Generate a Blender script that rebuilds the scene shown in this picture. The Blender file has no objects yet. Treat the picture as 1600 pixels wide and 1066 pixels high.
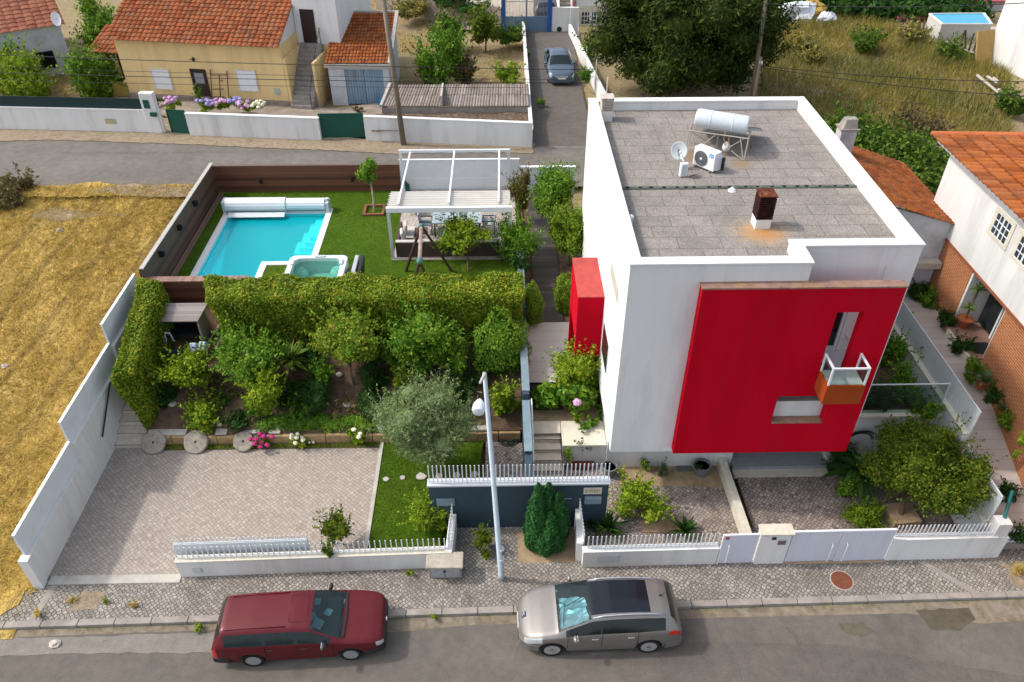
import bpy, math, random
import numpy as np
from mathutils import Vector, Matrix

# ---------------- camera ----------------
SC = bpy.context.scene
F, CX, CY, CAMH = 1232.0, 800.0, 533.0, 20.0
TH, PS = math.radians(38.2), math.radians(1.06)
cam = bpy.data.cameras.new('Camera'); cam.sensor_width = 36.0; cam.lens = F / 1600 * 36.0
cam.clip_start = 0.1; cam.clip_end = 3000
camo = bpy.data.objects.new('Camera', cam); SC.collection.objects.link(camo)
camo.location = (0, 0, CAMH); camo.rotation_euler = (math.pi / 2 - TH, 0, -PS)
SC.camera = camo
# ---------------- sky, sun, exposure ----------------
SUN_EL, SUN_DIR = math.radians(47), Vector((-1.0, 0.13, 0)).normalized()
w = bpy.data.worlds.new('World'); SC.world = w; w.use_nodes = True
nt = w.node_tree; bg = nt.nodes['Background']
sky = nt.nodes.new('ShaderNodeTexSky'); sky.sky_type = 'NISHITA'; sky.sun_disc = False
sky.sun_elevation = SUN_EL; sky.sun_rotation = math.atan2(SUN_DIR.x, SUN_DIR.y)
sky.air_density = 1.0; sky.dust_density = 3.0; sky.ozone_density = 0.6
hs = nt.nodes.new('ShaderNodeHueSaturation'); hs.inputs['Saturation'].default_value = 0.55   # thin high cloud greys the blue
nt.links.new(sky.outputs[0], hs.inputs['Color']); nt.links.new(hs.outputs[0], bg.inputs[0]); bg.inputs[1].default_value = 0.15
sl = bpy.data.lights.new('Sun', 'SUN'); sl.energy = 1.35; sl.angle = math.radians(3.0); sl.color = (1, 0.95, 0.87)
so = bpy.data.objects.new('Sun', sl); SC.collection.objects.link(so)
sv = Vector((SUN_DIR.x * math.cos(SUN_EL), SUN_DIR.y * math.cos(SUN_EL), math.sin(SUN_EL)))
so.rotation_euler = sv.to_track_quat('Z', 'Y').to_euler(); so.location = sv * 80
SC.view_settings.view_transform = 'Standard'; SC.view_settings.look = 'None'
SC.view_settings.exposure = 0.88; SC.view_settings.gamma = 1.0
SC.cycles.max_bounces = 6; SC.cycles.diffuse_bounces = 3; SC.cycles.transparent_max_bounces = 12

# ---------------- photo pixel (1600x1066) -> world ----------------
def ray(px, py):
    a = (px - CX) / F; v = (py - CY) / F
    Y = math.cos(TH) - v * math.sin(TH); Z = -(math.sin(TH) + v * math.cos(TH))
    c, s = math.cos(PS), math.sin(PS)
    return (a * c + Y * s, -a * s + Y * c, Z)
def G(px, py, z=0.0):
    r = ray(px, py); t = (z - CAMH) / r[2]; return Vector((r[0] * t, r[1] * t, z))
def YP(px, py, Y):
    r = ray(px, py); t = Y / r[1]; return Vector((r[0] * t, Y, CAMH + r[2] * t))
def XP(px, py, X):
    r = ray(px, py); t = X / r[0]; return Vector((X, r[1] * t, CAMH + r[2] * t))

# ---------------- materials ----------------
def nmat(name):
    m = bpy.data.materials.new(name); m.use_nodes = True
    t = m.node_tree; b = t.nodes['Principled BSDF']
    return m, t, b
def N(t, typ, **kw):
    n = t.nodes.new(typ)
    for k, v in kw.items(): setattr(n, k, v)
    return n
def noise(t, scale, detail=5, rough=0.6, vec=None, dist=0.0):
    n = N(t, 'ShaderNodeTexNoise'); n.inputs['Scale'].default_value = scale
    n.inputs['Detail'].default_value = detail; n.inputs['Roughness'].default_value = rough
    n.inputs['Distortion'].default_value = dist
    if vec: t.links.new(vec, n.inputs['Vector'])
    return n
def ramp(t, fac, stops):
    r = N(t, 'ShaderNodeValToRGB'); e = r.color_ramp.elements
    while len(e) < len(stops): e.new(0.5)
    for i, (p, c) in enumerate(stops):
        e[i].position = p; e[i].color = (c[0], c[1], c[2], 1)
    t.links.new(fac, r.inputs[0]); return r
def mixc(t, fac, a, b, mode='MIX'):
    m = N(t, 'ShaderNodeMix', data_type='RGBA', blend_type=mode)
    for i, x in ((0, fac), (6, a), (7, b)):
        if isinstance(x, (int, float)): m.inputs[i].default_value = x
        elif isinstance(x, (tuple, list)): m.inputs[i].default_value = (x[0], x[1], x[2], 1)
        else: t.links.new(x, m.inputs[i])
    return m.outputs[2]
def coords(t, scale=(1, 1, 1), rot=(0, 0, 0), out='Object'):
    c = N(t, 'ShaderNodeTexCoord'); m = N(t, 'ShaderNodeMapping')
    m.inputs['Scale'].default_value = scale; m.inputs['Rotation'].default_value = rot
    t.links.new(c.outputs[out], m.inputs[0]); return m.outputs[0]
def bump(t, b, h, strength=0.3, dist=0.01):
    n = N(t, 'ShaderNodeBump'); n.inputs['Strength'].default_value = strength
    n.inputs['Distance'].default_value = dist
    t.links.new(h, n.inputs['Height']); t.links.new(n.outputs[0], b.inputs['Normal'])
def mmul(t, a, k, op='MULTIPLY'):
    n = N(t, 'ShaderNodeMath', operation=op)
    for i, x in ((0, a), (1, k)):
        if isinstance(x, (int, float)): n.inputs[i].default_value = x
        else: t.links.new(x, n.inputs[i])
    return n.outputs[0]
def S(m, c, rough=0.7, metal=0.0, spec=0.5):
    b = m.node_tree.nodes['Principled BSDF']
    b.inputs['Base Color'].default_value = (c[0], c[1], c[2], 1); b.inputs['Roughness'].default_value = rough
    b.inputs['Metallic'].default_value = metal; b.inputs['Specular IOR Level'].default_value = spec
def plain(name, c, rough=0.6, metal=0.0, var=0.12, scale=6, bmp=0.0, streak=False, dirt=None, spec=0.4, dscale=1.3):
    """base colour with mottling, optional vertical streaks / dirt colour and bump"""
    m, t, b = nmat(name); S(m, c, rough, metal, .12 if rough >= .75 and spec == .4 else spec)
    v = coords(t, (1, 1, 0.16) if streak else (1, 1, 1))
    n = noise(t, scale, 6, 0.65, v)
    lo = tuple(x * (1 - var) for x in c); hi = tuple(min(1, x * (1 + var)) for x in c)
    col = ramp(t, n.outputs[0], [(0.3, lo), (0.7, hi)]).outputs[0]
    if dirt:
        n2 = noise(t, dscale, 7, 0.7, v)
        f = ramp(t, n2.outputs[0], [(0.5, (0, 0, 0)), (0.78, (1, 1, 1))])
        col = mixc(t, mmul(t, f.outputs[0], dirt[3] if len(dirt) > 3 else 0.6), col, dirt[:3])
    t.links.new(col, b.inputs['Base Color'])
    if bmp: bump(t, b, noise(t, scale * 8, 4, 0.7, coords(t)).outputs[0], bmp, 0.01)
    return m
def foliage(name, stops, rough=0.55, trans=0.25, clump=1.2):
    stops = [(x[0] * 1.15, x[1] * 1.18, x[2] * .9) for x in stops]
    m, t, b = nmat(name); S(m, stops[0], rough, 0, 0.12)
    geo = N(t, 'ShaderNodeNewGeometry')
    n = noise(t, clump, 3, 0.5, coords(t))
    f = mmul(t, mmul(t, geo.outputs['Random Per Island'], 0.62), mmul(t, n.outputs[0], 0.5), 'ADD')
    k = len(stops)
    r = ramp(t, f, [(0.12 + 0.75 * i / (k - 1), s) for i, s in enumerate(stops)])
    t.links.new(r.outputs[0], b.inputs['Base Color'])
    tr = N(t, 'ShaderNodeBsdfTranslucent'); mx = N(t, 'ShaderNodeMixShader'); mx.inputs[0].default_value = trans
    t.links.new(r.outputs[0], tr.inputs[0]); t.links.new(b.outputs[0], mx.inputs[1]); t.links.new(tr.outputs[0], mx.inputs[2])
    t.links.new(mx.outputs[0], t.nodes['Material Output'].inputs[0])
    return m
def cobble(name, stops, joint, scale=9.0, rot=45, dirt=(0.10, 0.085, 0.07), damt=0.55, rnd=0.42, dsc=0.45, jw=0.07):
    m, t, b = nmat(name); S(m, stops[0], 0.85, 0, .12)
    v0 = coords(t, (1, 1, 1), (0, 0, math.radians(rot)))
    nz = noise(t, 0.5, 2, 0.5, coords(t)); vv = N(t, 'ShaderNodeVectorMath', operation='MULTIPLY_ADD')
    t.links.new(nz.outputs['Color'], vv.inputs[0]); vv.inputs[1].default_value = (0.5, 0.5, 0); t.links.new(v0, vv.inputs[2])
    vo = N(t, 'ShaderNodeTexVoronoi', feature='DISTANCE_TO_EDGE', voronoi_dimensions='2D')
    vc = N(t, 'ShaderNodeTexVoronoi', feature='F1', voronoi_dimensions='2D')
    for x in (vo, vc):
        x.inputs['Scale'].default_value = scale; x.inputs['Randomness'].default_value = rnd
        t.links.new(vv.outputs[0], x.inputs['Vector'])
    sx = N(t, 'ShaderNodeSeparateColor'); t.links.new(vc.outputs['Color'], sx.inputs[0])
    k = len(stops)
    st = ramp(t, sx.outputs[0], [(i / (k - 1), s) for i, s in enumerate(stops)]).outputs[0]
    d1 = noise(t, dsc, 8, 0.72, coords(t)); d2 = noise(t, 40, 3, 0.6, coords(t))
    df = ramp(t, d1.outputs[0], [(0.42, (0, 0, 0)), (0.72, (1, 1, 1))]).outputs[0]
    st = mixc(t, mmul(t, df, damt), st, dirt)
    st = mixc(t, 0.35, st, ramp(t, d2.outputs[0], [(0.3, (0.3, 0.3, 0.3)), (0.7, (1, 1, 1))]).outputs[0], 'MULTIPLY')
    jf = ramp(t, vo.outputs['Distance'], [(jw * 0.35, (0, 0, 0)), (jw, (1, 1, 1))])
    t.links.new(mixc(t, jf.outputs[0], joint, st), b.inputs['Base Color'])
    bump(t, b, jf.outputs[0], 0.5, 0.012)
    return m
def asphalt(name, c, patch, c2=None):
    m, t, b = nmat(name); S(m, c, 0.95, 0, .12)
    v = coords(t); big = noise(t, 0.22, 6, 0.65, v, 0.6); fine = noise(t, 38, 3, 0.8, v); mid = noise(t, 3.0, 6, 0.7, v)
    col = ramp(t, big.outputs[0], [(0.32, tuple(x * 0.84 for x in c)), (0.5, c), (0.68, patch)]).outputs[0]
    col = mixc(t, 0.5, col, ramp(t, fine.outputs[0], [(0.35, (0.45,) * 3), (0.65, (1.25,) * 3)]).outputs[0], 'MULTIPLY')
    col = mixc(t, 0.5, col, ramp(t, mid.outputs[0], [(0.35, (0.72,) * 3), (0.65, (1.15,) * 3)]).outputs[0], 'MULTIPLY')
    # sealed cracks
    cr = N(t, 'ShaderNodeTexVoronoi', feature='DISTANCE_TO_EDGE', voronoi_dimensions='2D'); cr.inputs['Scale'].default_value = 0.17
    nz = noise(t, 1.2, 5, 0.6, v); va = N(t, 'ShaderNodeVectorMath', operation='MULTIPLY_ADD')
    t.links.new(nz.outputs['Color'], va.inputs[0]); va.inputs[1].default_value = (0.9, 0.9, 0); t.links.new(v, va.inputs[2])
    t.links.new(va.outputs[0], cr.inputs['Vector'])
    cf = ramp(t, cr.outputs['Distance'], [(0.0, (1, 1, 1)), (0.006, (0, 0, 0))]).outputs[0]
    col = mixc(t, mmul(t, cf, 0.28), col, tuple(x * 0.5 for x in c))
    t.links.new(col, b.inputs['Base Color']); bump(t, b, fine.outputs[0], 0.35, 0.01)
    return m
def roofmat(name, stops, moss=(0.09, 0.07, 0.045), mamt=0.5):
    m, t, b = nmat(name); S(m, stops[0], 0.9, 0, .1)
    uv = N(t, 'ShaderNodeTexCoord').outputs['UV']
    fl = N(t, 'ShaderNodeVectorMath', operation='FLOOR'); t.links.new(uv, fl.inputs[0])
    wn = N(t, 'ShaderNodeTexWhiteNoise', noise_dimensions='2D'); t.links.new(fl.outputs[0], wn.inputs[0])
    k = len(stops)
    col = ramp(t, wn.outputs[0], [(i / (k - 1), s) for i, s in enumerate(stops)]).outputs[0]
    v = coords(t); n = noise(t, 1.1, 7, 0.75, v); n2 = noise(t, 14, 4, 0.7, v)
    f = ramp(t, n.outputs[0], [(0.45, (0, 0, 0)), (0.75, (1, 1, 1))]).outputs[0]
    col = mixc(t, mmul(t, f, mamt), col, moss)
    col = mixc(t, 0.6, col, ramp(t, n2.outputs[0], [(0.3, (0.55,) * 3), (0.7, (1.2,) * 3)]).outputs[0], 'MULTIPLY')
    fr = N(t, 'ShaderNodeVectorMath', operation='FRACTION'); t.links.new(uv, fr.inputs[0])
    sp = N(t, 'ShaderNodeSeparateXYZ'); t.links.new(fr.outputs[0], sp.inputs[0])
    e = ramp(t, sp.outputs[1], [(0.0, (0.55,) * 3), (0.14, (1,) * 3)]).outputs[0]     # darker along the lower edge of each tile
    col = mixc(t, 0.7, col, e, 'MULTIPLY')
    t.links.new(col, b.inputs['Base Color']); return m
def brickmat(name, c1, c2, mortar, bw=0.22, bh=0.075, axis='X'):
    m, t, b = nmat(name); S(m, c1, 0.8)
    tc = N(t, 'ShaderNodeTexCoord'); sp = N(t, 'ShaderNodeSeparateXYZ'); t.links.new(tc.outputs['Object'], sp.inputs[0])
    cb = N(t, 'ShaderNodeCombineXYZ'); t.links.new(sp.outputs['Y' if axis == 'X' else 'X'], cb.inputs[0]); t.links.new(sp.outputs['Z'], cb.inputs[1])
    br = N(t, 'ShaderNodeTexBrick'); t.links.new(cb.outputs[0], br.inputs['Vector'])
    for k, x in (('Scale', 1.0), ('Brick Width', bw), ('Row Height', bh), ('Mortar Size', 0.008), ('Bias', 0.0)): br.inputs[k].default_value = x
    br.inputs['Color1'].default_value = (*c1, 1); br.inputs['Color2'].default_value = (*c2, 1); br.inputs['Mortar'].default_value = (*mortar, 1)
    n = noise(t, 2.0, 6, 0.7, coords(t))
    col = mixc(t, 0.4, br.outputs[0], ramp(t, n.outputs[0], [(0.3, (0.6,) * 3), (0.7, (1.15,) * 3)]).outputs[0], 'MULTIPLY')
    t.links.new(col, b.inputs['Base Color']); return m
def planks(name, c1, c2, gap, width=0.14, axis='Z', rough=0.6, grain=18):
    m, t, b = nmat(name); S(m, c1, rough)
    tc = N(t, 'ShaderNodeTexCoord'); sp = N(t, 'ShaderNodeSeparateXYZ'); t.links.new(tc.outputs['Object'], sp.inputs[0])
    q = mmul(t, sp.outputs[axis], 1 / width); fl = mmul(t, q, 0, 'FLOOR'); fr = mmul(t, q, 0, 'FRACT')
    wn = N(t, 'ShaderNodeTexWhiteNoise', noise_dimensions='1D'); t.links.new(fl, wn.inputs['W'])
    sc = {'Z': (1.2, 1.2, grain), 'Y': (1.2, grain, 1.2), 'X': (grain, 1.2, 1.2)}[axis]
    n = noise(t, 1.0, 6, 0.7, coords(t, sc))
    f = mmul(t, mmul(t, wn.outputs[0], 0.5), mmul(t, n.outputs[0], 0.6), 'ADD')
    col = ramp(t, f, [(0.25, c1), (0.75, c2)]).outputs[0]
    g = ramp(t, fr, [(0.0, (0, 0, 0)), (0.09, (1, 1, 1))]).outputs[0]
    t.links.new(mixc(t, g, gap, col), b.inputs['Base Color']); return m
def glassmat(name, tint, dark=0.5, rough=0.03):
    m, t, b = nmat(name); out = t.nodes['Material Output']
    tr = N(t, 'ShaderNodeBsdfTransparent'); tr.inputs[0].default_value = (*tint, 1)
    S(m, tuple(x * 0.1 for x in tint), rough, 0, 0.6)
    mx = N(t, 'ShaderNodeMixShader'); mx.inputs[0].default_value = dark
    t.links.new(tr.outputs[0], mx.inputs[1]); t.links.new(b.outputs[0], mx.inputs[2]); t.links.new(mx.outputs[0], out.inputs[0])
    return m

# ---------------- mesh helpers ----------------
LOC = {}
def link(o): SC.collection.objects.link(o); return o
class M:
    def __init__(s): s.v = []; s.f = []
    def add(s, vs, fs):
        k = len(s.v); s.v += [tuple(p) for p in vs]; s.f += [tuple(i + k for i in f) for f in fs]; return s
    def box(s, x0, x1, y0, y1, z0, z1):
        if x0 > x1: x0, x1 = x1, x0
        if y0 > y1: y0, y1 = y1, y0
        if z0 > z1: z0, z1 = z1, z0
        return s.hexa([(x0, y0, z0), (x1, y0, z0), (x1, y1, z0), (x0, y1, z0), (x0, y0, z1), (x1, y0, z1), (x1, y1, z1), (x0, y1, z1)])
    def hexa(s, p): return s.add(p, [(0, 3, 2, 1), (4, 5, 6, 7), (0, 1, 5, 4), (1, 2, 6, 5), (2, 3, 7, 6), (3, 0, 4, 7)])
    def obox(s, c, sz, rz=0.0, rx=0.0, ry=0.0):
        R = Matrix.Rotation(rz, 3, 'Z') @ Matrix.Rotation(ry, 3, 'Y') @ Matrix.Rotation(rx, 3, 'X')
        a, b, d = sz[0] / 2, sz[1] / 2, sz[2] / 2; c = Vector(c)
        P = [(-a, -b, -d), (a, -b, -d), (a, b, -d), (-a, b, -d), (-a, -b, d), (a, -b, d), (a, b, d), (-a, b, d)]
        return s.hexa([c + R @ Vector(p) for p in P])
    def prism(s, poly, z0, z1):
        n = len(poly)
        A = sum(poly[i][0] * poly[(i + 1) % n][1] - poly[(i + 1) % n][0] * poly[i][1] for i in range(n))
        if A < 0: poly = poly[::-1]
        vs = [(p[0], p[1], z0) for p in poly] + [(p[0], p[1], z1) for p in poly]
        return s.add(vs, [tuple(range(n - 1, -1, -1)), tuple(range(n, 2 * n))] + [(i, (i + 1) % n, n + (i + 1) % n, n + i) for i in range(n)])
    def extr(s, pts, vec):
        n = len(pts); V = Vector(vec); pts = [Vector(p) for p in pts]
        nr = Vector((0, 0, 0))
        for i in range(n): nr += pts[i].cross(pts[(i + 1) % n])
        if nr.dot(V) < 0: pts = pts[::-1]
        vs = pts + [p + V for p in pts]
        return s.add(vs, [tuple(range(n - 1, -1, -1)), tuple(range(n, 2 * n))] + [(i, (i + 1) % n, n + (i + 1) % n, n + i) for i in range(n)])
    def wall(s, a, b, th, z0, z1, z0b=None, z1b=None):
        """vertical wall from a to b (plan), thickness th to the left of a->b"""
        a = Vector((a[0], a[1], 0)); b = Vector((b[0], b[1], 0)); d = (b - a).normalized(); n = Vector((-d.y, d.x, 0)) * th
        z0b = z0 if z0b is None else z0b; z1b = z1 if z1b is None else z1b
        P = [(a, z0), (b, z0b), (b + n, z0b), (a + n, z0), (a, z1), (b, z1b), (b + n, z1b), (a + n, z1)]
        vs = [(p.x, p.y, z) for p, z in P]
        if th < 0: vs = [vs[i] for i in (3, 2, 1, 0, 7, 6, 5, 4)]
        return s.hexa(vs)
    def tube(s, p0, p1, r0, r1=None, n=8):
        return s.path([p0, p1], [r0, r0 if r1 is None else r1], n)
    def path(s, pts, r, n=8, closed=False):
        pts = [Vector(p) for p in pts]; k = len(pts)
        if not isinstance(r, (list, tuple)): r = [r] * k
        vs = []; up = None
        for i in range(k):
            if closed: d = (pts[(i + 1) % k] - pts[i - 1]).normalized()
            else: d = (pts[min(i + 1, k - 1)] - pts[max(i - 1, 0)]).normalized()
            if up is None: up = Vector((0, 0, 1)) if abs(d.z) < 0.9 else Vector((1, 0, 0))
            a = d.cross(up).normalized(); bb = a.cross(d).normalized(); up = bb
            for j in range(n):
                t = 2 * math.pi * j / n; vs.append(pts[i] + (a * math.cos(t) + bb * math.sin(t)) * r[i])
        fs = []
        for i in range(k if closed else k - 1):
            i2 = (i + 1) % k
            for j in range(n): fs.append((i * n + j, i2 * n + j, i2 * n + (j + 1) % n, i * n + (j + 1) % n))
        if not closed: fs += [tuple(range(n)), tuple(range((k - 1) * n + n - 1, (k - 1) * n - 1, -1))]
        return s.add(vs, fs)
    def lathe(s, c, prof, n=16, axis='Z', a0=0.0):
        vs = []; 
        for r, z in prof:
            for j in range(n):
                t = 2 * math.pi * j / n + a0; p = (r * math.cos(t), r * math.sin(t), z)
                if axis == 'X': p = (p[2], p[0], p[1])
                elif axis == 'Y': p = (p[1], p[2], p[0])
                vs.append((c[0] + p[0], c[1] + p[1], c[2] + p[2]))
        k = len(prof); fs = [(i * n + j, i * n + (j + 1) % n, (i + 1) * n + (j + 1) % n, (i + 1) * n + j) for i in range(k - 1) for j in range(n)]
        fs += [tuple(range(n - 1, -1, -1)), tuple(range((k - 1) * n, k * n))]
        return s.add(vs, fs)
    def ell(s, c, r, n=10, m=7, jit=0.0, rnd=None):
        prof = []; vs = []
        for i in range(1, m):
            ph = math.pi * i / m
            for j in range(n):
                t = 2 * math.pi * j / n; q = 1 + (rnd.uniform(-jit, jit) if rnd else 0)
                vs.append((c[0] + r[0] * q * math.sin(ph) * math.cos(t), c[1] + r[1] * q * math.sin(ph) * math.sin(t), c[2] - r[2] * q * math.cos(ph)))
        b = len(vs); vs += [(c[0], c[1], c[2] - r[2]), (c[0], c[1], c[2] + r[2])]
        fs = [(i * n + j, i * n + (j + 1) % n, (i + 1) * n + (j + 1) % n, (i + 1) * n + j) for i in range(m - 2) for j in range(n)]
        fs += [(b, (j + 1) % n, j) for j in range(n)] + [(b + 1, (m - 2) * n + j, (m - 2) * n + (j + 1) % n) for j in range(n)]
        return s.add(vs, fs)
    def sheet(s, poly, z, down=None): 
        return s.add([(p[0], p[1], z) for p in poly], [tuple(range(len(poly)))])
    def quad(s, *p): return s.add(p, [tuple(range(len(p)))])
    def build(s, name, mat, parent=None, smooth=False, bev=0.0):
        me = bpy.data.meshes.new(name); L = LOC.get(parent.name, Vector((0, 0, 0))) if parent else Vector((0, 0, 0))
        me.from_pydata([(p[0] - L.x, p[1] - L.y, p[2] - L.z) for p in s.v], [], s.f)
        return finish(me, name, mat, parent, smooth, bev, L)
def finish(me, name, mat, parent=None, smooth=False, bev=0.0, L=None):
    me.materials.append(mat)
    if smooth:
        me.polygons.foreach_set('use_smooth', [True] * len(me.polygons))
        if smooth != 'all': me.set_sharp_from_angle(angle=math.radians(40))
    me.update()
    o = link(bpy.data.objects.new(name, me))
    if parent: o.parent = parent; LOC[o.name] = L
    if bev:
        b = o.modifiers.new('bevel', 'BEVEL'); b.width = bev; b.segments = 2; b.limit_method = 'ANGLE'; b.harden_normals = False
    return o
def thing(name, label, cat, loc=(0, 0, 0), group=None):
    o = link(bpy.data.objects.new(name, None)); o.location = loc; o.empty_display_size = 0.3
    LOC[o.name] = Vector(loc); return tag(o, label, cat, group)
def tag(o, label=None, cat=None, group=None, kind=None):
    if label: o['label'] = label
    if cat: o['category'] = cat
    if group: o['group'] = group
    if kind: o['kind'] = kind
    return o
def struct(o): o['kind'] = 'structure'; return o
def dup(root, loc, rz=None, label=None, scale=None):
    r = root.copy(); link(r); r.location = loc
    if rz is not None: r.rotation_euler = (0, 0, rz)
    if scale is not None: r.scale = (scale,) * 3 if isinstance(scale, (int, float)) else scale
    if label: r['label'] = label
    for ch in list(root.children):
        c = ch.copy(); link(c); c.parent = r
        for g in ch.children:
            d = g.copy(); link(d); d.parent = c
    return r
def npmesh(name, V, nper, mat, parent=None, smooth=False):
    """V: (n, nper, 3) array of separate faces"""
    L = LOC.get(parent.name, Vector((0, 0, 0))) if parent else Vector((0, 0, 0))
    n = V.shape[0]; me = bpy.data.meshes.new(name)
    P = (V.reshape(-1, 3) - np.array(L)).astype(np.float32)
    me.vertices.add(n * nper); me.vertices.foreach_set('co', P.ravel())
    me.loops.add(n * nper); me.loops.foreach_set('vertex_index', np.arange(n * nper, dtype=np.int32))
    me.polygons.add(n); me.polygons.foreach_set('loop_start', np.arange(0, n * nper, nper, dtype=np.int32))
    me.update(calc_edges=True)
    return finish(me, name, mat, parent, smooth, 0, L)

# ---------------- foliage ----------------
def leafquads(P, Nn, L, W, rng, tilt=0.8):
    n = len(P)
    nr = Nn + rng.normal(0, tilt, (n, 3)); nr /= np.linalg.norm(nr, axis=1)[:, None] + 1e-9
    t = rng.normal(0, 1, (n, 3)); t -= nr * (t * nr).sum(1)[:, None]; t /= np.linalg.norm(t, axis=1)[:, None] + 1e-9
    b = np.cross(nr, t); s = rng.uniform(0.65, 1.35, (n, 1)); l = t * L / 2 * s; w_ = b * W / 2 * s
    dn = nr * (L * 0.12)
    return np.stack([P - l, P + w_ + dn * 0, P + l - dn, P - w_], 1)
def lumps(c, R, k, seed, lo=0.34, hi=0.52, zb=0.0):
    r = random.Random(seed); out = []
    for i in range(k):
        a = r.uniform(0, 2 * math.pi); q = math.sqrt(r.uniform(0.05, 1)); z = r.uniform(-0.75, 0.8) + zb
        hq = q * math.sqrt(max(0.05, 1 - min(1, z * z)))
        s = r.uniform(lo, hi)
        out.append((c[0] + R[0] * hq * math.cos(a) * 0.75, c[1] + R[1] * hq * math.sin(a) * 0.75, c[2] + R[2] * z * 0.72, R[0] * s, R[1] * s, R[2] * s))
    return out
def leaves(name, mat, parent, blobs, n, L, W, seed, shell=0.55, tilt=0.8, core=True, up=0.3, sprig=0.0):
    rng = np.random.default_rng(seed); B = np.array(blobs)
    a = B[:, 3] * B[:, 4] + B[:, 4] * B[:, 5] + B[:, 3] * B[:, 5]; a = a / a.sum()
    idx = rng.choice(len(B), n, p=a); d = rng.normal(0, 1, (n, 3)); d /= np.linalg.norm(d, axis=1)[:, None]
    u = rng.uniform(shell, 1.08, (n, 1)) 
    # ragged outline: lobes pushed out by direction noise
    ph = rng.uniform(0, 6.28, (len(B), 3)); lob = 1 + 0.16 * np.sin(d[:, 0] * 5 + ph[idx, 0]) * np.sin(d[:, 1] * 5 + ph[idx, 1]) + 0.08 * np.sin(d[:, 2] * 9 + ph[idx, 2])
    P = B[idx, :3] + d * B[idx, 3:6] * u * lob[:, None]
    nn = d.copy(); nn[:, 2] += up
    V = leafquads(P, nn, L, W, rng, tilt)
    if sprig:      # young shoots standing out of the crown
        k = int(max(6, n * sprig / 12)); bi = rng.choice(len(B), k, p=a); dd = rng.normal(0, 1, (k, 3)); dd[:, 2] = np.abs(dd[:, 2]) * 0.9 + 0.15; dd /= np.linalg.norm(dd, axis=1)[:, None]
        ln = np.minimum(B[bi, 3:6].mean(1), .6) * rng.uniform(.45, 1.1, k) + L
        r0 = B[bi, :3] + dd * B[bi, 3:6] * .92; s = np.tile(np.linspace(.05, 1, 12), (k, 1)); dr = dd + rng.normal(0, .18, (k, 3)) + np.array([0, 0, .25])
        Q = (r0[:, None] + dr[:, None] * (ln[:, None] * s)[:, :, None]).reshape(-1, 3)
        nq = rng.normal(0, 1, Q.shape) + np.repeat(dd, 12, 0) * .3; V = np.concatenate([V, leafquads(Q + rng.normal(0, L * .22, Q.shape), nq, L * .9, W * .9, rng, .4)])
    o = npmesh(name, V, 4, mat, parent)
    if core:
        c = M(); r = random.Random(seed)
        for q in blobs: c.ell(q[:3], (q[3] * 0.62, q[4] * 0.62, q[5] * 0.62), 8, 6, 0.12, r)
        me = bpy.data.meshes.new('x'); Lc = LOC.get(parent.name, Vector((0, 0, 0))) if parent else Vector((0, 0, 0))
        me.from_pydata([(p[0] - Lc.x, p[1] - Lc.y, p[2] - Lc.z) for p in c.v], [], c.f)
        import bmesh
        bm = bmesh.new(); bm.from_mesh(o.data); bm.from_mesh(me); bm.to_mesh(o.data); bm.free(); bpy.data.meshes.remove(me)
    return o
def trunk(mat, parent, base, tops, r, seed=0, n=7, lead=0.45):
    m = M(); rd = random.Random(seed); base = Vector(base)
    mid = base.lerp(Vector(tops[0]), lead) if len(tops) == 1 else base + (sum((Vector(t) for t in tops), Vector()) / len(tops) - base) * lead
    m.path([base - Vector((0, 0, 0.15)), base + Vector((0, 0, 0.05)), base.lerp(mid, 0.5) + Vector((rd.uniform(-.5, .5) * r, rd.uniform(-.5, .5) * r, 0)), mid], [r * 1.4, r * 1.15, r * 0.95, r * 0.8], n)
    for t in tops:
        t = Vector(t); q = mid.lerp(t, 0.5) + Vector((rd.uniform(-1, 1), rd.uniform(-1, 1), rd.uniform(0, 1))) * (t - mid).length * 0.1
        m.path([mid, q, t], [r * 0.7, r * 0.45, r * 0.18], 6)
    return m.build('trunk', mat, parent, 'all')
def tree(name, label, cat, base, c, R, mt, tm, n=3000, L=0.13, W=0.07, k=9, seed=1, r=0.05, group=None, lo=0.3, hi=0.5, shell=0.5, core=True, part='crown', sprig=0.35):
    t = thing(name, label, cat, base, group)
    bl = lumps(c, R, k, seed, lo, hi)
    rd = random.Random(seed); tops = [b[:3] for b in rd.sample(bl, min(5, len(bl)))]
    if tm: trunk(tm, t, base, tops, r, seed)
    leaves(part, mt, t, bl, n, L, W, seed, shell, core=core, sprig=sprig)
    return t
def PT(px, py, z, rpx, rpy=None, depth=1.0):
    """crown centre at height z seen at a photo pixel, with radii given in photo pixels"""
    c = G(px, py, z); d = (c - Vector((0, 0, CAMH))).length; k = d / F * 0.97
    rx = rpx * k; rz = (rpy or rpx) * k * 1.08
    return c, (rx, rx * depth, rz)
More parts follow.
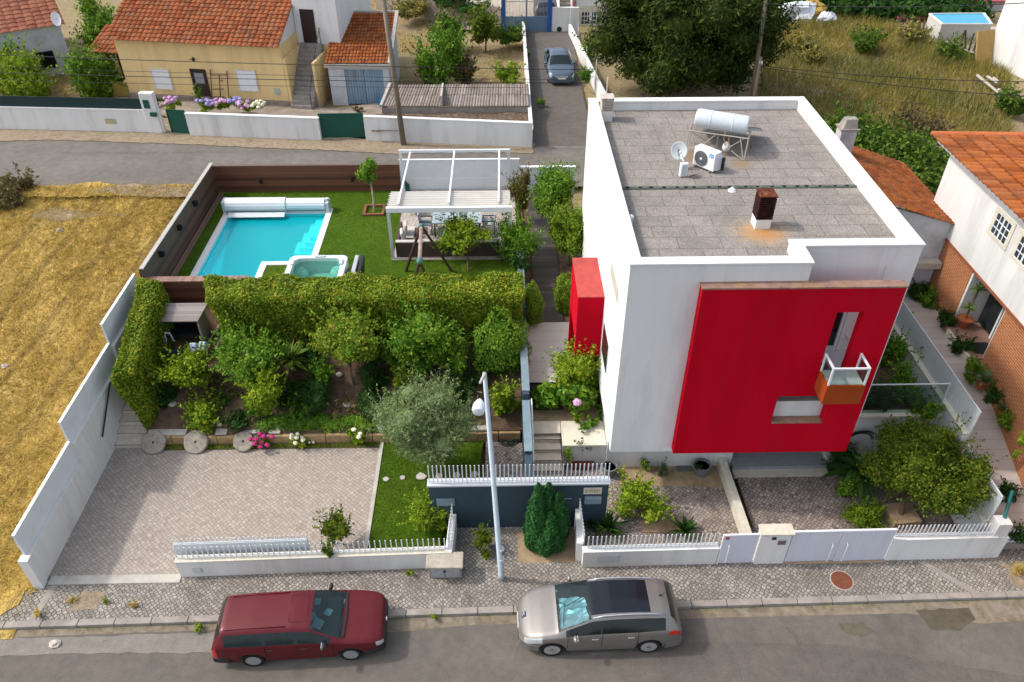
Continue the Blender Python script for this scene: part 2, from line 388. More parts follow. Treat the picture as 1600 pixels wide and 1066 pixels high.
def hexleaves(name, mat, parent, p8, dens, L, W, seed, amp=0.05, inset=0.10, tilt=0.5):
    """clipped hedge: leaves over the faces of a hexahedron, round corners, dark inner body in the same mesh"""
    rng = np.random.default_rng(seed); p = np.array([tuple(q) for q in p8], float); ctr = p.mean(0)
    faces = [(4, 5, 6, 7), (0, 1, 5, 4), (1, 2, 6, 5), (2, 3, 7, 6), (3, 0, 4, 7)]
    out = []
    for f in faces:
        a, b, c, d = p[list(f)]
        ar = 0.5 * (np.linalg.norm(np.cross(b - a, c - a)) + np.linalg.norm(np.cross(c - a, d - a)))
        k = int(ar * dens); u = rng.random((k, 1)); v = rng.random((k, 1))
        P = a * (1 - u) * (1 - v) + b * u * (1 - v) + c * u * v + d * (1 - u) * v
        nr = np.cross(b - a, d - a); nr /= np.linalg.norm(nr)
        if ((a + b + c + d) / 4 - ctr) @ nr < 0: nr = -nr
        e = np.minimum(np.minimum(u, 1 - u) * np.linalg.norm(b - a), np.minimum(v, 1 - v) * np.linalg.norm(d - a))
        rd_ = -0.10 * np.exp(-(e / 0.10) ** 2)
        bulge = amp * (np.sin(P[:, :1] * 2.3 + 1) * np.sin(P[:, 1:2] * 2.9) + np.sin(P[:, 2:3] * 4 + P[:, :1] * 5) * 0.6)
        P = P + nr * (bulge + rd_ + rng.normal(0, 0.035, (k, 1)) - rng.random((k, 1)) ** 2 * inset)
        out.append(leafquads(P, np.repeat(nr[None], k, 0) + np.array([0, 0, 0.05]), L, W, rng, tilt))
    o = npmesh(name, np.concatenate(out), 4, mat, parent)
    q = ctr + (p - ctr) * (1 - 2.6 * inset / np.maximum(0.5, np.abs(p - ctr) * 2))
    Lc = np.array(LOC.get(parent.name, Vector((0, 0, 0)))) if parent else np.zeros(3)
    import bmesh
    me = bpy.data.meshes.new('x'); me.from_pydata([tuple(x - Lc) for x in q], [], [(0, 3, 2, 1), (4, 5, 6, 7), (0, 1, 5, 4), (1, 2, 6, 5), (2, 3, 7, 6), (3, 0, 4, 7)])
    bm = bmesh.new(); bm.from_mesh(o.data); bm.from_mesh(me); bm.to_mesh(o.data); bm.free(); bpy.data.meshes.remove(me)
    return o
def blades(name, mat, P, h, wd, seed, lean=0.5, parent=None, dirv=(0, 0)):
    """grass blades: one triangle each, rooted at P"""
    rng = np.random.default_rng(seed); n = len(P); a = rng.uniform(0, 2 * np.pi, n)
    hh = (h * rng.uniform(0.5, 1.25, n))[:, None] if np.isscalar(h) else (h * rng.uniform(0.6, 1.2, n))[:, None]
    s = np.stack([np.cos(a), np.sin(a), np.zeros(n)], 1) * (wd / 2)
    tip = np.stack([rng.normal(0, lean, n) + dirv[0], rng.normal(0, lean, n) + dirv[1], np.ones(n)], 1); tip /= np.linalg.norm(tip, axis=1)[:, None]
    return npmesh(name, np.stack([P - s, P + s, P + tip * hh], 1), 3, mat, parent)
def rosette(m, c, n, L, Wd, seed, el=(15, 70), droop=0.35, seg=4):
    """strap leaves radiating from c"""
    rd = random.Random(seed); c = Vector(c)
    for i in range(n):
        a = 2 * math.pi * i * 0.618 + rd.uniform(-.3, .3); e = math.radians(rd.uniform(*el)); l = L * rd.uniform(0.75, 1.1)
        h = Vector((math.cos(a), math.sin(a), 0)); sd = Vector((-h.y, h.x, 0)); vs = []; 
        for k in range(seg + 1):
            u = k / seg; p = c + h * (l * u * math.cos(e)) + Vector((0, 0, l * (u * math.sin(e) - droop * u * u)))
            w_ = Wd / 2 * (1 - u ** 2) * (0.6 + 0.8 * min(1, u * 3)) + 0.002
            vs += [p - sd * w_, p + sd * w_ + Vector((0, 0, 0.0))]
        m.add(vs, [(2 * k, 2 * k + 1, 2 * k + 3, 2 * k + 2) for k in range(seg)])
    return m
def tiled(name, e0, e1, r1, r0, nu, nv, mat, parent, amp=0.035, step=0.03, spu=6):
    """clay tile roof: eave e0->e1, ridge r0->r1; rolls across, lapped rows up"""
    e0, e1, r0, r1 = [np.array(tuple(q), float) for q in (e0, e1, r0, r1)]
    nr = np.cross(e1 - e0, r0 - e0); nr /= np.linalg.norm(nr); nr = nr if nr[2] > 0 else -nr
    U = nu * spu + 1; vs = []; uv = []; rows = []
    rng = np.random.default_rng(nu * 7 + nv); jit = rng.normal(0, 0.006, (nv + 1, nu + 2))
    for j in range(nv):
        for k in (0, 1):
            rows.append(((j + k) / nv, (1 - k) * step, j, k))
    for (v, off, j, k) in rows:
        for i in range(U):
            u = i / (U - 1); p = (e0 * (1 - u) + e1 * u) * (1 - v) + (r0 * (1 - u) + r1 * u) * v
            ph = (i % spu) / spu; prof = abs(math.sin(math.pi * ph)) ** 0.8
            vs.append(tuple(p + nr * (amp * prof + off + jit[j, i // spu])))
            uv.append((i / spu, j + 0.02 + 0.96 * k))
    fs = [(r * U + i, r * U + i + 1, (r + 1) * U + i + 1, (r + 1) * U + i) for r in range(len(rows) - 1) for i in range(U - 1)]
    # under-sheet so that the roof has thickness
    L = LOC.get(parent.name, Vector((0, 0, 0))) if parent else Vector((0, 0, 0))
    me = bpy.data.meshes.new(name); me.from_pydata([(p[0] - L.x, p[1] - L.y, p[2] - L.z) for p in vs], [], fs)
    ul = me.uv_layers.new(name='UVMap'); idx = [0] * len(me.loops); me.loops.foreach_get('vertex_index', idx)
    ul.data.foreach_set('uv', [x for i in idx for x in uv[i]])
    o = finish(me, name, mat, parent, False, 0, L)
    sm = o.modifiers.new('thick', 'SOLIDIFY'); sm.thickness = 0.02; sm.offset = -1
    return o
def heightsheet(name, x0, x1, y0, y1, step, hf, mat):
    nx = max(2, int(round((x1 - x0) / step)) + 1); ny = max(2, int(round((y1 - y0) / step)) + 1)
    vs = []
    for j in range(ny):
        y = y0 + (y1 - y0) * j / (ny - 1)
        for i in range(nx):
            x = x0 + (x1 - x0) * i / (nx - 1); vs.append((x, y, hf(x, y)))
    fs = [(j * nx + i, j * nx + i + 1, (j + 1) * nx + i + 1, (j + 1) * nx + i) for j in range(ny - 1) for i in range(nx - 1)]
    m = M(); m.add(vs, fs); return m.build(name, mat, None, 'all')
def fbm(x, y, s=0):
    return (math.sin(x * 0.71 + s) * math.cos(y * 0.63 + s * 2) + 0.5 * math.sin(x * 1.7 + y * 1.3 + s) + 0.25 * math.sin(x * 3.9 - y * 2.7 + s * 3)) / 1.75
# ================= materials =================
WHITE = plain('white_render', (0.70, 0.70, 0.685), 0.75, var=0.05, scale=1.5, streak=True, dirt=(0.42, 0.42, 0.39, 0.8), bmp=0.1, dscale=1.0)
WHITE2 = plain('old_white_render', (0.71, 0.70, 0.67), 0.8, var=0.07, scale=2.5, streak=True, dirt=(0.36, 0.34, 0.31, 0.38), bmp=0.15, dscale=2.0)
WHITEB = plain('weathered_whitewash', (0.55, 0.56, 0.58), 0.85, var=0.12, scale=2.0, dirt=(0.22, 0.21, 0.20, 0.7), bmp=0.2, dscale=0.8)
CAP = plain('parapet_coping', (0.70, 0.70, 0.68), 0.6, var=0.05, scale=3, dirt=(0.5, 0.49, 0.45, 0.35))
STONECAP = plain('stone_coping', (0.62, 0.58, 0.48), 0.75, var=0.12, scale=5, dirt=(0.33, 0.29, 0.2, 0.5), bmp=0.15)
BLUEWHITE = plain('pale_blue_grey_panel', (0.68, 0.71, 0.73), 0.7, var=0.05, scale=2, dirt=(0.42, 0.45, 0.46, 0.3))
RED = plain('red_render', (0.48, 0.002, 0.015), 0.9, var=0.10, scale=0.9, dirt=(0.35, 0.010, 0.020, 0.9), bmp=0.06, streak=True, spec=0.06)
REDT = plain('red_render_weathered', (0.40, 0.07, 0.06), 0.8, var=0.15, scale=3, dirt=(0.20, 0.05, 0.045, 0.8), dscale=2.4)
LEDGE = plain('weathered_ledge', (0.26, 0.16, 0.13), 0.9, var=0.3, scale=5, dirt=(0.30, 0.19, 0.03, 0.8))
ORANGE = plain('orange_render', (0.31, 0.055, 0.010), 0.8, var=0.12, scale=3, dirt=(0.30, 0.08, 0.03, 0.4))
NAVY = plain('slate_blue_render', (0.028, 0.052, 0.072), 0.7, var=0.12, scale=2, dirt=(0.04, 0.065, 0.085, 0.4))
STEELB = plain('blue_grey_coping', (0.16, 0.23, 0.27), 0.5, var=0.15, scale=3, dirt=(0.3, 0.34, 0.36, 0.5))
CREAM = plain('cream_render', (0.74, 0.54, 0.26), 0.85, var=0.08, scale=1.5, streak=True, dirt=(0.42, 0.32, 0.18, 0.5), bmp=0.1)
CONC = plain('concrete', (0.30, 0.27, 0.24), 0.9, var=0.2, scale=3, dirt=(0.16, 0.14, 0.12, 0.7), bmp=0.3)
CONCL = plain('pale_concrete', (0.46, 0.43, 0.38), 0.9, var=0.15, scale=3, dirt=(0.25, 0.21, 0.17, 0.6), bmp=0.25)
SAND = plain('sandstone_block', (0.40, 0.27, 0.14), 0.9, var=0.25, scale=4, dirt=(0.2, 0.13, 0.07, 0.7), bmp=0.4)
STEP = plain('stone_step', (0.64, 0.56, 0.46), 0.8, var=0.12, scale=4, dirt=(0.28, 0.24, 0.19, 0.5), bmp=0.15)
SOIL = plain('garden_soil', (0.115, 0.075, 0.05), 0.95, var=0.4, scale=3, dirt=(0.055, 0.038, 0.026, 0.8), bmp=0.8)
SOILP = plain('dry_sandy_soil', (0.34, 0.25, 0.155), 0.95, var=0.3, scale=3, dirt=(0.17, 0.125, 0.075, 0.7), bmp=0.8)
MILL = plain('millstone', (0.33, 0.29, 0.24), 0.9, var=0.3, scale=6, dirt=(0.16, 0.13, 0.10, 0.6), bmp=0.5)
STEEL = plain('galvanised_steel', (0.42, 0.46, 0.48), 0.45, 0.6, var=0.1, scale=5)
WMETAL = plain('white_metal', (0.72, 0.74, 0.76), 0.4, 0, var=0.04, scale=5)
GMETAL = plain('pale_grey_metal', (0.52, 0.55, 0.58), 0.45, 0, var=0.06, scale=5)
LILAC = plain('pale_lilac_gate_paint', (0.60, 0.61, 0.68), 0.5, 0, var=0.04, scale=3, dirt=(0.5, 0.5, 0.54, 0.4), streak=True)
RUST = plain('rusty_metal', (0.11, 0.028, 0.014), 0.85, 0.2, var=0.5, scale=8, dirt=(0.45, 0.25, 0.12, 0.8), dscale=6, bmp=0.4)
RUSTD = plain('dark_rusty_louvres', (0.035, 0.014, 0.012), 0.8, 0.2, var=0.5, scale=8)
BLACK = plain('black_plastic', (0.015, 0.016, 0.018), 0.5, var=0.2)
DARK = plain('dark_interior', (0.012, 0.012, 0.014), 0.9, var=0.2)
GREENM = plain('dark_green_metal', (0.004, 0.075, 0.052), 0.5, 0, var=0.1, scale=3)
GREEND = plain('deep_green_screen', (0.006, 0.028, 0.028), 0.7, 0, var=0.2, scale=8)
BLUEM = plain('blue_paint', (0.02, 0.09, 0.32), 0.5, 0, var=0.12)
BLUEG = plain('grey_blue_gate_paint', (0.13, 0.20, 0.29), 0.55, 0, var=0.12, dirt=(0.2, 0.26, 0.33, 0.4))
TERRA = plain('terracotta', (0.36, 0.11, 0.045), 0.85, var=0.2, scale=6)
BARK = plain('bark', (0.13, 0.095, 0.065), 0.95, var=0.4, scale=9, bmp=0.6)
BARKP = plain('pale_bark', (0.30, 0.25, 0.19), 0.95, var=0.3, scale=9, bmp=0.5)
PLASTW = plain('white_plastic', (0.74, 0.75, 0.76), 0.4, var=0.04)
POLEC = plain('weathered_pole', (0.21, 0.17, 0.13), 0.9, var=0.25, scale=4, streak=True)
POOLW = plain('pool_coping', (0.68, 0.67, 0.64), 0.7, var=0.06, scale=3, dirt=(0.5, 0.49, 0.46, 0.3))
FABW = plain('white_canvas', (0.60, 0.58, 0.53), 0.85, var=0.05, scale=2, dirt=(0.5, 0.46, 0.38, 0.35))
WOODF = planks('dark_fence_boards', (0.075, 0.025, 0.013), (0.17, 0.065, 0.036), (0.008, 0.004, 0.003), 0.145, 'Z')
WOODG = planks('greyed_fence_boards', (0.06, 0.033, 0.022), (0.14, 0.078, 0.052), (0.008, 0.006, 0.005), 0.145, 'Z')
WOODT = planks('greyed_shed_boards', (0.17, 0.14, 0.13), (0.27, 0.23, 0.21), (0.03, 0.025, 0.02), 0.12, 'Y')
WOODR = planks('reddish_deck_boards', (0.19, 0.10, 0.075), (0.30, 0.17, 0.13), (0.06, 0.035, 0.03), 0.12, 'X')
DECK = planks('dark_sleeper_deck', (0.028, 0.021, 0.018), (0.085, 0.064, 0.05), (0.006, 0.005, 0.004), 0.20, 'Y')
SLEEP = plain('dark_timber_sleeper', (0.05, 0.036, 0.03), 0.85, var=0.3, scale=4)
TILEP = planks('pale_path_tiles', (0.40, 0.345, 0.31), (0.46, 0.40, 0.36), (0.26, 0.22, 0.20), 0.33, 'Y', 0.8, 2)
BRICK = brickmat('orange_brick', (0.42, 0.125, 0.028), (0.34, 0.095, 0.022), (0.50, 0.36, 0.24), 0.23, 0.085, 'X')
STONEW = brickmat('rubble_stone', (0.33, 0.26, 0.22), (0.22, 0.16, 0.13), (0.42, 0.38, 0.33), 0.42, 0.24, 'Y')
COB_D = cobble('driveway_setts', [(0.464, 0.392, 0.336), (0.400, 0.344, 0.296), (0.512, 0.448, 0.384), (0.368, 0.304, 0.264)], (0.16, 0.13, 0.115), 8.6, 42, (0.40, 0.34, 0.29), 0.35)
COB_P = cobble('pavement_setts', [(0.400, 0.364, 0.320), (0.304, 0.272, 0.236), (0.480, 0.436, 0.384), (0.216, 0.188, 0.160)], (0.085, 0.072, 0.06), 9.6, 45, (0.15, 0.125, 0.105), 0.75, 0.5, 0.7, 0.13)
COB_Y = cobble('yard_setts', [(0.437, 0.370, 0.323), (0.342, 0.285, 0.247), (0.532, 0.456, 0.399), (0.190, 0.157, 0.133)], (0.075, 0.06, 0.05), 9.0, 40, (0.12, 0.095, 0.08), 0.62, 0.5, 0.6, 0.10)
COB_T = cobble('terrace_setts', [(0.527, 0.468, 0.416), (0.442, 0.383, 0.340), (0.578, 0.518, 0.468)], (0.20, 0.165, 0.14), 7.5, 20, (0.4, 0.34, 0.3), 0.3)
ASPH = asphalt('street_asphalt', (0.150, 0.132, 0.114), (0.175, 0.154, 0.134))
ASPHB = asphalt('back_street_asphalt', (0.185, 0.165, 0.146), (0.215, 0.192, 0.17))
ASPHL = asphalt('lane_asphalt', (0.145, 0.128, 0.112), (0.118, 0.105, 0.094))
GRAVEL = plain('roof_gravel_slabs', (0.30, 0.27, 0.25), 0.95, var=0.22, scale=2.0)
# roof slabs: panel grid + gravel speckle
def slabmat():
    m, t, b = nmat('gravelled_roof_slabs'); S(m, (0.3, 0.27, 0.25), 0.95)
    v = coords(t); br = N(t, 'ShaderNodeTexBrick'); t.links.new(v, br.inputs['Vector'])
    for k, x in (('Scale', 1.0), ('Brick Width', 1.2), ('Row Height', 0.6), ('Mortar Size', 0.012), ('Bias', 0.0)): br.inputs[k].default_value = x
    br.inputs['Color1'].default_value = (0.315, 0.28, 0.25, 1); br.inputs['Color2'].default_value = (0.27, 0.24, 0.214, 1); br.inputs['Mortar'].default_value = (0.15, 0.128, 0.11, 1)
    fine = noise(t, 30, 3, 0.8, v); big = noise(t, 0.8, 7, 0.75, v)
    col = mixc(t, 0.85, br.outputs[0], ramp(t, fine.outputs[0], [(0.36, (0.45,) * 3), (0.6, (1.1,) * 3), (0.72, (1.9,) * 3)]).outputs[0], 'MULTIPLY')
    col = mixc(t, 0.8, col, ramp(t, big.outputs[0], [(0.3, (0.62,) * 3), (0.7, (1.2,) * 3)]).outputs[0], 'MULTIPLY')
    # rust run-off round the front chimney and under the solar tank stand
    for (cx, cy, rx, ry, colr) in tuple((a_ - 7.3, b_ - 22.5, c_, d_, e_) for a_, b_, c_, d_, e_ in ((7.38, 19.15, 1.05, 0.95, (0.46, 0.30, 0.14)), (7.42, 19.1, 0.72, 0.6, (0.42, 0.17, 0.03)), (6.5, 24.0, 0.75, 0.9, (0.22, 0.12, 0.04)), (7.85, 23.5, 0.5, 0.5, (0.24, 0.16, 0.07)))):
        mp = N(t, 'ShaderNodeMapping'); mp.inputs['Location'].default_value = (-cx / rx, -cy / ry, 0); mp.inputs['Scale'].default_value = (1 / rx, 1 / ry, 0)
        t.links.new(v, mp.inputs[0]); ln = N(t, 'ShaderNodeVectorMath', operation='LENGTH'); t.links.new(mp.outputs[0], ln.inputs[0])
        nn = noise(t, 3.5, 6, 0.75, v)
        f = mmul(t, ln.outputs['Value'], mmul(t, mmul(t, nn.outputs[0], -0.5, 'ADD'), 1.3), 'ADD')
        r_ = ramp(t, f, [(0.15, (1, 1, 1)), (0.95, (0, 0, 0))])
        col = mixc(t, mmul(t, r_.outputs[0], 0.75), col, colr)
    t.links.new(col, b.inputs['Base Color']); bump(t, b, fine.outputs[0], 0.6, 0.015); return m
SLAB = slabmat()
ROOFA = roofmat('clay_tiles', [(0.28, 0.075, 0.028), (0.35, 0.115, 0.048), (0.21, 0.055, 0.022), (0.31, 0.13, 0.065)], mamt=0.6)
ROOFB = roofmat('bright_clay_tiles', [(0.30, 0.080, 0.020), (0.37, 0.12, 0.035), (0.21, 0.055, 0.018), (0.34, 0.115, 0.045)], mamt=0.6)
ROOFC = roofmat('old_brown_tiles', [(0.25, 0.085, 0.05), (0.31, 0.12, 0.07), (0.20, 0.07, 0.045)], mamt=0.4)
ROOFG = roofmat('weathered_fibre_cement', [(0.30, 0.25, 0.22), (0.24, 0.20, 0.18), (0.36, 0.31, 0.27)], (0.12, 0.085, 0.05), 0.7)
GLASS = glassmat('clear_glass', (0.80, 0.88, 0.86), 0.12)
GLASSD = glassmat('dark_window_glass', (0.25, 0.33, 0.36), 0.75)
# foliage
L_HEDGE = foliage('hedge_leaves', [(0.035, 0.078, 0.010), (0.075, 0.145, 0.014), (0.13, 0.205, 0.018), (0.21, 0.25, 0.024), (0.30, 0.27, 0.03)], clump=1.6)
L_BALL = foliage('bright_ball_leaves', [(0.05, 0.10, 0.012), (0.11, 0.18, 0.015), (0.17, 0.24, 0.02)])
L_MID = foliage('mid_green_leaves', [(0.025, 0.075, 0.010), (0.065, 0.15, 0.016), (0.115, 0.22, 0.022), (0.19, 0.28, 0.035)])
L_LIME = foliage('lime_leaves', [(0.045, 0.10, 0.010), (0.12, 0.20, 0.015), (0.20, 0.29, 0.022), (0.30, 0.33, 0.03)])
L_DARK = foliage('dark_green_leaves', [(0.010, 0.032, 0.010), (0.022, 0.06, 0.014), (0.045, 0.10, 0.02)])
L_OLIVE = foliage('olive_leaves', [(0.09, 0.13, 0.06), (0.16, 0.215, 0.11), (0.25, 0.31, 0.18)])
L_PINE = foliage('conifer_leaves', [(0.008, 0.018, 0.005), (0.018, 0.034, 0.007), (0.034, 0.055, 0.010), (0.07, 0.085, 0.014)], clump=0.9, trans=.12)
L_CYP = foliage('cypress_leaves', [(0.008, 0.04, 0.014), (0.018, 0.075, 0.022), (0.035, 0.12, 0.03)], trans=0.15, clump=3)
L_OLD = foliage('citrus_leaves', [(0.025, 0.052, 0.008), (0.05, 0.09, 0.011), (0.095, 0.135, 0.014), (0.18, 0.19, 0.02)], clump=2.2)
L_RUSTY = foliage('russet_leaves', [(0.06, 0.06, 0.018), (0.11, 0.09, 0.025), (0.15, 0.10, 0.04), (0.06, 0.10, 0.02)])
L_BRAMB = foliage('bramble_leaves', [(0.018, 0.045, 0.010), (0.04, 0.085, 0.014), (0.08, 0.14, 0.02), (0.13, 0.18, 0.03)])
L_DRYB = foliage('dry_bush_leaves', [(0.10, 0.075, 0.045), (0.16, 0.12, 0.07), (0.08, 0.07, 0.03)])
L_GRASS = foliage('lawn_blades', [(0.045, 0.10, 0.008), (0.075, 0.15, 0.010), (0.12, 0.19, 0.014)], clump=0.9)
L_STRAW = foliage('straw_blades', [(0.34, 0.22, 0.06), (0.43, 0.29, 0.085), (0.50, 0.36, 0.115), (0.25, 0.16, 0.045)], trans=0.2, clump=0.8)
L_WILD = foliage('wild_grass_blades', [(0.08, 0.095, 0.045), (0.14, 0.15, 0.07), (0.23, 0.19, 0.065), (0.33, 0.24, 0.05)], trans=0.2, clump=0.25)
L_PALM = foliage('palm_leaves', [(0.04, 0.09, 0.012), (0.09, 0.15, 0.025), (0.15, 0.20, 0.04)])
L_AGAVE = foliage('agave_leaves', [(0.08, 0.13, 0.08), (0.13, 0.18, 0.11)])
F_PINK = plain('pink_petals', (0.48, 0.03, 0.19), 0.8, var=0.3, scale=20)
F_LILAC = plain('lilac_pink_petals', (0.55, 0.32, 0.50), 0.8, var=0.3, scale=20)
F_WHITE = plain('cream_petals', (0.72, 0.70, 0.52), 0.8, var=0.2, scale=20)
F_BLUE = plain('violet_petals', (0.34, 0.30, 0.58), 0.8, var=0.3, scale=20)

# ================= terrain and setting =================
def field_h(x, y):   # dry plot left of the boundary wall
    u = max(0.0, min(1.0, (y - 13.2) / 20.0))
    return 0.02 + 2.45 * u + 0.10 * fbm(x * 1.3, y * 1.3, 1) * min(1, max(0.0, (y - 13.4)) / 2)
def base_h(x, y):
    z = -0.35
    if y > 26: z = -0.35 + 2.7 * min(1, (y - 26) / 6)
    if y > 43: z = 2.35 + 0.14 * fbm(x * 0.6, y * 0.6, 3) * min(1, (y - 43) / 6) + 0.25 * min(1, (y - 43) / 6)
    if y > 90: z += (y - 90) * 0.02
    return z
def earthmat(name, a, b_, c_, sc=0.35):
    m, t, bs = nmat(name); S(m, a, 0.95, 0, .08); v = coords(t)
    n1 = noise(t, sc, 8, 0.7, v, 0.8); n2 = noise(t, 5, 6, 0.75, v); n3 = noise(t, 22, 4, 0.8, v)
    col = ramp(t, n1.outputs[0], [(0.3, a), (0.5, b_), (0.7, c_)]).outputs[0]
    for nn in (n2, n3): col = mixc(t, 0.6, col, ramp(t, nn.outputs[0], [(0.32, (0.5,) * 3), (0.68, (1.3,) * 3)]).outputs[0], 'MULTIPLY')
    t.links.new(col, bs.inputs['Base Color']); bump(t, bs, n3.outputs[0], 0.8, 0.05); return m
def strawmat():
    m, t, b = nmat('matted_straw'); S(m, (.3, .2, .1), .95, 0, .08); v = coords(t)
    big = noise(t, .3, 7, .7, v, .8); sw = noise(t, 1.6, 7, .72, coords(t, (1, .45, 1), (0, 0, .35)), 2.2); f = noise(t, 9, 6, .8, coords(t, (1, .3, 1), (0, 0, .5)), 3.5)
    col = ramp(t, big.outputs[0], [(.3, (.40, .26, .08)), (.5, (.54, .37, .115)), (.7, (.62, .45, .16))]).outputs[0]
    col = mixc(t, .85, col, ramp(t, sw.outputs[0], [(.36, (.42, .40, .34)), (.50, (.95,) * 3), (.64, (1.3, 1.25, 1.15))]).outputs[0], 'MULTIPLY')
    col = mixc(t, .8, col, ramp(t, f.outputs[0], [(.34, (.5, .48, .42)), (.62, (1.3,) * 3)]).outputs[0], 'MULTIPLY')
    # wheel ruts running down the plot
    w_ = N(t, 'ShaderNodeTexWave', wave_type='BANDS', bands_direction='X'); w_.inputs['Scale'].default_value = .16; w_.inputs['Distortion'].default_value = 2.2; w_.inputs['Detail'].default_value = 4; w_.inputs['Detail Scale'].default_value = .6
    t.links.new(coords(t, (1, 1, 1), (0, 0, .12)), w_.inputs['Vector'])
    col = mixc(t, mmul(t, ramp(t, w_.outputs[0], [(.90, (0, 0, 0)), (.98, (1, 1, 1))]).outputs[0], .6), col, (.19, .135, .06))
    t.links.new(col, b.inputs['Base Color']); bump(t, b, sw.outputs[0], 1.0, .22); return m
E_FIELD = strawmat()
E_BACK = earthmat('dry_back_earth', (0.26, 0.20, 0.12), (0.34, 0.26, 0.15), (0.24, 0.22, 0.10))
E_LAWN = earthmat('lawn_soil', (0.055, 0.11, 0.008), (0.075, 0.14, 0.010), (0.10, 0.15, 0.014))
E_VERGE = earthmat('sandy_verge', (0.30, 0.235, 0.16), (0.38, 0.30, 0.21), (0.24, 0.19, 0.12), 1.2)

struct(heightsheet('ground', -90, 90, -8, 260, 2.0, base_h, E_BACK))
struct(heightsheet('dry_field', -60, -13.62, 12.3, 34.6, 0.35, field_h, E_FIELD))
KY = lambda x: 12.6 + 0.016 * (x + 14)          # kerb line runs very slightly up the street
m = M(); m.quad((-60, -8, 0), (60, -8, 0), (60, KY(60) , 0), (-60, KY(-60), 0)); struct(m.build('front_road', ASPH))
m = M(); m.quad((-14.9, KY(-14.9) - 0.02, 0.004), (60, KY(60) - 0.02, 0.004), (60, KY(60) - 0.28, 0.004), (20, KY(20) - 0.42, 0.004), (13.5, KY(13) - 0.75, 0.004), (11.5, KY(11) - 0.35, 0.004), (6.5, KY(6) - 0.3, 0.004), (-1, KY(-1) - 0.3, 0.004), (-3, KY(-3) - 0.45, 0.004), (-8, KY(-8) - 0.2, 0.004), (-15, KY(-15) - 0.25, 0.004))
struct(m.build('gutter_grit', plain('gutter_grit', (0.20, 0.165, 0.12), 0.95, var=0.4, scale=4, dirt=(0.26, 0.235, 0.21, 0.9), dscale=1.2)))
m = M(); 
for i, (x0, x1) in enumerate([(-15 + 1.02 * k, -15 + 1.02 * k + 1.0) for k in range(46)]):
    m.hexa([(x0, KY(x0), -0.1), (x1, KY(x1), -0.1), (x1, KY(x1) + 0.2, -0.1), (x0, KY(x0) + 0.2, -0.1), (x0, KY(x0), 0.115), (x1, KY(x1), 0.115), (x1, KY(x1) + 0.2, 0.115), (x0, KY(x0) + 0.2, 0.115)])
struct(m.build('kerb', CONC, bev=0.012))
m = M(); m.add([(-14.6, KY(-14.6) + 0.2, 0.1), (32, KY(32) + 0.2, 0.1), (32, 14.6, 0.1), (3.3, 15.85, 0.1), (-1.9, 15.85, 0.1), (-1.9, 14.5, 0.1), (-13.6, 14.5, 0.1)], [(0, 1, 2, 3, 4, 5, 6)])
struct(m.build('pavement', COB_P))
# narrow stone bands let into the pavement
m = M()
m.quad((-13.4, KY(-13) + 0.2, 0.104), (-13.2, KY(-13) + 0.2, 0.104), (-13.0, 14.2, 0.104), (-13.2, 14.2, 0.104))
m.quad((13.55, KY(13.6) + 0.2, 0.104), (13.8, KY(13.6) + 0.2, 0.104), (12.75, 14.3, 0.104), (12.5, 14.3, 0.104))
struct(m.build('pavement_stone_band', CONC))
struct(M().box(-13.35, -9.5, 13.98, 14.28, 0.0, 0.13).build('driveway_threshold', CONCL, bev=0.01))
m = M(); m.quad((-13.45, 14.29, 0.11), (-9.4, 14.29, 0.11), (-4.25, 14.4, 0.11), (-4.25, 19.62, 0.11), (-13.45, 19.6, 0.11)); struct(m.build('driveway_paving', COB_D))
struct(M().box(-4.25, -4.13, 14.45, 19.62, 0.0, 0.135).build('driveway_edging', CONCL))
# front lawn strip with olive tree
m = M(); m.quad((-4.13, 14.45, 0.10), (-1.6, 14.45, 0.10), (-1.6, 15.9, 0.1), (-1.0, 16.2, 0.1), (-0.62, 19.75, 0.1), (-4.13, 19.75, 0.1)); struct(m.build('front_lawn_soil', E_LAWN))
m = M(); m.quad((-0.62, 15.95, 0.105), (0.72, 15.95, 0.105), (0.72, 19.5, 0.105), (-0.55, 19.6, 0.105)); struct(m.build('side_yard_paving', COB_Y))
m = M(); m.quad((0.95, 15.95, 0.108), (3.2, 15.95, 0.108), (2.5, 14.5, 0.108), (7.6, 14.5, 0.108), (7.6, 17.5, 0.108), (3.9, 17.5, 0.108), (3.9, 18.4, 0.108), (0.95, 18.4, 0.108)); struct(m.build('front_yard_paving', COB_Y))
m = M(); m.quad((3.9, 17.52, 0.112), (7.62, 17.3, 0.112), (7.62, 18.4, 0.112), (3.9, 18.4, 0.112)); struct(m.build('planting_strip_soil', SOILP))
m = M(); m.quad((7.85, 14.5, 0.108), (14.2, 14.5, 0.108), (14.2, 18.3, 0.108), (7.85, 18.3, 0.108)); struct(m.build('garage_driveway_paving', COB_Y))
# pool terrace
GZ = 2.5
m = M(); m.quad((-13.2, 24.5, GZ), (-12.42, 24.5, GZ), (-12.42, 32.15, GZ), (-7.55, 32.15, GZ), (-7.55, 27.4, GZ), (-9.5, 27.4, GZ), (-9.5, 24.5, GZ), (0.9, 24.5, GZ), (0.9, 33.9, GZ), (-13.2, 33.9, GZ))
struct(m.build('terrace_lawn_soil', E_LAWN))
m = M(); m.quad((-4.4, 27.78, GZ + 0.02), (0.75, 27.78, GZ + 0.02), (0.75, 33.85, GZ + 0.02), (-4.4, 33.85, GZ + 0.02)); m.box(-4.45, 0.75, 27.7, 27.78, GZ - 0.05, GZ + 0.03); struct(m.build('terrace_paving', COB_T))
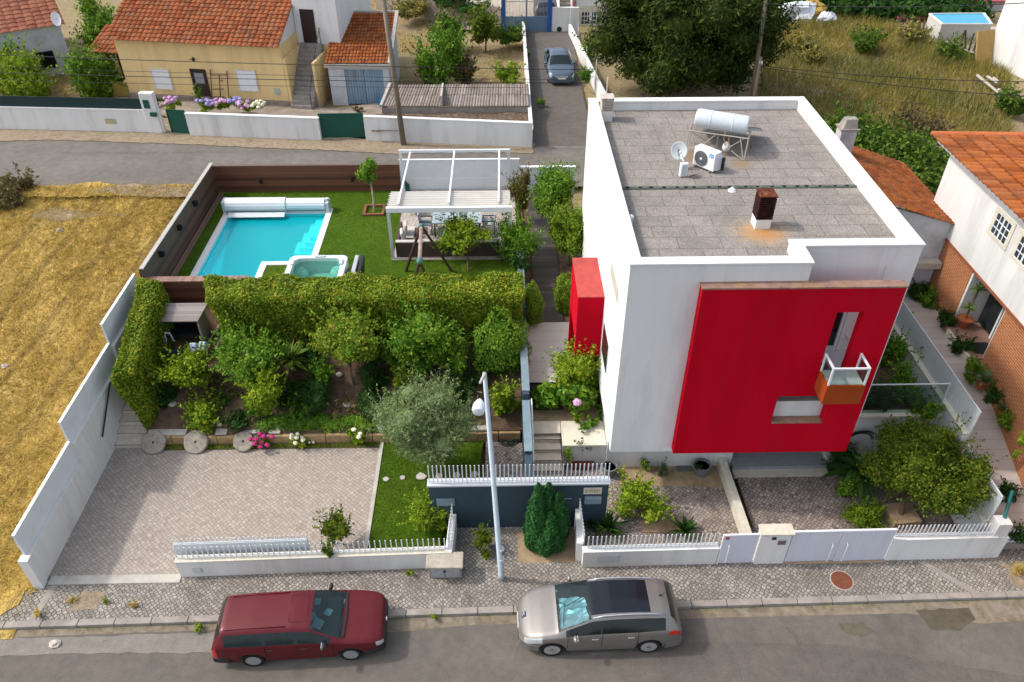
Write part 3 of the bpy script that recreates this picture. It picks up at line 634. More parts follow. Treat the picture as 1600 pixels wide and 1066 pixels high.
# garden slope behind the driveway
def slope_h(x, y):
    u = max(0, min(1, (y - 19.75) / 3.6)); return 0.5 + 1.45 * u + (0.55 * max(0, min(1, (y - 23.4) / 1.1))) + 0.05 * fbm(x * 2, y * 2, 5)
struct(heightsheet('garden_bed_soil', -12.35, 0.72, 19.72, 24.7, 0.2, slope_h, SOIL))
# path beside the house
m = M(); m.quad((0.95, 21.05, 1.55), (3.35, 21.05, 1.55), (3.35, 24.6, 1.55), (0.95, 24.6, 1.55)); struct(m.build('path_tiles', planks('pale_grey_slabs', (0.47, 0.435, 0.395), (0.52, 0.485, 0.44), (0.38, 0.35, 0.32), 0.60, 'Y', .8, 2)))
m = M(); m.add([(1.35, 24.6, 1.57), (2.45, 24.6, 1.57), (2.45, 31.6, 2.46), (1.35, 31.6, 2.46)], [(0, 1, 2, 3)]); m.quad((1.35, 31.6, 2.46), (2.45, 31.6, 2.46), (2.45, 33.8, 2.5), (1.35, 33.8, 2.5)); struct(m.build('deck_path', DECK))
struct(heightsheet('side_bed_soil', 0.7, 3.35, 24.6, 33.9, 0.35, lambda x, y: 1.50 + 0.93 * min(1, (y - 24.6) / 7) + (0.04 * fbm(x * 4, y * 4) if not 1.2 < x < 2.6 else -0.05), SOIL))
struct(M().box(1.0, 3.4, 19.55, 21.05, 0.2, 1.05).build('upper_bed_soil', SOILP))
# garden strip east of the house
struct(heightsheet('side_yard_soil', 11.2, 14.25, 18.3, 28.5, 0.3, lambda x, y: 2.1 + 0.06 * fbm(x * 3, y * 3, 2), SOIL))
# neighbour's path
def nb_h(x, y): return 0.12 + 2.6 * max(0, min(1, (y - 13.6) / 7.0)) 
m = heightsheet('neighbour_path', 14.62, 16.3, 14.9, 28.5, 0.5, nb_h, TILEP); struct(m)
struct(heightsheet('neighbour_yard', 16.3, 40, 14.7, 34, 1.0, lambda x, y: nb_h(x, y) - 0.03, CONC))
# back street and lane
bs0 = [(-60, 31.9), (-30, 33.6), (-13.3, 33.95), (6, 34.0), (30, 35)]; bs1 = [(30, 38.6), (4.95, 38.8), (1.75, 38.9), (-9.5, 40.4), (-27, 41.9), (-60, 44)]
m = M(); m.add([(x, y, 2.56) for x, y in bs0 + bs1], [tuple(range(10))]); struct(m.build('back_road', ASPHB))
m = M(); m.add([(x, y, 2.55) for x, y in [(-60, 43), (-27, 40.9), (-9.5, 39.5), (1.75, 38.2), (1.9, 38.9), (1.9, 41.2), (-9.5, 42), (-27, 43.3), (-60, 46)]], [tuple(range(9))]); 
vg = m.build('back_road_verge', E_VERGE); vg.location.z = 0.010; struct(vg)
m = M(); m.add([(-60, 31.9, 2.3), (-13.6, 33.6, 2.4), (-13.6, 34.6, 2.572), (-20, 34.25, 2.572), (-26, 34.6, 2.572), (-60, 33.2, 2.572)], [tuple(range(6))]); struct(m.build('field_edge', E_FIELD))
m = M(); m.add([(1.8, 38.6, 2.568), (4.95, 38.6, 2.568), (5.25, 57.6, 2.75), (1.95, 57.6, 2.75)], [(0, 1, 2, 3)]); struct(m.build('lane', ASPHL))
# yard beyond the blue gate
m = M(); m.add([(-3, 57.7, 2.76), (4.6, 57.7, 2.76), (6.5, 90, 2.9), (-6, 90, 2.9)], [(0, 1, 2, 3)]); struct(m.build('gravel_yard', earthmat('gravel_yard', (0.42, 0.36, 0.28), (0.50, 0.43, 0.34), (0.36, 0.31, 0.24), 0.5)))

def patch(name, mat, pts, z, seed, amp=.12):
    rd = random.Random(seed); out = []; k = len(pts)
    for i in range(k):
        a, b = Vector(pts[i]), Vector(pts[(i + 1) % k]); n = max(2, int((b - a).length / .25))
        for j in range(n): p = a.lerp(b, j / n); out.append((p.x + rd.uniform(-amp, amp), p.y + rd.uniform(-amp, amp) * .6, z))
    m = M(); m.add(out, [tuple(range(len(out)))]); return struct(m.build(name, mat))
patch('dusty_road_strip', asphalt('dusty_asphalt', (0.24, 0.215, 0.19), (0.28, 0.25, 0.225)), [(-20, 11.6), (-12, 11.85), (-8.0, 11.8), (-8.0, 12.42), (-12, 12.35), (-20, 12.3)], .008, 1, .05)
patch('road_stain', plain('damp_road_stain', (0.115, 0.098, 0.075), .8, var=.25, scale=3), [(9.4, 12.35), (10.1, 12.4), (10.35, 12.1), (9.9, 11.95), (9.5, 12.05)], .009, 2, .05)
patch('road_stain', plain('damp_road_stain_dark', (0.10, 0.084, 0.062), .8, var=.25, scale=3), [(11.8, 12.75), (13.3, 12.8), (13.35, 12.4), (12.7, 12.1), (11.9, 12.15)], .009, 3, .06)
patch('tyre_mark', plain('dark_tyre_mark', (0.12, 0.105, 0.095), .9, var=.2), [(7.9, 12.3), (8.05, 12.3), (8.6, 10.9), (8.75, 10.2), (8.5, 10.2), (8.4, 10.9)], .009, 4, .02)
patch('road_patch', asphalt('repaired_asphalt', (0.132, 0.117, 0.102), (0.148, 0.13, 0.113)), [(4.2, 11.9), (6.5, 11.85), (9.5, 11.7), (12.0, 11.1), (15.5, 10.4), (22, 9.9), (22, 4), (4.2, 4)], .006, 5, .03)
patch('straw_spill', E_FIELD, [(-30, 33.4), (-25, 34.6), (-21, 34.5), (-19.2, 34.9), (-17.6, 34.3), (-15.8, 34.6), (-13.7, 34.2), (-13.7, 33.4)], 2.585, 6, .16)
patch('gravel_apron', E_VERGE, [(-19.5, 34.0), (-17.5, 34.6), (-15.0, 34.3), (-13.7, 34.5), (-13.7, 33.3), (-16, 33.2)], 2.589, 7, .16)
patch('street_verge', E_VERGE, [tuple(G(x, y, 2.57))[:2] for x, y in ((-120, 222), (0, 221), (90, 219), (180, 222), (300, 226), (420, 232), (520, 236), (620, 241), (720, 238), (832, 240), (836, 224), (630, 222), (500, 212), (270, 203), (0, 196), (-120, 190))], 2.587, 8, .10)
patch('straw_spill', E_FIELD, [(-16.5, 12.7), (-14.4, 12.75), (-13.9, 13.3), (-13.75, 14.3), (-14.6, 14.4), (-16.5, 13.8)], .125, 9, .10)
patch('sand_patch', E_VERGE, [(14.9, 13.4), (16.2, 13.5), (16.6, 14.2), (15.0, 14.25)], .107, 10, .12)
patch('sand_patch', E_VERGE, [(-12.4, 13.1), (-11.6, 13.15), (-11.5, 13.7), (-12.3, 13.75)], .107, 11, .10)
# ================= grass cover =================
rng = np.random.default_rng(5)
def scatter(n, x0, x1, y0, y1, hf, keep=None):
    P = np.stack([rng.uniform(x0, x1, n), rng.uniform(y0, y1, n)], 1)
    if keep is not None: P = P[[keep(x, y) for x, y in P]]
    return np.array([(x, y, hf(x, y)) for x, y in P])
def nz2(x, y, s): return fbm(x * s, y * s, 2.2)
Pf = scatter(100000, -29, -13.65, 12.7, 34.3, field_h, lambda x, y: (y > KY(x) + 0.4 or x < -14.2) and fbm(x * 1.7, y * 1.1, 7) + rng.normal(0, .5) > -0.62 and x > -13.6 - (y - 10) * 0.75)
a0 = rng.uniform(0, 1, len(Pf))
Pf = np.concatenate([Pf, np.array([(rng.uniform(-25, -13.7), rng.uniform(33.2, 34.5), 2.58) for _ in range(2600)])])
g1 = blades('straw_grass', L_STRAW, Pf, 0.34, 0.026, 11, 1.6, None, (0.5, -0.9)); tag(g1, kind='stuff', label='flattened golden straw over the empty plot left of the white wall', cat='dry grass')
inl = lambda x, y: not (-12.45 < x < -7.5 and 26.25 < y < 32.2 and not (x > -9.5 and y < 27.4)) and not (x > -4.45 and y > 27.7) and not (-8.4 < x < -5 and y < 26.8)
Pl = scatter(62000, -13.15, 0.7, 24.75, 33.8, lambda x, y: GZ, inl)
g2 = blades('terrace_lawn_grass', L_GRASS, Pl, 0.055, 0.016, 12, 0.6); tag(g2, kind='stuff', label='mown green lawn around the swimming pool', cat='grass')
Pl = scatter(22000, -4.1, -0.7, 14.5, 19.6, lambda x, y: 0.1, lambda x, y: not (x > -1.62 and y < 15.95))
g3 = blades('front_lawn_grass', L_GRASS, Pl, 0.06, 0.016, 13, 0.6); tag(g3, kind='stuff', label='small green lawn under the olive tree', cat='grass')
# ================= main house =================
H = thing('modern_house', 'white flat-roofed cubic house with a big red wall panel and gravel roof', 'house', (7.3, 22.5, 0))
HX0, HX1, HY0, HY1, HB = 3.35, 11.28, 17.0, 28.25, 17.83
RZ = 8.72   # roof deck level
m = M()
plan = [(HX0, HY0), (8.05, HY0), (8.05, HB), (HX1, HB), (HX1, HY1), (HX0, HY1)]
ip = [(3.62, 17.28), (7.77, 17.28), (7.77, 18.11), (11.02, 18.11), (11.02, 27.97), (3.62, 27.97)]
def ring(m, out, inn, z0, z1):
    k = len(out); m.add([(x, y, z0) for x, y in out] + [(x, y, z1) for x, y in out] + [(x, y, z1) for x, y in inn] + [(x, y, z0) for x, y in inn],
          [(i, (i + 1) % k, k + (i + 1) % k, k + i) for i in range(k)] + [(k + i, k + (i + 1) % k, 2 * k + (i + 1) % k, 2 * k + i) for i in range(k)] + [(2 * k + i, 2 * k + (i + 1) % k, 3 * k + (i + 1) % k, 3 * k + i) for i in range(k)] + [(3 * k + i, 3 * k + (i + 1) % k, (i + 1) % k, i) for i in range(k)])
ring(m, plan, ip, 8.4, 9.03)
# outer walls below parapet, with the front-left block and a recess behind the red panel's upper opening
m.box(HX0, 7.6, HY0, HB, 2.2, 8.4); m.box(7.6, 8.05, HY0, HB, 4.75, 8.4); m.box(7.6, 8.05, HY0, HB, 2.2, 3.4); m.box(7.6, 8.05, 17.65, HB, 3.4, 4.75)
def house_body(m):
    # side and rear walls as boxes round the openings
    m.box(HX0, 7.9, HB, HY1 , 2.2, 8.4)
    m.box(9.05 - 1.15, HX1, HB, HY1, 2.2, 3.4)
    m.box(7.9, HX1, 18.9, HY1, 3.4, 8.4)
    m.box(7.9, 8.55, HB, 18.9, 3.4, 8.4)
    m.box(10.46, HX1, HB, 18.9, 3.4, 8.4)
    m.box(8.55, 10.45, HB, 18.9, 3.4, 4.99)
    m.box(8.55, 10.45, HB, 18.9, 7.35, 8.4)
house_body(m)
m.build('wall', WHITE, H)
m = M()   # lower storey walls
m.box(3.5, 7.75, 18.3, 27.9, 0.0, 2.2); m.box(10.95, 12.9, 18.3, 18.5, 0.0, 2.3); m.box(10.95, 11.1, 18.5, 21, 0.0, 2.2)
m.box(7.75, 10.95, 20.6, 20.8, 0, 2.2)
m.build('lower_wall', WHITE, H)
m = M(); m.add([(7.78, 17.85, 0.11), (10.95, 17.85, 0.11), (10.95, 18.25, 0.11), (7.78, 18.25, 0.11)], [(0, 1, 2, 3)]); m.box(7.76, 10.94, 17.75, 18.05, 0.05, 0.17)
m.build('garage_threshold', STONECAP, H)
m = M(); m.box(7.76, 10.94, 18.05, 20.6, 0.05, 0.3); m.build('garage_floor', plain('grey_floor_paint', (0.30, 0.31, 0.32), 0.6, var=0.1), H)
m = M(); m.box(8.6, 9.9, 18.9, 19.6, 0.3, 0.32); m.build('door_mat', BLACK, H)
m = M(); m.box(8.0, 10.7, 20.5, 20.6, 0.3, 2.15)
gd = m.build('garage_door', GMETAL, H)
M().sheet([(3.5, 17.2), (7.9, 17.2), (7.9, 18.0), (11.1, 18.0), (11.1, 28.05), (3.5, 28.05)], RZ).build('roof_deck', SLAB, H)
# parapet copings: lighter slabs set on top, mitred ring
m = M(); o2 = [(HX0 - .03, HY0 - .03), (8.08, HY0 - .03), (8.08, HB - .03), (HX1 + .03, HB - .03), (HX1 + .03, HY1 + .03), (HX0 - .03, HY1 + .03)]
i2 = [(3.66, 17.32), (7.73, 17.32), (7.73, 18.15), (10.98, 18.15), (10.98, 27.93), (3.66, 27.93)]
ring(m, o2, i2, 9.035, 9.09); m.build('parapet_coping', CAP, H, bev=0.008)
# gutter strip across the deck
m = M(); m.box(3.64, 11.0, 21.74, 21.765, RZ, RZ + 0.03); m.box(3.64, 11.0, 21.90, 21.925, RZ, RZ + 0.025)
rd = random.Random(3)
x = 3.7
while x < 10.9:
    l = rd.uniform(0.25, 0.5); m.box(x, x + l - 0.12, 21.80, 21.88, RZ + 0.005, RZ + 0.03); x += l
m.build('roof_drain_channel', plain('green_grey_channel', (0.12, 0.14, 0.115), 0.8, var=0.5), H)
M().box(3.64, 11.0, 21.766, 21.899, RZ + 0.001, RZ + 0.006).build('drain_gap', DARK, H)
# red panel wall with two openings
RX0, RX1, RZ0, RZ1, RY0, RY1 = 5.23, 10.55, 2.39, 8.46, 16.72, 16.99
UX0, UX1, UZ0, UZ1 = 8.93, 9.66, 5.40, 7.68
LX0, LX1, LZ0, LZ1 = 7.98, 9.52, 3.62, 4.70
BX0, BX1, BZ0, BZ1 = 8.94, 10.0, 5.0, 5.67   # balcony body
m = M()
for a in ((RX0, LX0, RZ0, RZ1), (LX0, RX1, RZ0, LZ0), (LX1, RX1, LZ0, UZ0), (LX0, LX1, LZ1, UZ0), (LX0, UX0, UZ0, RZ1), (UX1, RX1, UZ0, RZ1), (UX0, UX1, UZ1, RZ1)):
    m.box(a[0], a[1], RY0, RY1, a[2], a[3])
rp = m.build('red_panel_wall', RED, H)
M().box(RX0 - .02, RX1 + .02, RY0 - .03, RY1 + .01, RZ1 + .003, RZ1 + 0.05).build('ledge', LEDGE, rp)
M().box(LX0 + .01, LX1 - .01, RY0 - .02, 16.99, LZ0 + .003, LZ0 + .03).build('window_sill', LEDGE, rp)
# glazing in the lower opening
lo_ = M().box(LX0 - .3, LX1 + .25, 17.004, 17.6, 3.4, 4.24).build('lower_opening_parapet', WHITE, H); M().box(LX0 - .3, LX1 + .25, 17.0, 17.62, 4.242, 4.26).build('parapet_ledge', CONC, lo_)
# recess behind upper opening: floor, door frame, open leaf, curtain
M().box(8.5, 10.45, 17.0, 18.85, 5.42, 5.50).build('balcony_floor', plain('pale_floor', (0.52, 0.52, 0.53), 0.6, var=0.06), H)
m = M()
for a in ((8.70, 8.78), (9.70, 9.78), (9.80, 9.90)): m.box(a[0], a[1], 17.78, 17.9, 5.51, 7.34)
m.box(8.78, 9.70, 17.80, 17.9, 5.51, 5.66); m.box(8.78, 9.70, 17.8, 17.9, 7.24, 7.34)
wf = m.build('window_frame', WMETAL, H)
M().box(8.78, 9.70, 17.84, 17.86, 5.66, 7.24).build('pane', GLASSD, wf)
M().box(9.91, 10.44, 17.80, 18.0, 5.51, 7.34).build('recess_wall', WHITE, H)
M().path([(9.95, 17.8, 6.1), (10.25, 17.7, 5.75)], .02, 6).build('recess_rail', WMETAL, H)
M().box(9.05, 9.35, 16.9, 17.25, 5.502, 5.52).build('door_mat', BLACK, H)
# balcony
m = M(); BYF = 16.04
m.box(BX0, BX1, BYF, RY0 - .001, BZ0, BZ1)
bo = m.build('balcony', ORANGE, H)
M().box(BX0 + .05, BX1 - .05, BYF + .05, RY0 - .005, BZ1 + .002, BZ1 + .015).build('balcony_deck', plain('balcony_tiles', (0.6, 0.6, 0.6), 0.6), bo)
m = M(); t_ = 0.05; zt = 6.28
for x in (BX0 + .04, BX1 - .04):
    m.box(x - t_ / 2, x + t_ / 2, BYF + .02, RY0 - .003, zt - t_, zt); m.box(x - t_ / 2, x + t_ / 2, BYF + .02, BYF + .07, BZ1 + .002, zt - t_ - .001); m.box(x - t_ / 2, x + t_ / 2, RY0 - .055, RY0 - .004, BZ1 + .002, zt - t_ - .001)
m.box(BX0 + .066, BX1 - .066, BYF + .02, BYF + .07, zt - t_ + .002, zt - .002)
m.build('balcony_rail', WMETAL, bo)
m = M(); m.box(BX0 + .07, BX1 - .07, BYF + .04, BYF + .05, BZ1 + .01, zt - .06)
for x in (BX0 + .04, BX1 - .04): m.box(x - .004, x + .004, BYF + .08, RY0 - .06, BZ1 + .01, zt - .06)
m.build('balcony_glass', GLASS, bo)
# side windows on the west wall: narrow lozenge openings with stone reveals
def lozenge(pts, nm):
    m = M(); m.extr([(HX0 - 0.012, y, z) for y, z in pts], (0.05, 0, 0)); return m.build(nm, plain('stone_reveal', (0.50, 0.46, 0.38), 0.8, var=0.1), H)
m = M(); m.box(HX0 - .015, HX0 + .03, 18.35, 19.9, 6.9, 7.34); m.build('side_window', plain('side_window_stone', (0.46, 0.43, 0.36), 0.8, var=0.12), H)
m = M(); m.box(HX0 - .015, HX0 + .03, 18.9, 20.3, 3.55, 4.9); sw = m.build('side_window', WMETAL, H)
m = M(); m.box(HX0 - .03, HX0 - .018, 19.0, 20.2, 3.7, 4.8); m.build('pane', GLASSD, sw)
# red entrance porch (portal box)
PX0, PY0, PY1, PZ1 = 2.50, 20.62, 22.95, 5.5
m = M(); m.box(PX0, HX0 - .002, PY0, PY0 + .22, 3.1, PZ1); m.box(PX0, HX0 - .002, PY1 - .22, PY1, 1.55, PZ1); m.box(PX0, HX0 - .002, PY0 + .221, PY1 - .221, PZ1 - .35, PZ1)
po = m.build('entrance_porch', RED, H)
M().box(PX0 - .01, HX0 - .004, PY0 - .01, PY1 + .01, PZ1 + .003, PZ1 + .03).build('porch_top', REDT, po)
m = M(); m.box(PX0 + .003, PX0 + .1, PY0 + .222, PY1 - .222, 3.6, PZ1 - .352)
m.build('porch_fin', RED, po)
M().box(3.2, 3.34, PY0 + .3, PY1 - .3, 1.57, 4.2).build('front_door', plain('dark_door', (0.05, 0.03, 0.02), 0.6), po)

# ---- chimneys (parts of the house) ----
def chimney(x0, x1, y0, y1, zb, zt, zw, nm, top, lou):
    base = M().box(x0, x1, y0, y1, RZ - .02, zw).build(nm, WHITE2, H)
    m = M(); k = int((zt - zw) / 0.055)
    for i in range(k):
        z = zw + 0.01 + i * 0.055; m.box(x0 - .015, x1 + .015, y0 - .015, y1 + .015, z, z + .028)
    m.box(x0 + .05, x1 - .05, y0 + .05, y1 - .05, zw, zt)
    for cx_ in (x0, x1 - .04):
        for cy_ in (y0, y1 - .04): m.box(cx_, cx_ + .04, cy_, cy_ + .04, zw, zt)
    m.build('louvre_cowl', lou, base)
    M().box(x0 - .03, x1 + .03, y0 - .03, y1 + .03, zt, zt + .03).build('cowl_lid', top, base)
chimney(7.2, 7.63, 19.3, 19.74, 0, 9.72, 9.02, 'chimney', RUST, RUSTD)
chimney(3.68, 4.08, 26.95, 27.4, 0, 9.55, 9.1, 'chimney', plain('rust_spotted_lid', (0.5, 0.45, 0.4), 0.7, dirt=(0.32, 0.08, 0.04, 0.9), dscale=5), plain('rusty_white_louvres', (0.48, 0.42, 0.38), 0.7, dirt=(0.25, 0.06, 0.03, 0.9), dscale=4))
M().lathe((3.74, 19.65, RZ), [(0.05, 0), (0.05, .2), (0.075, .2), (0.075, .26), (0.03, .3)], 12).build('vent_pipe', PLASTW, H, True)
M().lathe((11.07, 24.3, RZ), [(0.05, 0), (0.05, .2), (0.10, .2), (0.10, .26), (0.03, .3)], 12).build('vent_pipe', PLASTW, H, True)
M().lathe((7.12, 21.62, RZ), [(0.13, 0), (0.10, .05), (0.02, .12)], 12).build('vent_cap', PLASTW, H, True)

# ---- solar water heater ----
rz = math.atan2(-(33.0), 88.0) * 0.55
sh = thing('solar_water_heater', 'solar water heater with a white horizontal tank on a steel frame on the gravel roof', 'water heater', (7.0, 24.2, RZ))
A = YP(1085, 186, 24.7); Bp = YP(1172, 197, 24.35)
A.z = 9.75; Bp.z = 9.75; A = G(1087, 183, 9.78); Bp = G(1170, 196, 9.74)
d = (Bp - A).normalized(); nrm = Vector((d.y, -d.x, 0))
m = M(); R0 = 0.29
ks = [0, .02, .06, .28, .285, .3, .305, .7, .705, .72, .725, .94, .98, 1.0]; rr = [.20, .27, .29, .29, .3, .3, .29, .29, .3, .3, .29, .29, .27, .2]
m.path([A.lerp(Bp, k) for k in ks], rr, 22); m.build('tank', plain('white_tank_enamel', (0.55, 0.60, 0.64), 0.35, 0.0, var=0.05), sh, True)
m = M(); fz = 9.42; a0 = A + nrm * .30 - d * .12; b0 = Bp + nrm * .30 + d * .08; a0.z = b0.z = fz
a1 = a0 - nrm * .62; b1 = b0 - nrm * .62
for p, q in ((a0, b0), (a1, b1), (a0, a1), (b0, b1)): m.tube(p, q, .022, n=6)
fa, fb = a0 + nrm * .12, b0 + nrm * .12; fa.z = fb.z = RZ
for p, q in ((a0, fa), (b0, fb), (b0 - d * 0.25 - Vector((0, 0, 0)), fb - d * .03), (a1, Vector((a1.x, a1.y, RZ))), (b1, Vector((b1.x, b1.y, RZ)))): m.tube(p, q, .02, n=6)
mid0 = a0.lerp(b0, .5); midf = a0.lerp(b0, .5) - nrm * .3; midf.z = RZ
m.tube(mid0, midf, .018, n=6); m.tube(a0 + d * .05, a0.lerp(b0, .3) - nrm * .5 - Vector((0, 0, .5)), .013, n=6); m.tube(a0.lerp(b0, .47), a0.lerp(b0, .25) - Vector((0, 0, .45)), .013, n=6); m.tube(b0 - d * .1, a0.lerp(b0, .7) - Vector((0, 0, .4)), .013, n=6); m.tube(b0 - d * .45 - Vector((0, 0, .5)), fb - d * .05, .018, n=6)
m.build('stand', plain('rust_streaked_frame', (0.42, 0.38, 0.33), 0.6, 0.3, var=0.15, dirt=(0.25, 0.12, 0.05, 0.6), dscale=4), sh)
# collector leaning away behind the tank
c0 = a1 + Vector((0, 0, .05)) + d * .05; c1 = b1 + Vector((0, 0, .05)) + d * .35; bk = -nrm * 1.35
m = M(); lo = Vector((0, 0, RZ + .15 - fz)); m.hexa([c0, c1, c1 + bk + lo, c0 + bk + lo, c0 + Vector((0, 0, .08)), c1 + Vector((0, 0, .08)), c1 + bk + lo + Vector((0, 0, .08)), c0 + bk + lo + Vector((0, 0, .08))])
m.build('collector_frame', STEEL, sh)
up = Vector((0, 0, .085)); q = [c0 + d * .05 - nrm * .05, c1 - d * .05 - nrm * .05, c1 - d * .05 + (bk + lo) * .95, c0 + d * .05 + (bk + lo) * .95]
m = M(); m.quad(*[p + up for p in q]); m.build('collector_glass', plain('dark_collector_glass', (0.02, 0.022, 0.028), 0.2), sh)
m = M(); ex = a0.lerp(b0, .66) - nrm * .1; ex.z = 9.0; m.ell(ex, (.13, .13, .17), 12, 8); m.build('expansion_vessel', PLASTW, sh, True)
m = M(); q0 = a0.lerp(b0, .6); m.path([q0 + Vector((0, 0, .15)) - nrm * .2, q0 + Vector((0, 0, -.1)), q0 + d * .1 + Vector((0, 0, -.4)), q0 + d * .12 + nrm * .0 + Vector((0, 0, -.68))], .018, 6); m.path([q0 + d * .12 - nrm * .2, q0 + d * .2 + Vector((0, 0, -.3)), q0 + d * .14 + Vector((0, 0, -.68))], .014, 6); m.build('pipe', plain('copper_pipe', (0.42, 0.27, 0.18), 0.5, 0.4), sh)

# ---- air conditioner ----
ac = thing('air_conditioner', 'white outdoor air conditioner with a round fan grille beside the satellite dish', 'air conditioner', tuple(G(1100, 268, RZ)))
aL, aR = G(1081, 259, RZ), G(1117, 274, RZ); dx = (aR - aL).normalized(); ny = Vector((-dx.y, dx.x, 0)); wA = 0.82; dA = 0.34; hA = 0.60; zb = RZ + .07
m = M(); P = [aL, aL + dx * wA, aL + dx * wA + ny * dA, aL + ny * dA]; m.hexa([(p.x, p.y, zb) for p in P] + [(p.x, p.y, zb + hA) for p in P])
acb = m.build('casing', PLASTW, ac, bev=0.02)
m = M(); c = aL + dx * .31 - ny * .006; c.z = zb + .29
Rm = Matrix((dx, -ny, (0, 0, 1))).transposed()
def disc(m, c, r0, r1, dep, n=28):
    vs = []; 
    for rr_, dd in ((r0, 0), (r1, 0), (r1, dep), (r0, dep)):
        for j in range(n):
            t = 2 * math.pi * j / n; vs.append(c + dx * rr_ * math.cos(t) + Vector((0, 0, rr_ * math.sin(t))) - ny * dd)
    m.add(vs, [(a * n + j, a * n + (j + 1) % n, ((a + 1) % 4) * n + (j + 1) % n, ((a + 1) % 4) * n + j) for a in range(4) for j in range(n)])
for k in range(6): disc(m, c, .035 + .038 * k, .052 + .038 * k, .012)
for k in range(8):
    a = k * math.pi / 4; m.tube(c, c + dx * .25 * math.cos(a) + Vector((0, 0, .25 * math.sin(a))), .005, n=4)
m.build('fan_grille', plain('dark_grille', (0.16, 0.17, 0.18), 0.5), ac)
m = M(); disc(m, c, 0.001, .25, .004); m.build('fan', plain('fan_dark_grey', (0.05, 0.055, 0.06), 0.6), ac)  # plain dark grey disc behind the grille
m = M(); disc(m, c, 0.001, .04, .016); m.build('fan_hub', PLASTW, ac)
m = M(); p = aL + dx * .60 - ny * .004; p.z = zb + .44; m.extr([p, p + dx * .15, p + dx * .15 + Vector((0, 0, .11)), p + Vector((0, 0, .11))], -ny * .004)
lg = m.build('badge', plain('badge_blue', (0.01, 0.26, 0.60), 0.5), ac)
m = M()
for k in range(3):
    q = p + dx * (.025 + .038 * k) - ny * .005 + Vector((0, 0, .035)); m.extr([q, q + dx * .022, q + dx * .022 + Vector((0, 0, .04)), q + Vector((0, 0, .04))], -ny * .002)
m.build('badge_lettering', PLASTW, lg)
m = M()
for k in (0.1, 0.68):
    q = aL + dx * k; m.tube(q - ny * .04 + Vector((0, 0, .03)), q + ny * (dA + .05) + Vector((0, 0, .03)), .03, n=8)
m.build('foot', CONC, ac)
m = M(); q = aL + dx * (wA + .03) + ny * .2; m.obox((q.x, q.y, zb + .22), (.06, .2, .4), math.atan2(dx.y, dx.x)); m.build('valve_cover', GMETAL, ac)
m = M(); q = q + ny * .16 + dx * .05; m.obox((q.x, q.y, zb + .2), (.08, .08, .42), math.atan2(dx.y, dx.x)); m.build('insulated_pipe', BLACK, ac)

# ---- satellite dish + cabinet ----
sd = thing('satellite_dish', 'pale grey satellite dish on a short mast left of the air conditioner', 'satellite dish', tuple(G(1062, 262, RZ)))
c = G(1061, 236, RZ + .55); n_ = Vector((-0.1, -0.83, 0.55)).normalized(); u_ = n_.cross(Vector((0, 0, 1))).normalized(); v_ = u_.cross(n_)
m = M(); vs = []; K = 24
for i, r in enumerate((0.002, .09, .17, .23, .26)):
    for j in range(K):
        t = 2 * math.pi * j / K; vs.append(c + u_ * r * math.cos(t) + v_ * r * 1.12 * math.sin(t) + n_ * (r * r * 0.9))
m.add(vs, [(i * K + j, i * K + (j + 1) % K, (i + 1) * K + (j + 1) % K, (i + 1) * K + j) for i in range(4) for j in range(K)])
do = m.build('reflector', plain('dish_grey', (0.50, 0.54, 0.54), 0.5), sd, 'all'); sm = do.modifiers.new('t', 'SOLIDIFY'); sm.thickness = 0.01
m = M(); base = G(1066, 268, RZ); m.path([base, base + Vector((0, 0, .35)), c - n_ * .03], .02, 6); m.path([c - v_ * .3, c - v_ * .33 + n_ * .12, c + n_ * .38 - v_ * .12], .01, 6); m.build('mast', STEEL, sd)
m = M(); q = c + n_ * .40 - v_ * .1; m.ell(q, (.035, .035, .05)); m.build('receiver', PLASTW, sd, True)
m = M()   # lettering strokes on the dish
for k, (a, b2) in enumerate(((-.1, -.05), (-.05, -.1), (-.02, -.02), (.03, .06), (.06, .1))):
    p0 = c + v_ * (.0 - .055 * k) + u_ * .0 + n_ * .02; m.extr([p0 - u_ * .045, p0 + u_ * (.03 if k % 2 else .045), p0 + u_ * .04 + v_ * .018, p0 - u_ * .03 + v_ * .018], n_ * .004)
m.build('dish_lettering', BLACK, sd)
cb = thing('roof_cabinet', 'small white upright cabinet on the roof in front of the satellite dish', 'cabinet', tuple(G(1066, 278, RZ)))
q = G(1066, 277, RZ); m = M(); m.obox((q.x + .02, q.y + .05, RZ + .24), (.24, .14, .44), math.radians(12)); m.build('body', PLASTW, cb, bev=0.02)
m = M(); m.obox((q.x + .03, q.y - .02, RZ + .24), (.16, .01, .34), math.radians(12)); m.build('door', GMETAL, cb)
q = G(1083, 277, RZ); m = M()
for k in range(3): m.path([q + Vector((math.cos(a) * (.1 + .02 * k) + k * .05, math.sin(a) * .1, .02 + .012 * k)) for a in [i * math.pi / 8 for i in range(16)]], .009, 5, True)
tag(m.build('cable_coil', plain('cable_grey_brown', (0.16, 0.12, 0.12), 0.7)), 'loose coil of cable on the roof between cabinet and air conditioner', 'cable')
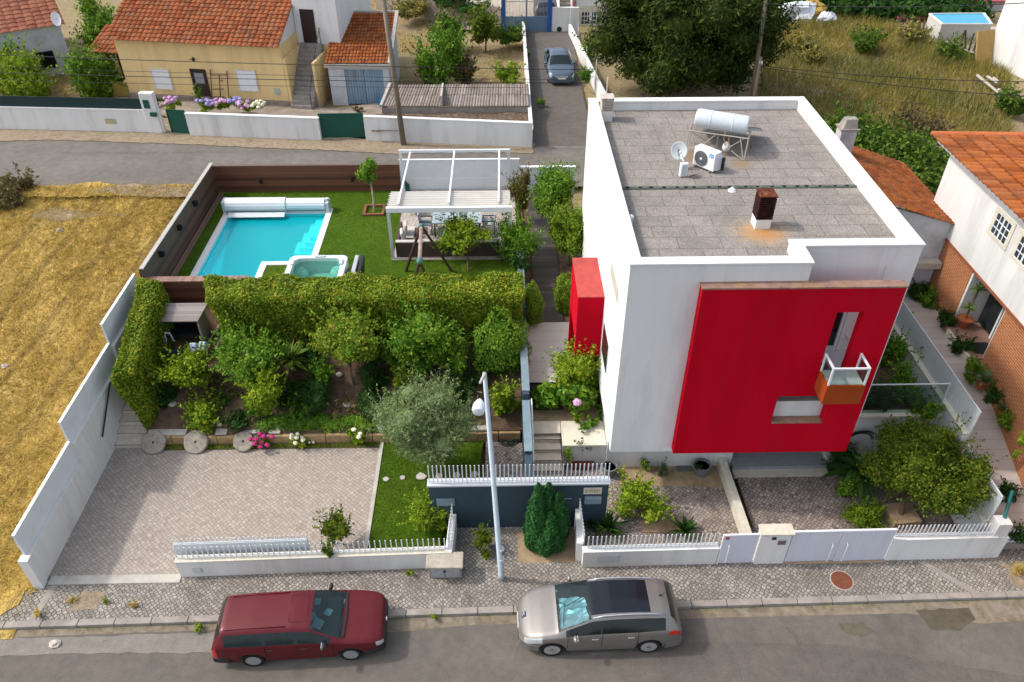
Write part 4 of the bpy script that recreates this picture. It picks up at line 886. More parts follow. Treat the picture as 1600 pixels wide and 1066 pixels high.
# ================= front walls, gates, railings =================
def pickets(m, a, b, z0, h, sp=0.125, r=0.016, lean=(0, 0), post=True, flat=False):
    a = Vector((a[0], a[1], 0)); b = Vector((b[0], b[1], 0)); k = max(2, int((b - a).length / sp)); a.z = z0; b.z = z0
    d = (b - a).normalized(); ang = math.atan2(d.y, d.x)
    for i in range(k + 1):
        p = a.lerp(b, i / k)
        m.obox((p.x + lean[0] * .5, p.y + lean[1] * .5, z0 + h / 2), (.045 if flat else .032, .02, h), ang)
    m.tube(a + Vector((0, 0, .08)), b + Vector((0, 0, .08)), .022, n=6)
    return m
W1 = thing('garden_wall', 'low white front wall with white picket rail in front of the big setts driveway', 'wall', (-5.5, 14.4, 0))
m = M(); m.wall((-9.52, 14.18), (-1.50, 14.38), .22, 0.0, .78); m.wall((-9.55, 14.30), (-1.72, 14.50), .07, .78, .80)
m.build('wall', WHITE2, W1)
M().wall((-9.54, 14.16), (-1.50, 14.36), .26, .782, .82).build('coping', STONECAP, W1)
m = M(); pickets(m, (-9.48, 14.3), (-1.55, 14.5), .82, .50, .155); m.build('railing', WMETAL, W1)
m = M(); m.wall((-1.50, 14.38), (-1.42, 15.78), .2, 0.0, .85); m.build('return_wall', WHITE2, W1)
m = M(); pickets(m, (-1.6, 14.5), (-1.53, 15.7), .85, .55, .13); m.build('railing', WMETAL, W1)
m = M(); m.box(-9.1, -8.85, 14.165, 14.18, .3, .5); m.build('meter_cover', GMETAL, W1)
# sliding gate parked behind the wall (double pale panel)
sg = thing('sliding_gate', 'pale metal sliding gate panel parked open behind the low front wall', 'gate', (-7.6, 14.6, 0.1))
m = M(); m.wall((-9.6, 14.56), (-5.75, 14.66), .03, .22, 1.12); m.build('panel', plain('frosted_gate_sheet', (0.60, 0.66, 0.68), 0.35, var=0.04), sg)
m = M(); pickets(m, (-9.6, 14.62), (-5.75, 14.72), .2, 1.1, .125); m.tube((-9.6, 14.6, 1.14), (-5.75, 14.7, 1.14), .02, n=6); m.build('frame', WMETAL, sg)
# meter cabinet
mc = thing('meter_cabinet', 'squat grey concrete utility cabinet against the end of the low white wall', 'cabinet', (-1.75, 14.0, 0.1))
M().box(-2.18, -1.22, 14.0, 14.36, .1, .72).build('body', CONC, mc, bev=.015)
M().box(-2.24, -1.16, 13.86, 14.42, .722, .80).build('lid', plain('lichened_lid', (0.40, 0.36, 0.30), 0.95, var=0.3, scale=8, dirt=(0.15, 0.12, 0.1, 0.8), dscale=4, bmp=.5), mc, bev=.02)
m = M(); m.box(-2.12, -1.73, 13.985, 13.999, .16, .66); m.box(-1.69, -1.28, 13.985, 13.999, .16, .66); dd = m.build('door', plain('weathered_grey_door', (0.34, 0.35, 0.35), 0.7, var=.15, dirt=(0.2, 0.17, 0.14, .6), dscale=4), mc)
M().box(-1.75, -1.67, 13.97, 13.984, .42, .48).build('lock', BLACK, dd)
# slate blue entrance wall with railing
BW = thing('entrance_wall', 'slate blue wall with pale picket railing and house number tile behind the cypress', 'wall', (0.5, 15.9, 0))
M().box(-2.2, 3.2, 15.84, 16.06, 0.0, 2.05).build('wall', NAVY, BW)
M().box(-2.24, 3.24, 15.80, 16.10, 2.052, 2.11).build('coping', GMETAL, BW)
m = M(); pickets(m, (-2.17, 15.92), (3.17, 15.92), 2.11, .74, .123); m.build('railing', WMETAL, BW)
m = M(); m.box(2.45, 3.0, 15.822, 15.838, 1.62, 1.9); nt_ = m.build('number_tile', plain('number_tile_cream', (0.62, 0.55, 0.42), 0.5, var=.15), BW)
m = M()   # illegible scrolls painted on the tile
for k, x in enumerate((2.55, 2.68, 2.80, 2.90)):
    m.path([(x + .035 * math.cos(a), 15.818, 1.76 + .06 * math.sin(a)) for a in [j * math.pi / 4 for j in range(6 if k % 2 else 8)]], .009, 4)
m.build('number_lettering', plain('brown_glaze', (0.16, 0.09, 0.06), 0.5), nt_)
lb = M().box(2.5, 3.0, 15.72, 15.838, 1.28, 1.52).build('letter_box', STEELB, BW)
M().box(1.85, 2.1, 15.825, 15.838, 1.4, 1.43).build('letter_slot', STEELB, BW)
M().box(-2.0, -1.45, 15.80, 15.835, 1.2, 1.5).build('letter_box', STEELB, BW)
# long slate blue side wall with pale coping between the stairs and the garden
m = thing('stair_side_wall', 'slate blue garden wall with pale coping running beside the stone steps', 'wall', (.83, 20, 0)); BW2 = m
q = M(); q.box(.72, .94, 16.07, 17.2, 0, 1.95); q.box(.72, .94, 17.2, 19.6, 0, 2.05); q.box(.72, .94, 19.6, 23.6, 0, 2.3); q.box(.72, .94, 23.6, 28.6, 1.0, 3.0); q.build('wall', NAVY, BW2)
q = M(); q.box(.70, .96, 17.2, 19.55, 2.052, 2.09); q.box(.70, .96, 19.75, 24.4, 2.302, 2.345); q.box(.70, .96, 24.6, 28.6, 3.002, 3.04); q.build('coping', STEELB, BW2)
# stone stairs
st = thing('stone_stairs', 'pale stone steps rising between the slate blue wall and the planter', 'stairs', (1.4, 18.4, 0.1))
m = M()
for i in range(6): m.box(.95, 2.0, 17.55 + .33 * i, 19.56, .10 + .16 * i, .10 + .16 * (i + 1) - .001)
m.build('steps', STEP, st, bev=.01)
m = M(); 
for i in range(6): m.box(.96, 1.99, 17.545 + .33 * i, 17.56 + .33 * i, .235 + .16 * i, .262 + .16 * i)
m.build('nosing', plain('dark_nosing_strip', (0.22, 0.18, 0.14), .9), st)  # darker brown strip along the top front edge of each step
hr = thing('handrail', 'thin white handrail beside the pale stone steps', 'handrail', (1.05, 18, .3))
m = M(); m.path([(1.02, 17.5, 1.25), (1.02, 19.6, 2.1)], .025, 8); m.build('rail', WMETAL, hr)
M().tube((1.02, 17.5, .3), (1.02, 17.5, 1.25), .02).build('post', WMETAL, hr); M().tube((1.02, 19.6, 1.06), (1.02, 19.6, 2.1), .02).build('post', WMETAL, hr)
m = M(); m.box(.95, 3.42, 19.0, 19.55, .3, 1.10); rw = thing('planter_wall', 'white retaining wall with pale stone top left of the house corner', 'wall', (2.5, 19.2, 0))
M().box(2.02, 3.5, 18.42, 18.6, 0.05, 1.0).build('wall', WHITE2, rw)
M().box(2.02, 3.48, 18.38, 19.55, 1.002, 1.09).build('coping', STONECAP, rw)
m = M(); m.box(.96, 2.0, 18.98, 19.56, 1.062, 1.088); m.build('landing_slab', STEP, rw)
ws = thing('timber_steps', 'three dark timber sleeper steps below the pale tiled landing', 'steps', (1.4, 20.7, 1))
for i in range(3):
    M().box(.96, 2.15, 20.15 + .32 * i, 20.45 + .32 * i, 1.0 + .15 * i, 1.17 + .15 * i).build('tread', SLEEP, ws, bev=.01)
# right-hand front wall
W2 = thing('garden_wall', 'white front wall with picket rail and grey meter panel above the silver car', 'wall', (4.3, 14.4, 0))
M().wall((2.36, 14.3), (6.38, 14.36), .2, 0, .80).build('wall', WHITE2, W2)
M().wall((2.34, 14.28), (6.38, 14.34), .24, .802, .84).build('coping', WHITE, W2)
m = M(); m.box(2.78, 3.42, 14.285, 14.302, .32, .66); m.build('meter_cover', GMETAL, W2)
M().wall((2.36, 14.52), (2.42, 15.82), .18, 0, .95).build('return_wall', WHITE2, W2)
m = M(); pickets(m, (2.5, 14.42), (6.34, 14.48), .84, .55, .125); pickets(m, (2.38, 14.5), (2.36, 15.8), .95, .5, .13); m.build('railing', WMETAL, W2)
PGt = thing('pedestrian_gate', 'pale lilac sheet metal pedestrian gate left of the white gate pillar', 'gate', (6.9, 14.4, .1))
M().wall((6.42, 14.34), (7.46, 14.36), .04, .14, 1.42).build('panel', LILAC, PGt)
m = M(); m.wall((6.40, 14.335), (7.48, 14.355), .06, 1.422, 1.46); m.wall((6.40, 14.335), (6.44, 14.336), .06, .1, 1.42); m.build('frame', WMETAL, PGt)
m = M(); m.path([(6.62, 14.33, .25), (6.62, 14.27, .28), (6.62, 14.27, 1.0), (6.62, 14.33, 1.03)], .014, 6); m.build('handle', WMETAL, PGt)
M().box(6.48, 6.58, 14.325, 14.338, 1.28, 1.38).build('red_notice', plain('red_sticker', (0.4, 0.04, 0.04), .5), PGt)
PL = thing('gate_pillar', 'white gate pillar with stone cap, doorbell and letter slot between the two gates', 'pillar', (7.95, 14.5, 0))
M().box(7.52, 8.40, 14.33, 14.62, 0, 1.46).build('body', WHITE2, PL)
M().box(7.49, 8.46, 14.28, 14.68, 1.462, 1.53).build('cap', STONECAP, PL)
M().box(7.83, 7.96, 14.315, 14.329, 1.25, 1.36).build('doorbell', BLACK, PL)
m = M(); m.box(8.02, 8.28, 14.312, 14.329, 1.02, 1.27); ls = m.build('letter_slot', GMETAL, PL)
M().box(8.035, 8.265, 14.305, 14.311, 1.03, 1.21).build('flap', plain('brown_flap', (0.16, 0.11, 0.10), .6), ls)
GGt = thing('garage_gate', 'wide pale lilac double driveway gate with two long vertical handles', 'gate', (10, 14.4, .1))
for x0, x1 in ((8.44, 9.90), (9.92, 11.45)): M().wall((x0, 14.36), (x1, 14.39), .04, .14, 1.50).build('leaf', LILAC, GGt)
M().wall((8.43, 14.35), (11.46, 14.38), .07, 1.502, 1.545).build('top_rail', WMETAL, GGt)
for x in (9.68, 10.12):
    m = M(); m.path([(x, 14.36, .2), (x, 14.28, .24), (x, 14.28, .98), (x, 14.36, 1.02)], .015, 6); m.build('handle', WMETAL, GGt)
M().box(8.42, 11.47, 14.3, 14.5, .1, .125).build('rail_track', plain('brown_track', (0.35, 0.26, 0.18), .8), GGt)
M().wall((7.62, 14.64), (7.52, 18.3), .24, .0, .52).build('x', STONECAP)
dv = bpy.data.objects['x']; dv.name = 'dividing_wall'; tag(dv, 'low white kerb wall with cream top dividing the front yard from the garage driveway', 'wall')
W3 = thing('garden_wall', 'white front wall with leaning picket rail at the right end of the plot', 'wall', (13, 14.4, 0))
M().wall((11.5, 14.38), (14.95, 14.42), .2, 0, 1.05).build('wall', WHITE, W3)
M().wall((11.49, 14.36), (14.6, 14.40), .24, 1.052, 1.09).build('coping', WHITE2, W3)
m = M(); pickets(m, (11.55, 14.5), (14.7, 14.52), 1.09, .5, .115); m.build('railing', WMETAL, W3)
M().box(14.45, 14.85, 14.44, 14.8, 0, 1.62).build('corner_pillar', WHITE, W3)
# west boundary wall, stepped, with thinner panel band along the top
BL = thing('boundary_wall', 'tall stepped pale grey-white boundary wall along the dry field', 'wall', (-13.6, 18, 0))
m = M(); pts = [(14.12, 0, 1.05), (17.6, 0, 1.75), (21.4, 0, 2.65), (24.75, .4, 3.2)]
m = M()
for (y0, y1, z0, z1) in ((14.12, 17.75, 1.35, 1.35), (17.75, 21.7, 2.15, 2.15), (21.7, 24.85, 2.9, 2.9)):
    m.box(-13.62, -13.44, y0 + .001, y1 - .001, -.1, z0)
m.build('wall', WHITE2, BL)
m = M()
for (y0, y1, z0, z1) in ((14.1, 17.75, 1.35, 2.2), (17.75, 21.7, 2.15, 3.02), (21.7, 24.85, 2.9, 3.82)):
    m.box(-13.63, -13.56, y0, y1, z0 + .002, z1)
m.build('top_panel', BLUEWHITE, BL)
m = M()
for (y0, y1, z0, z1) in ((14.1, 17.75, 1.35, 2.2), (17.75, 21.7, 2.15, 3.02), (21.7, 24.85, 2.9, 3.82)):
    m.box(-13.645, -13.545, y0, y1, z1 + .002, z1 + .025)
m.build('coping', plain('pale_rail', (0.7, 0.69, 0.62), .6), BL)
M().box(-13.68, -13.4, 13.86, 14.1, 0, 1.38).build('end_pillar', WHITE2, BL, bev=.01)
hl = thing('handrail', 'dark straight handrail fixed to the pale boundary wall above the left stairs', 'handrail', (-13.4, 20, 1))
m = M(); m.path([XP(160, 683, -13.36), XP(172, 598, -13.36)], .03, 8); m.build('rail', BLACK, hl)
# left stairs
sl_ = thing('garden_stairs', 'pale stone garden steps climbing between the boundary wall and the tall hedge', 'stairs', (-12.9, 20, 0))
m = M()
for i in range(13): m.box(-13.43, -12.38, 19.5 + .39 * i, 24.6, .10 + .18 * i, .10 + .18 * (i + 1) - .001)
m.build('steps', STEP, sl_, bev=.012)
m = M()
for i in range(13): m.box(-13.42, -12.39, 19.492 + .39 * i, 19.51 + .39 * i, .245 + .18 * i, .275 + .18 * i)
m.build('nosing', plain('worn_nosing', (0.30, 0.22, 0.15), .9), sl_)
# low retaining wall of rough blocks
lw = thing('retaining_wall', 'low sandstone block retaining wall with pale capstones behind the driveway', 'wall', (-6, 19.7, 0))
m = M(); rd = random.Random(8); x = -12.35
while x < .6:
    l = rd.uniform(.7, 1.5); l = min(l, .68 - x)
    m.box(x, x + l - .02, 19.62, 19.84, 0, .46 + rd.uniform(-.02, .03)); x += l
m.build('blocks', SAND, lw, bev=.02)
for x0, x1 in ((-12.3, -10.95), (-9.95, -9.55), (-9.0, -8.4), (-3.2, -2.6), (-1.2, -.5), (-8.1, -7.7)):
    M().obox(((x0 + x1) / 2, 19.82, .53), (x1 - x0, .26, .09), rd.uniform(-.05, .05)).build('capstone', CONCL, lw, bev=.02)
for i, (px, py, lb, sz) in enumerate(((240, 694, 'darkest round millstone leaning on the sandstone wall nearest the left stairs', .42), (305, 690, 'round pale millstone leaning on the sandstone wall, middle of the three', .42), (379, 687, 'round millstone leaning on the sandstone wall beside the pink hydrangea', .36))):
    c = YP(px, py, 19.45); m = M(); c.z = .42
    ax = Vector((0, -.62, .78)).normalized(); u = Vector((1, 0, 0)); v = ax.cross(u); K = 26; vs = []
    for r, dd in ((.04, .0), (sz * .93, 0), (sz, -.03), (sz, -.13), (.04, -.13)):
        for j in range(K):
            t = 2 * math.pi * j / K; q = r * (1 + .02 * math.sin(5 * t + i) + .012 * math.sin(11 * t)); vs.append(c + u * q * math.cos(t) + v * q * math.sin(t) + ax * dd)
    m.add(vs, [(a * K + j, a * K + (j + 1) % K, ((a + 1) % 5) * K + (j + 1) % K, ((a + 1) % 5) * K + j) for a in range(5) for j in range(K)])
    o = m.build('millstone', MILL, None, True); tag(o, lb, 'millstone', 'millstones leaning on the low wall')
    m = M(); m.tube(c - ax * .11, c - ax * .02, .055, n=10); h_ = m.build('centre_hole', DARK, o)
# narrow weedy strip in front of the retaining wall
struct(heightsheet('weedy_strip', -12.4, -4.15, 19.35, 19.65, .15, lambda x, y: .125 + .02 * fbm(x * 6, y * 6), earthmat('weedy_soil', (0.13, 0.09, 0.05), (0.10, 0.10, 0.03), (0.17, 0.12, 0.06), 2.5)))

# ================= fences of the pool terrace =================
fw = thing('wooden_fence', 'dark brown horizontal board fence along the west side of the pool', 'fence', (-13.2, 29, 2.5))
M().wall((-13.32, 33.82), (-13.42, 24.9), .10, 2.3, 3.98).build('boards', WOODG, fw)
M().wall((-13.29, 33.82), (-13.39, 24.9), .16, 3.982, 4.02).build('top_rail', plain('pale_top_rail', (0.42, 0.40, 0.36), .7), fw)
m = M()
m.add([(-13.16, 33.75, 2.515), (-13.2, 24.9, 2.515), (-12.95, 24.9, 2.515), (-12.92, 33.75, 2.515)], [(0, 1, 2, 3)]); m.build('board_skirt', WOODR, fw)
for i, (px, py) in enumerate(((306, 318), (282, 356), (254, 397))):
    p = XP(px, py, -13.14 - .02 * i)
    m = M(); m.box(p.x - .12, p.x + .04, p.y - .07, p.y + .07, p.z - .12, p.z + .12); m.box(p.x - .04, p.x + .1, p.y - .05, p.y + .05, p.z - .05, p.z + .13)
    tag(m.build('wall_light', BLACK, None, bev=.01), 'black wall light on the west board fence, ' + ('nearest the far corner', 'middle of three', 'nearest the hedge')[i], 'wall light', 'black wall lights on the board fence')
fb = thing('wooden_fence', 'dark brown horizontal board fence behind the pool and the small tree', 'fence', (-9, 33.9, 2.5))
M().box(-13.3, -4.62, 33.86, 33.96, 2.3, 3.80).build('boards', WOODF, fb)
M().box(-13.3, -4.62, 33.84, 33.98, 3.802, 3.83).build('top_rail', plain('brown_top_rail', (0.13, 0.08, 0.06), .7), fb)
for i, (px, py) in enumerate(((407, 283), (550, 280))):
    p = YP(px, py, 33.8); m = M(); m.box(p.x - .07, p.x + .07, 33.74, 33.855, p.z - .12, p.z + .12); m.box(p.x - .05, p.x + .05, 33.68, 33.8, p.z - .04, p.z + .14)
    tag(m.build('wall_light', BLACK, None, bev=.01), 'black wall light on the rear board fence, ' + ('above the pool cover', 'left of the small tree')[i], 'wall light', 'black wall lights on the board fence')
ff = thing('wooden_fence', 'reddish board wall topped with a plank ledge above the garden store', 'fence', (-12, 24.7, 2.5))
M().box(-13.3, -9.4, 24.72, 24.82, 1.9, 3.55).build('boards', WOODF, ff)
M().box(-13.3, -9.4, 24.66, 25.0, 3.552, 3.60).build('ledge', WOODR, ff)
tg = thing('boundary_wall', 'tall pale panelled wall behind the pergola', 'wall', (-2, 33.9, 2.5))
M().box(-4.60, .95, 33.90, 34.05, 2.3, 3.10).build('wall', BLUEWHITE, tg)
M().box(-4.60, .95, 33.93, 34.02, 3.102, 4.0).build('panel', BLUEWHITE, tg)
M().box(-4.62, .97, 33.91, 34.04, 4.002, 4.03).build('coping', WMETAL, tg)
m = M(); p = YP(629, 297, 33.5); m.extr([(p.x, 33.6, p.z - .1), (p.x + .35, 33.6, p.z - .15), (p.x + .32, 33.7, p.z + .15), (p.x + .05, 33.7, p.z + .45)], (0, .03, 0)); tag(m.build('folded_parasol', GREENM), 'green folded cloth leaning in the corner behind the pergola', 'parasol')
tg2 = thing('boundary_wall', 'lower pale wall at the far end of the dark path', 'wall', (2.2, 33.9, 2.5))
M().box(.97, 3.6, 33.9, 34.05, 2.3, 3.58).build('wall', BLUEWHITE, tg2)
M().box(.97, 3.6, 33.88, 34.07, 3.582, 3.63).build('coping', WMETAL, tg2)

# ================= pool =================
pl = thing('swimming_pool', 'rectangular turquoise swimming pool with pale coping and corner steps', 'swimming pool', (-10, 29, 2.5))
PX = (-12.42, -7.55, 26.3, 32.15); PW = (-12.16, -7.82, 26.5, 31.85)
m = M(); z0, z1 = 2.47, 2.53
m.box(PX[0], PW[0], PX[2], PX[3], z0, z1); m.box(PW[1], PX[1], 27.42, PX[3], z0, z1); m.box(PW[0] + .001, PW[1] - .001, PW[3], PX[3], z0, z1); m.box(-9.78, PX[1], 27.42, 27.68, z0 + .002, z1 + .002); m.box(-9.78, -9.52, 24.9, 27.419, z0, z1)
m.build('coping', POOLW, pl, bev=.01)
m = M(); m.hexa([(PW[0], 24.9, .9), (PW[1], 24.9, .9), (PW[1], PW[3], .9), (PW[0], PW[3], .9), (PW[0], 24.9, .92), (PW[1], 24.9, .92), (PW[1], PW[3], .92), (PW[0], PW[3], .92)])
for a in ((PW[0] - .05, PW[0], 24.9, PW[3]), (PW[1], PW[1] + .05, 27.6, PW[3]), (PW[0], PW[1], PW[3], PW[3] + .05), (-9.78, PW[1], 27.6, 27.65), (-9.82, -9.77, 24.9, 27.65)): m.box(a[0], a[1], a[2], a[3], .92, 2.469)
basin = m.build('basin', plain('pool_liner', (0.50, 0.92, 0.97), .6, var=.03), pl)
m = M()
for k in range(4): m.box(-9.0 + .25 * k, PW[1], 29.6 + .12 * k, PW[3] - .35, .95 if k == 0 else 1.5 + .2 * k, 1.7 + .2 * k)
m.build('corner_steps', plain('pool_steps_liner', (0.75, 0.9, 0.9), .6), pl)
def water():
    mt, t, b = nmat('pool_water'); S(mt, (0.0, 0.62, 0.76), .05, 0, .5)
    n = noise(t, 3.0, 3, .5, coords(t)); bump(t, b, n.outputs[0], .12, .03)
    b.inputs['Transmission Weight'].default_value = 0
    tr = N(t, 'ShaderNodeBsdfTransparent'); tr.inputs[0].default_value = (0.30, 0.95, 1.0, 1); mx = N(t, 'ShaderNodeMixShader'); mx.inputs[0].default_value = .45
    t.links.new(tr.outputs[0], mx.inputs[1]); t.links.new(b.outputs[0], mx.inputs[2]); t.links.new(mx.outputs[0], t.nodes['Material Output'].inputs[0]); return mt
WATER = water()
m = M(); m.add([(PW[0], 24.9, 2.4), (-9.78, 24.9, 2.4), (-9.78, 27.64, 2.4), (PW[1], 27.64, 2.4), (PW[1], PW[3], 2.4), (PW[0], PW[3], 2.4)], [(0, 1, 2, 3, 4, 5)])
m.build('water', WATER, pl)
pc = thing('pool_cover_roller', 'white slatted pool cover roller across the far end of the pool', 'pool cover', (-10, 31.9, 2.5))
m = M(); K = 22; vs = []
for x0, x1, r in ((-12.3, -9.6, .30), (-9.58, -7.85, .26)):
    prof = []
    cc = (0, 32.0, 2.83)
    for e, xx in enumerate((x0, x1)): pass
    n = 28
    vs = [(xx, cc[1] + (r + (.012 if j % 2 else 0)) * math.cos(2 * math.pi * j / n), cc[2] + (r + (.012 if j % 2 else 0)) * math.sin(2 * math.pi * j / n)) for xx in (x0, x1) for j in range(n)]
    m.add(vs, [(j, (j + 1) % n, n + (j + 1) % n, n + j) for j in range(n)] + [tuple(range(n - 1, -1, -1)), tuple(range(n, 2 * n))])
m.build('roll', WMETAL, pc)
m = M()
for k in range(4): m.box(-12.14, -9.62, 31.62 - .075 * k - .07, 31.62 - .075 * k, 2.60 - .018 * k, 2.62 - .018 * k)
m.build('slats', WMETAL, pc)
M().box(-12.44, -12.31, 31.75, 32.25, 2.53, 3.08).build('end_bracket', GMETAL, pc, bev=.02)
m = M(); m.box(-7.82, -7.66, 31.75, 32.25, 2.53, 3.0); m.tube((-7.74, 32, 2.9), (-7.74, 32, 3.12), .09, n=12); m.build('end_bracket', GMETAL, pc, bev=.02)
m = M(); m.box(-12.3, -7.85, 31.6, 31.66, 2.535, 2.56); m.build('guide_bar', STEEL, pc)
# hot tub
ht = thing('hot_tub', 'square white hot tub full of pale green water beside the pool', 'hot tub', (-7, 26, 2.5))
HTX0, HTX1, HTY0, HTY1 = -8.28, -6.0, 24.7, 26.85
def rrect(x0, x1, y0, y1, r, n=5):
    o = []
    for cx_, cy_, a in ((x1 - r, y1 - r, 0), (x0 + r, y1 - r, 1), (x0 + r, y0 + r, 2), (x1 - r, y0 + r, 3)):
        for k in range(n + 1): t = (a + k / n) * math.pi / 2; o.append((cx_ + r * math.cos(t), cy_ + r * math.sin(t)))
    return o
m = M(); o_ = rrect(HTX0, HTX1, HTY0, HTY1, .25); i_ = rrect(HTX0 + .22, HTX1 - .22, HTY0 + .22, HTY1 - .22, .3); ring(m, o_, i_, 2.45, 3.32); m.build('shell', plain('hot_tub_shell', (0.60, 0.68, 0.67), .4), ht, bev=.02)
m = M(); m.sheet(i_, 2.65); m.build('seat_moulding', plain('tub_floor', (0.45, 0.68, 0.62), .5), ht)
for cx_, cy_ in ((-7.9, 26.4), (-6.4, 26.4), (-7.9, 25.2), (-6.4, 25.2)):
    m = M(); m.ell((cx_, cy_, 2.75), (.33, .33, .3), 14, 8)
    for k in range(5): m.ell((cx_ + .14 * math.cos(k * 1.3), cy_ + .14 * math.sin(k * 1.3), 3.02), (.035, .035, .03), 8, 5)
    m.build('moulded_seat', plain('tub_seats', (0.52, 0.74, 0.68), .5), ht, True)
m = M(); m.sheet(i_, 3.17); wt = m.build('water', None or glassmat('tub_water', (0.55, 0.88, 0.80), .22), ht)
for x, y in ((-8.1, 26.3), (-7.1, 26.72), (-6.2, 26.3)):
    M().obox((x, y, 3.34), (.14, .34, .07) if abs(x + 7.1) > .5 else (.4, .12, .07)).build('headrest', GMETAL, ht, bev=.02)
M().box(-8.7, -8.3, 25.2, 26.2, 2.5, 2.75).build('step', STEP, ht)
tc = thing('folded_tub_cover', 'folded grey and black hot tub cover standing right of the tub', 'cover', (-5.5, 26, 2.5))
m = M(); m.obox((-5.66, 25.8, 3.0), (.16, 1.7, .9), 0, 0, .12); m.build('panel', plain('grey_vinyl', (0.42, 0.44, 0.48), .5), tc, bev=.03)
m = M(); m.obox((-5.44, 25.8, 3.0), (.14, 1.7, .85), 0, 0, .12); m.obox((-5.9, 25.9, 2.95), (.08, .5, .5)); m.build('backing', BLACK, tc, bev=.03)

# ================= pergola and furniture =================
pg = thing('pergola', 'white metal pergola with a half folded canvas roof over the terrace', 'pergola', (-2, 30, 2.5))
X0, X1, Y0, Y1, ZT = -4.4, .45, 27.82, 33.1, 4.9
for x, y in ((X0, Y0), (X1, Y0), (X0, Y1), (X1, Y1)): M().box(x - .06, x + .06, y - .06, y + .06, 2.5, ZT - .121).build('post', GMETAL if y < 30 else WMETAL, pg)
M().box(X0 - .07, X1 + .07, Y0 - .10, Y0 + .05, ZT - .20, ZT).build('beam', WMETAL, pg); M().box(X0 - .07, X1 + .07, Y1 - .05, Y1 + .05, ZT - .12, ZT).build('beam', WMETAL, pg)
for pa, pb in (((622, 320), (641, 239)), ((701, 318), (710, 236)), ((779, 316), (780, 235))):
    a = G(*pa, ZT - .02); b = G(*pb, ZT - .02); M().obox(((a + b) / 2), (.07, (b - a).length, .1), math.atan2((b - a).y, (b - a).x) - math.pi / 2).build('rafter', WMETAL, pg)
m = M(); n = 46; vs = []
for i in range(n + 1):
    y = 27.95 + 1.45 * i / n; z = ZT - .26 + .17 * abs(math.sin(i * math.pi / 5.75)) ; vs += [(X0 - .02, y, z), (X1 + .0, y, z)]
m.add(vs, [(2 * i, 2 * i + 1, 2 * i + 3, 2 * i + 2) for i in range(n)]); cn = m.build('canopy', FABW, pg); sm = cn.modifiers.new('t', 'SOLIDIFY'); sm.thickness = .015
m = M()
for i in range(9):
    y = 27.98 + .18 * i; m.tube((X0 - .10 - .02 * (i % 2), y, ZT - .24), (X1 + .02, y, ZT - .24), .022, n=6)
m.build('canopy_batten', WMETAL, pg)
TZ = GZ + .02
DG = plain('charcoal_frame', (0.035, 0.038, 0.05), .6); SLG = plain('pale_blue_sling', (0.34, 0.40, 0.45), .7)
tb = thing('dining_table', 'long outdoor dining table with pale glass top under the pergola', 'table', (-1.7, 29.9, TZ))
M().box(-2.85, -.75, 29.4, 30.5, TZ + .70, TZ + .74).build('tabletop', plain('pale_table_glass', (0.38, 0.45, 0.50), .15), tb)
for x in (-2.75, -.85):
    for y in (29.5, 30.4): M().box(x - .03, x + .03, y - .03, y + .03, TZ, TZ + .70).build('leg', DG, tb)
ch = thing('garden_chair', 'x', 'chair', (0, 0, 0), 'chairs round the dining table')
M().box(-.25, .25, -.25, .25, .42, .46).build('seat', SLG, ch)
M().obox((0, .27, .70), (.5, .04, .52), 0, -.15).build('backrest', SLG, ch)
for x in (-.25, .25):
    for y in (-.24, .25): M().tube((x, y, 0), (x, y, .62 if y < 0 else .44), .018, n=6).build('leg', DG, ch)
    M().box(x - .03, x + .03, -.27, .27, .62, .65).build('armrest', DG, ch)
spots = [(-2.45, 31.0, 0, 'far side, leftmost'), (-1.8, 31.0, 0, 'far side, middle'), (-1.15, 31.0, 0, 'far side, rightmost'), (-3.15, 29.95, math.pi / 2, 'at its left end'), (-.45, 29.95, -math.pi / 2, 'at its right end'), (-2.3, 28.95, math.pi, 'near side, left'), (-1.5, 28.95, math.pi, 'near side, right')]
for i, (x, y, r, s) in enumerate(spots):
    o = ch if i == 0 else dup(ch, (x, y, TZ), r)
    o.location = (x, y, TZ); o.rotation_euler = (0, 0, r); o['label'] = 'pale blue sling garden chair at the pergola dining table, ' + s
wc = thing('lounge_chair', 'rounded white plastic garden chair at the far left of the pergola paving', 'chair', (-3.6, 30.6, TZ))
p = G(647, 333, TZ); m = M(); m.lathe((p.x, p.y, TZ + .3), [(.16, 0), (.30, .04), (.36, .16), (.34, .17), (.27, .07), (.1, .04)], 16); m.build('shell', PLASTW, wc, True)
m = M()
for a in range(4): m.tube((p.x + .2 * math.cos(a * 1.57 + .8), p.y + .2 * math.sin(a * 1.57 + .8), TZ + .32), (p.x + .27 * math.cos(a * 1.57 + .8), p.y + .27 * math.sin(a * 1.57 + .8), TZ), .02, n=6)
m.build('leg', PLASTW, wc)
RATT = plain('brown_rattan', (0.075, 0.058, 0.048), .8, var=.3, scale=30); CUSH = plain('cream_cushion', (0.58, 0.54, 0.50), .9, var=.06)
sf = thing('corner_sofa', 'long brown rattan corner sofa with cream cushions at the front of the pergola', 'sofa', (-3, 28.2, TZ))
M().box(-4.25, .0, 27.9, 28.02, TZ + .02, TZ + .68).build('backrest', RATT, sf)
M().box(-4.25, -.0, 28.021, 28.65, TZ + .02, TZ + .34).build('base', RATT, sf)
M().box(-4.28, -4.14, 28.022, 29.7, TZ + .02, TZ + .66).build('backrest', RATT, sf); M().box(-4.139, -3.6, 28.66, 29.7, TZ + .02, TZ + .34).build('base', RATT, sf)
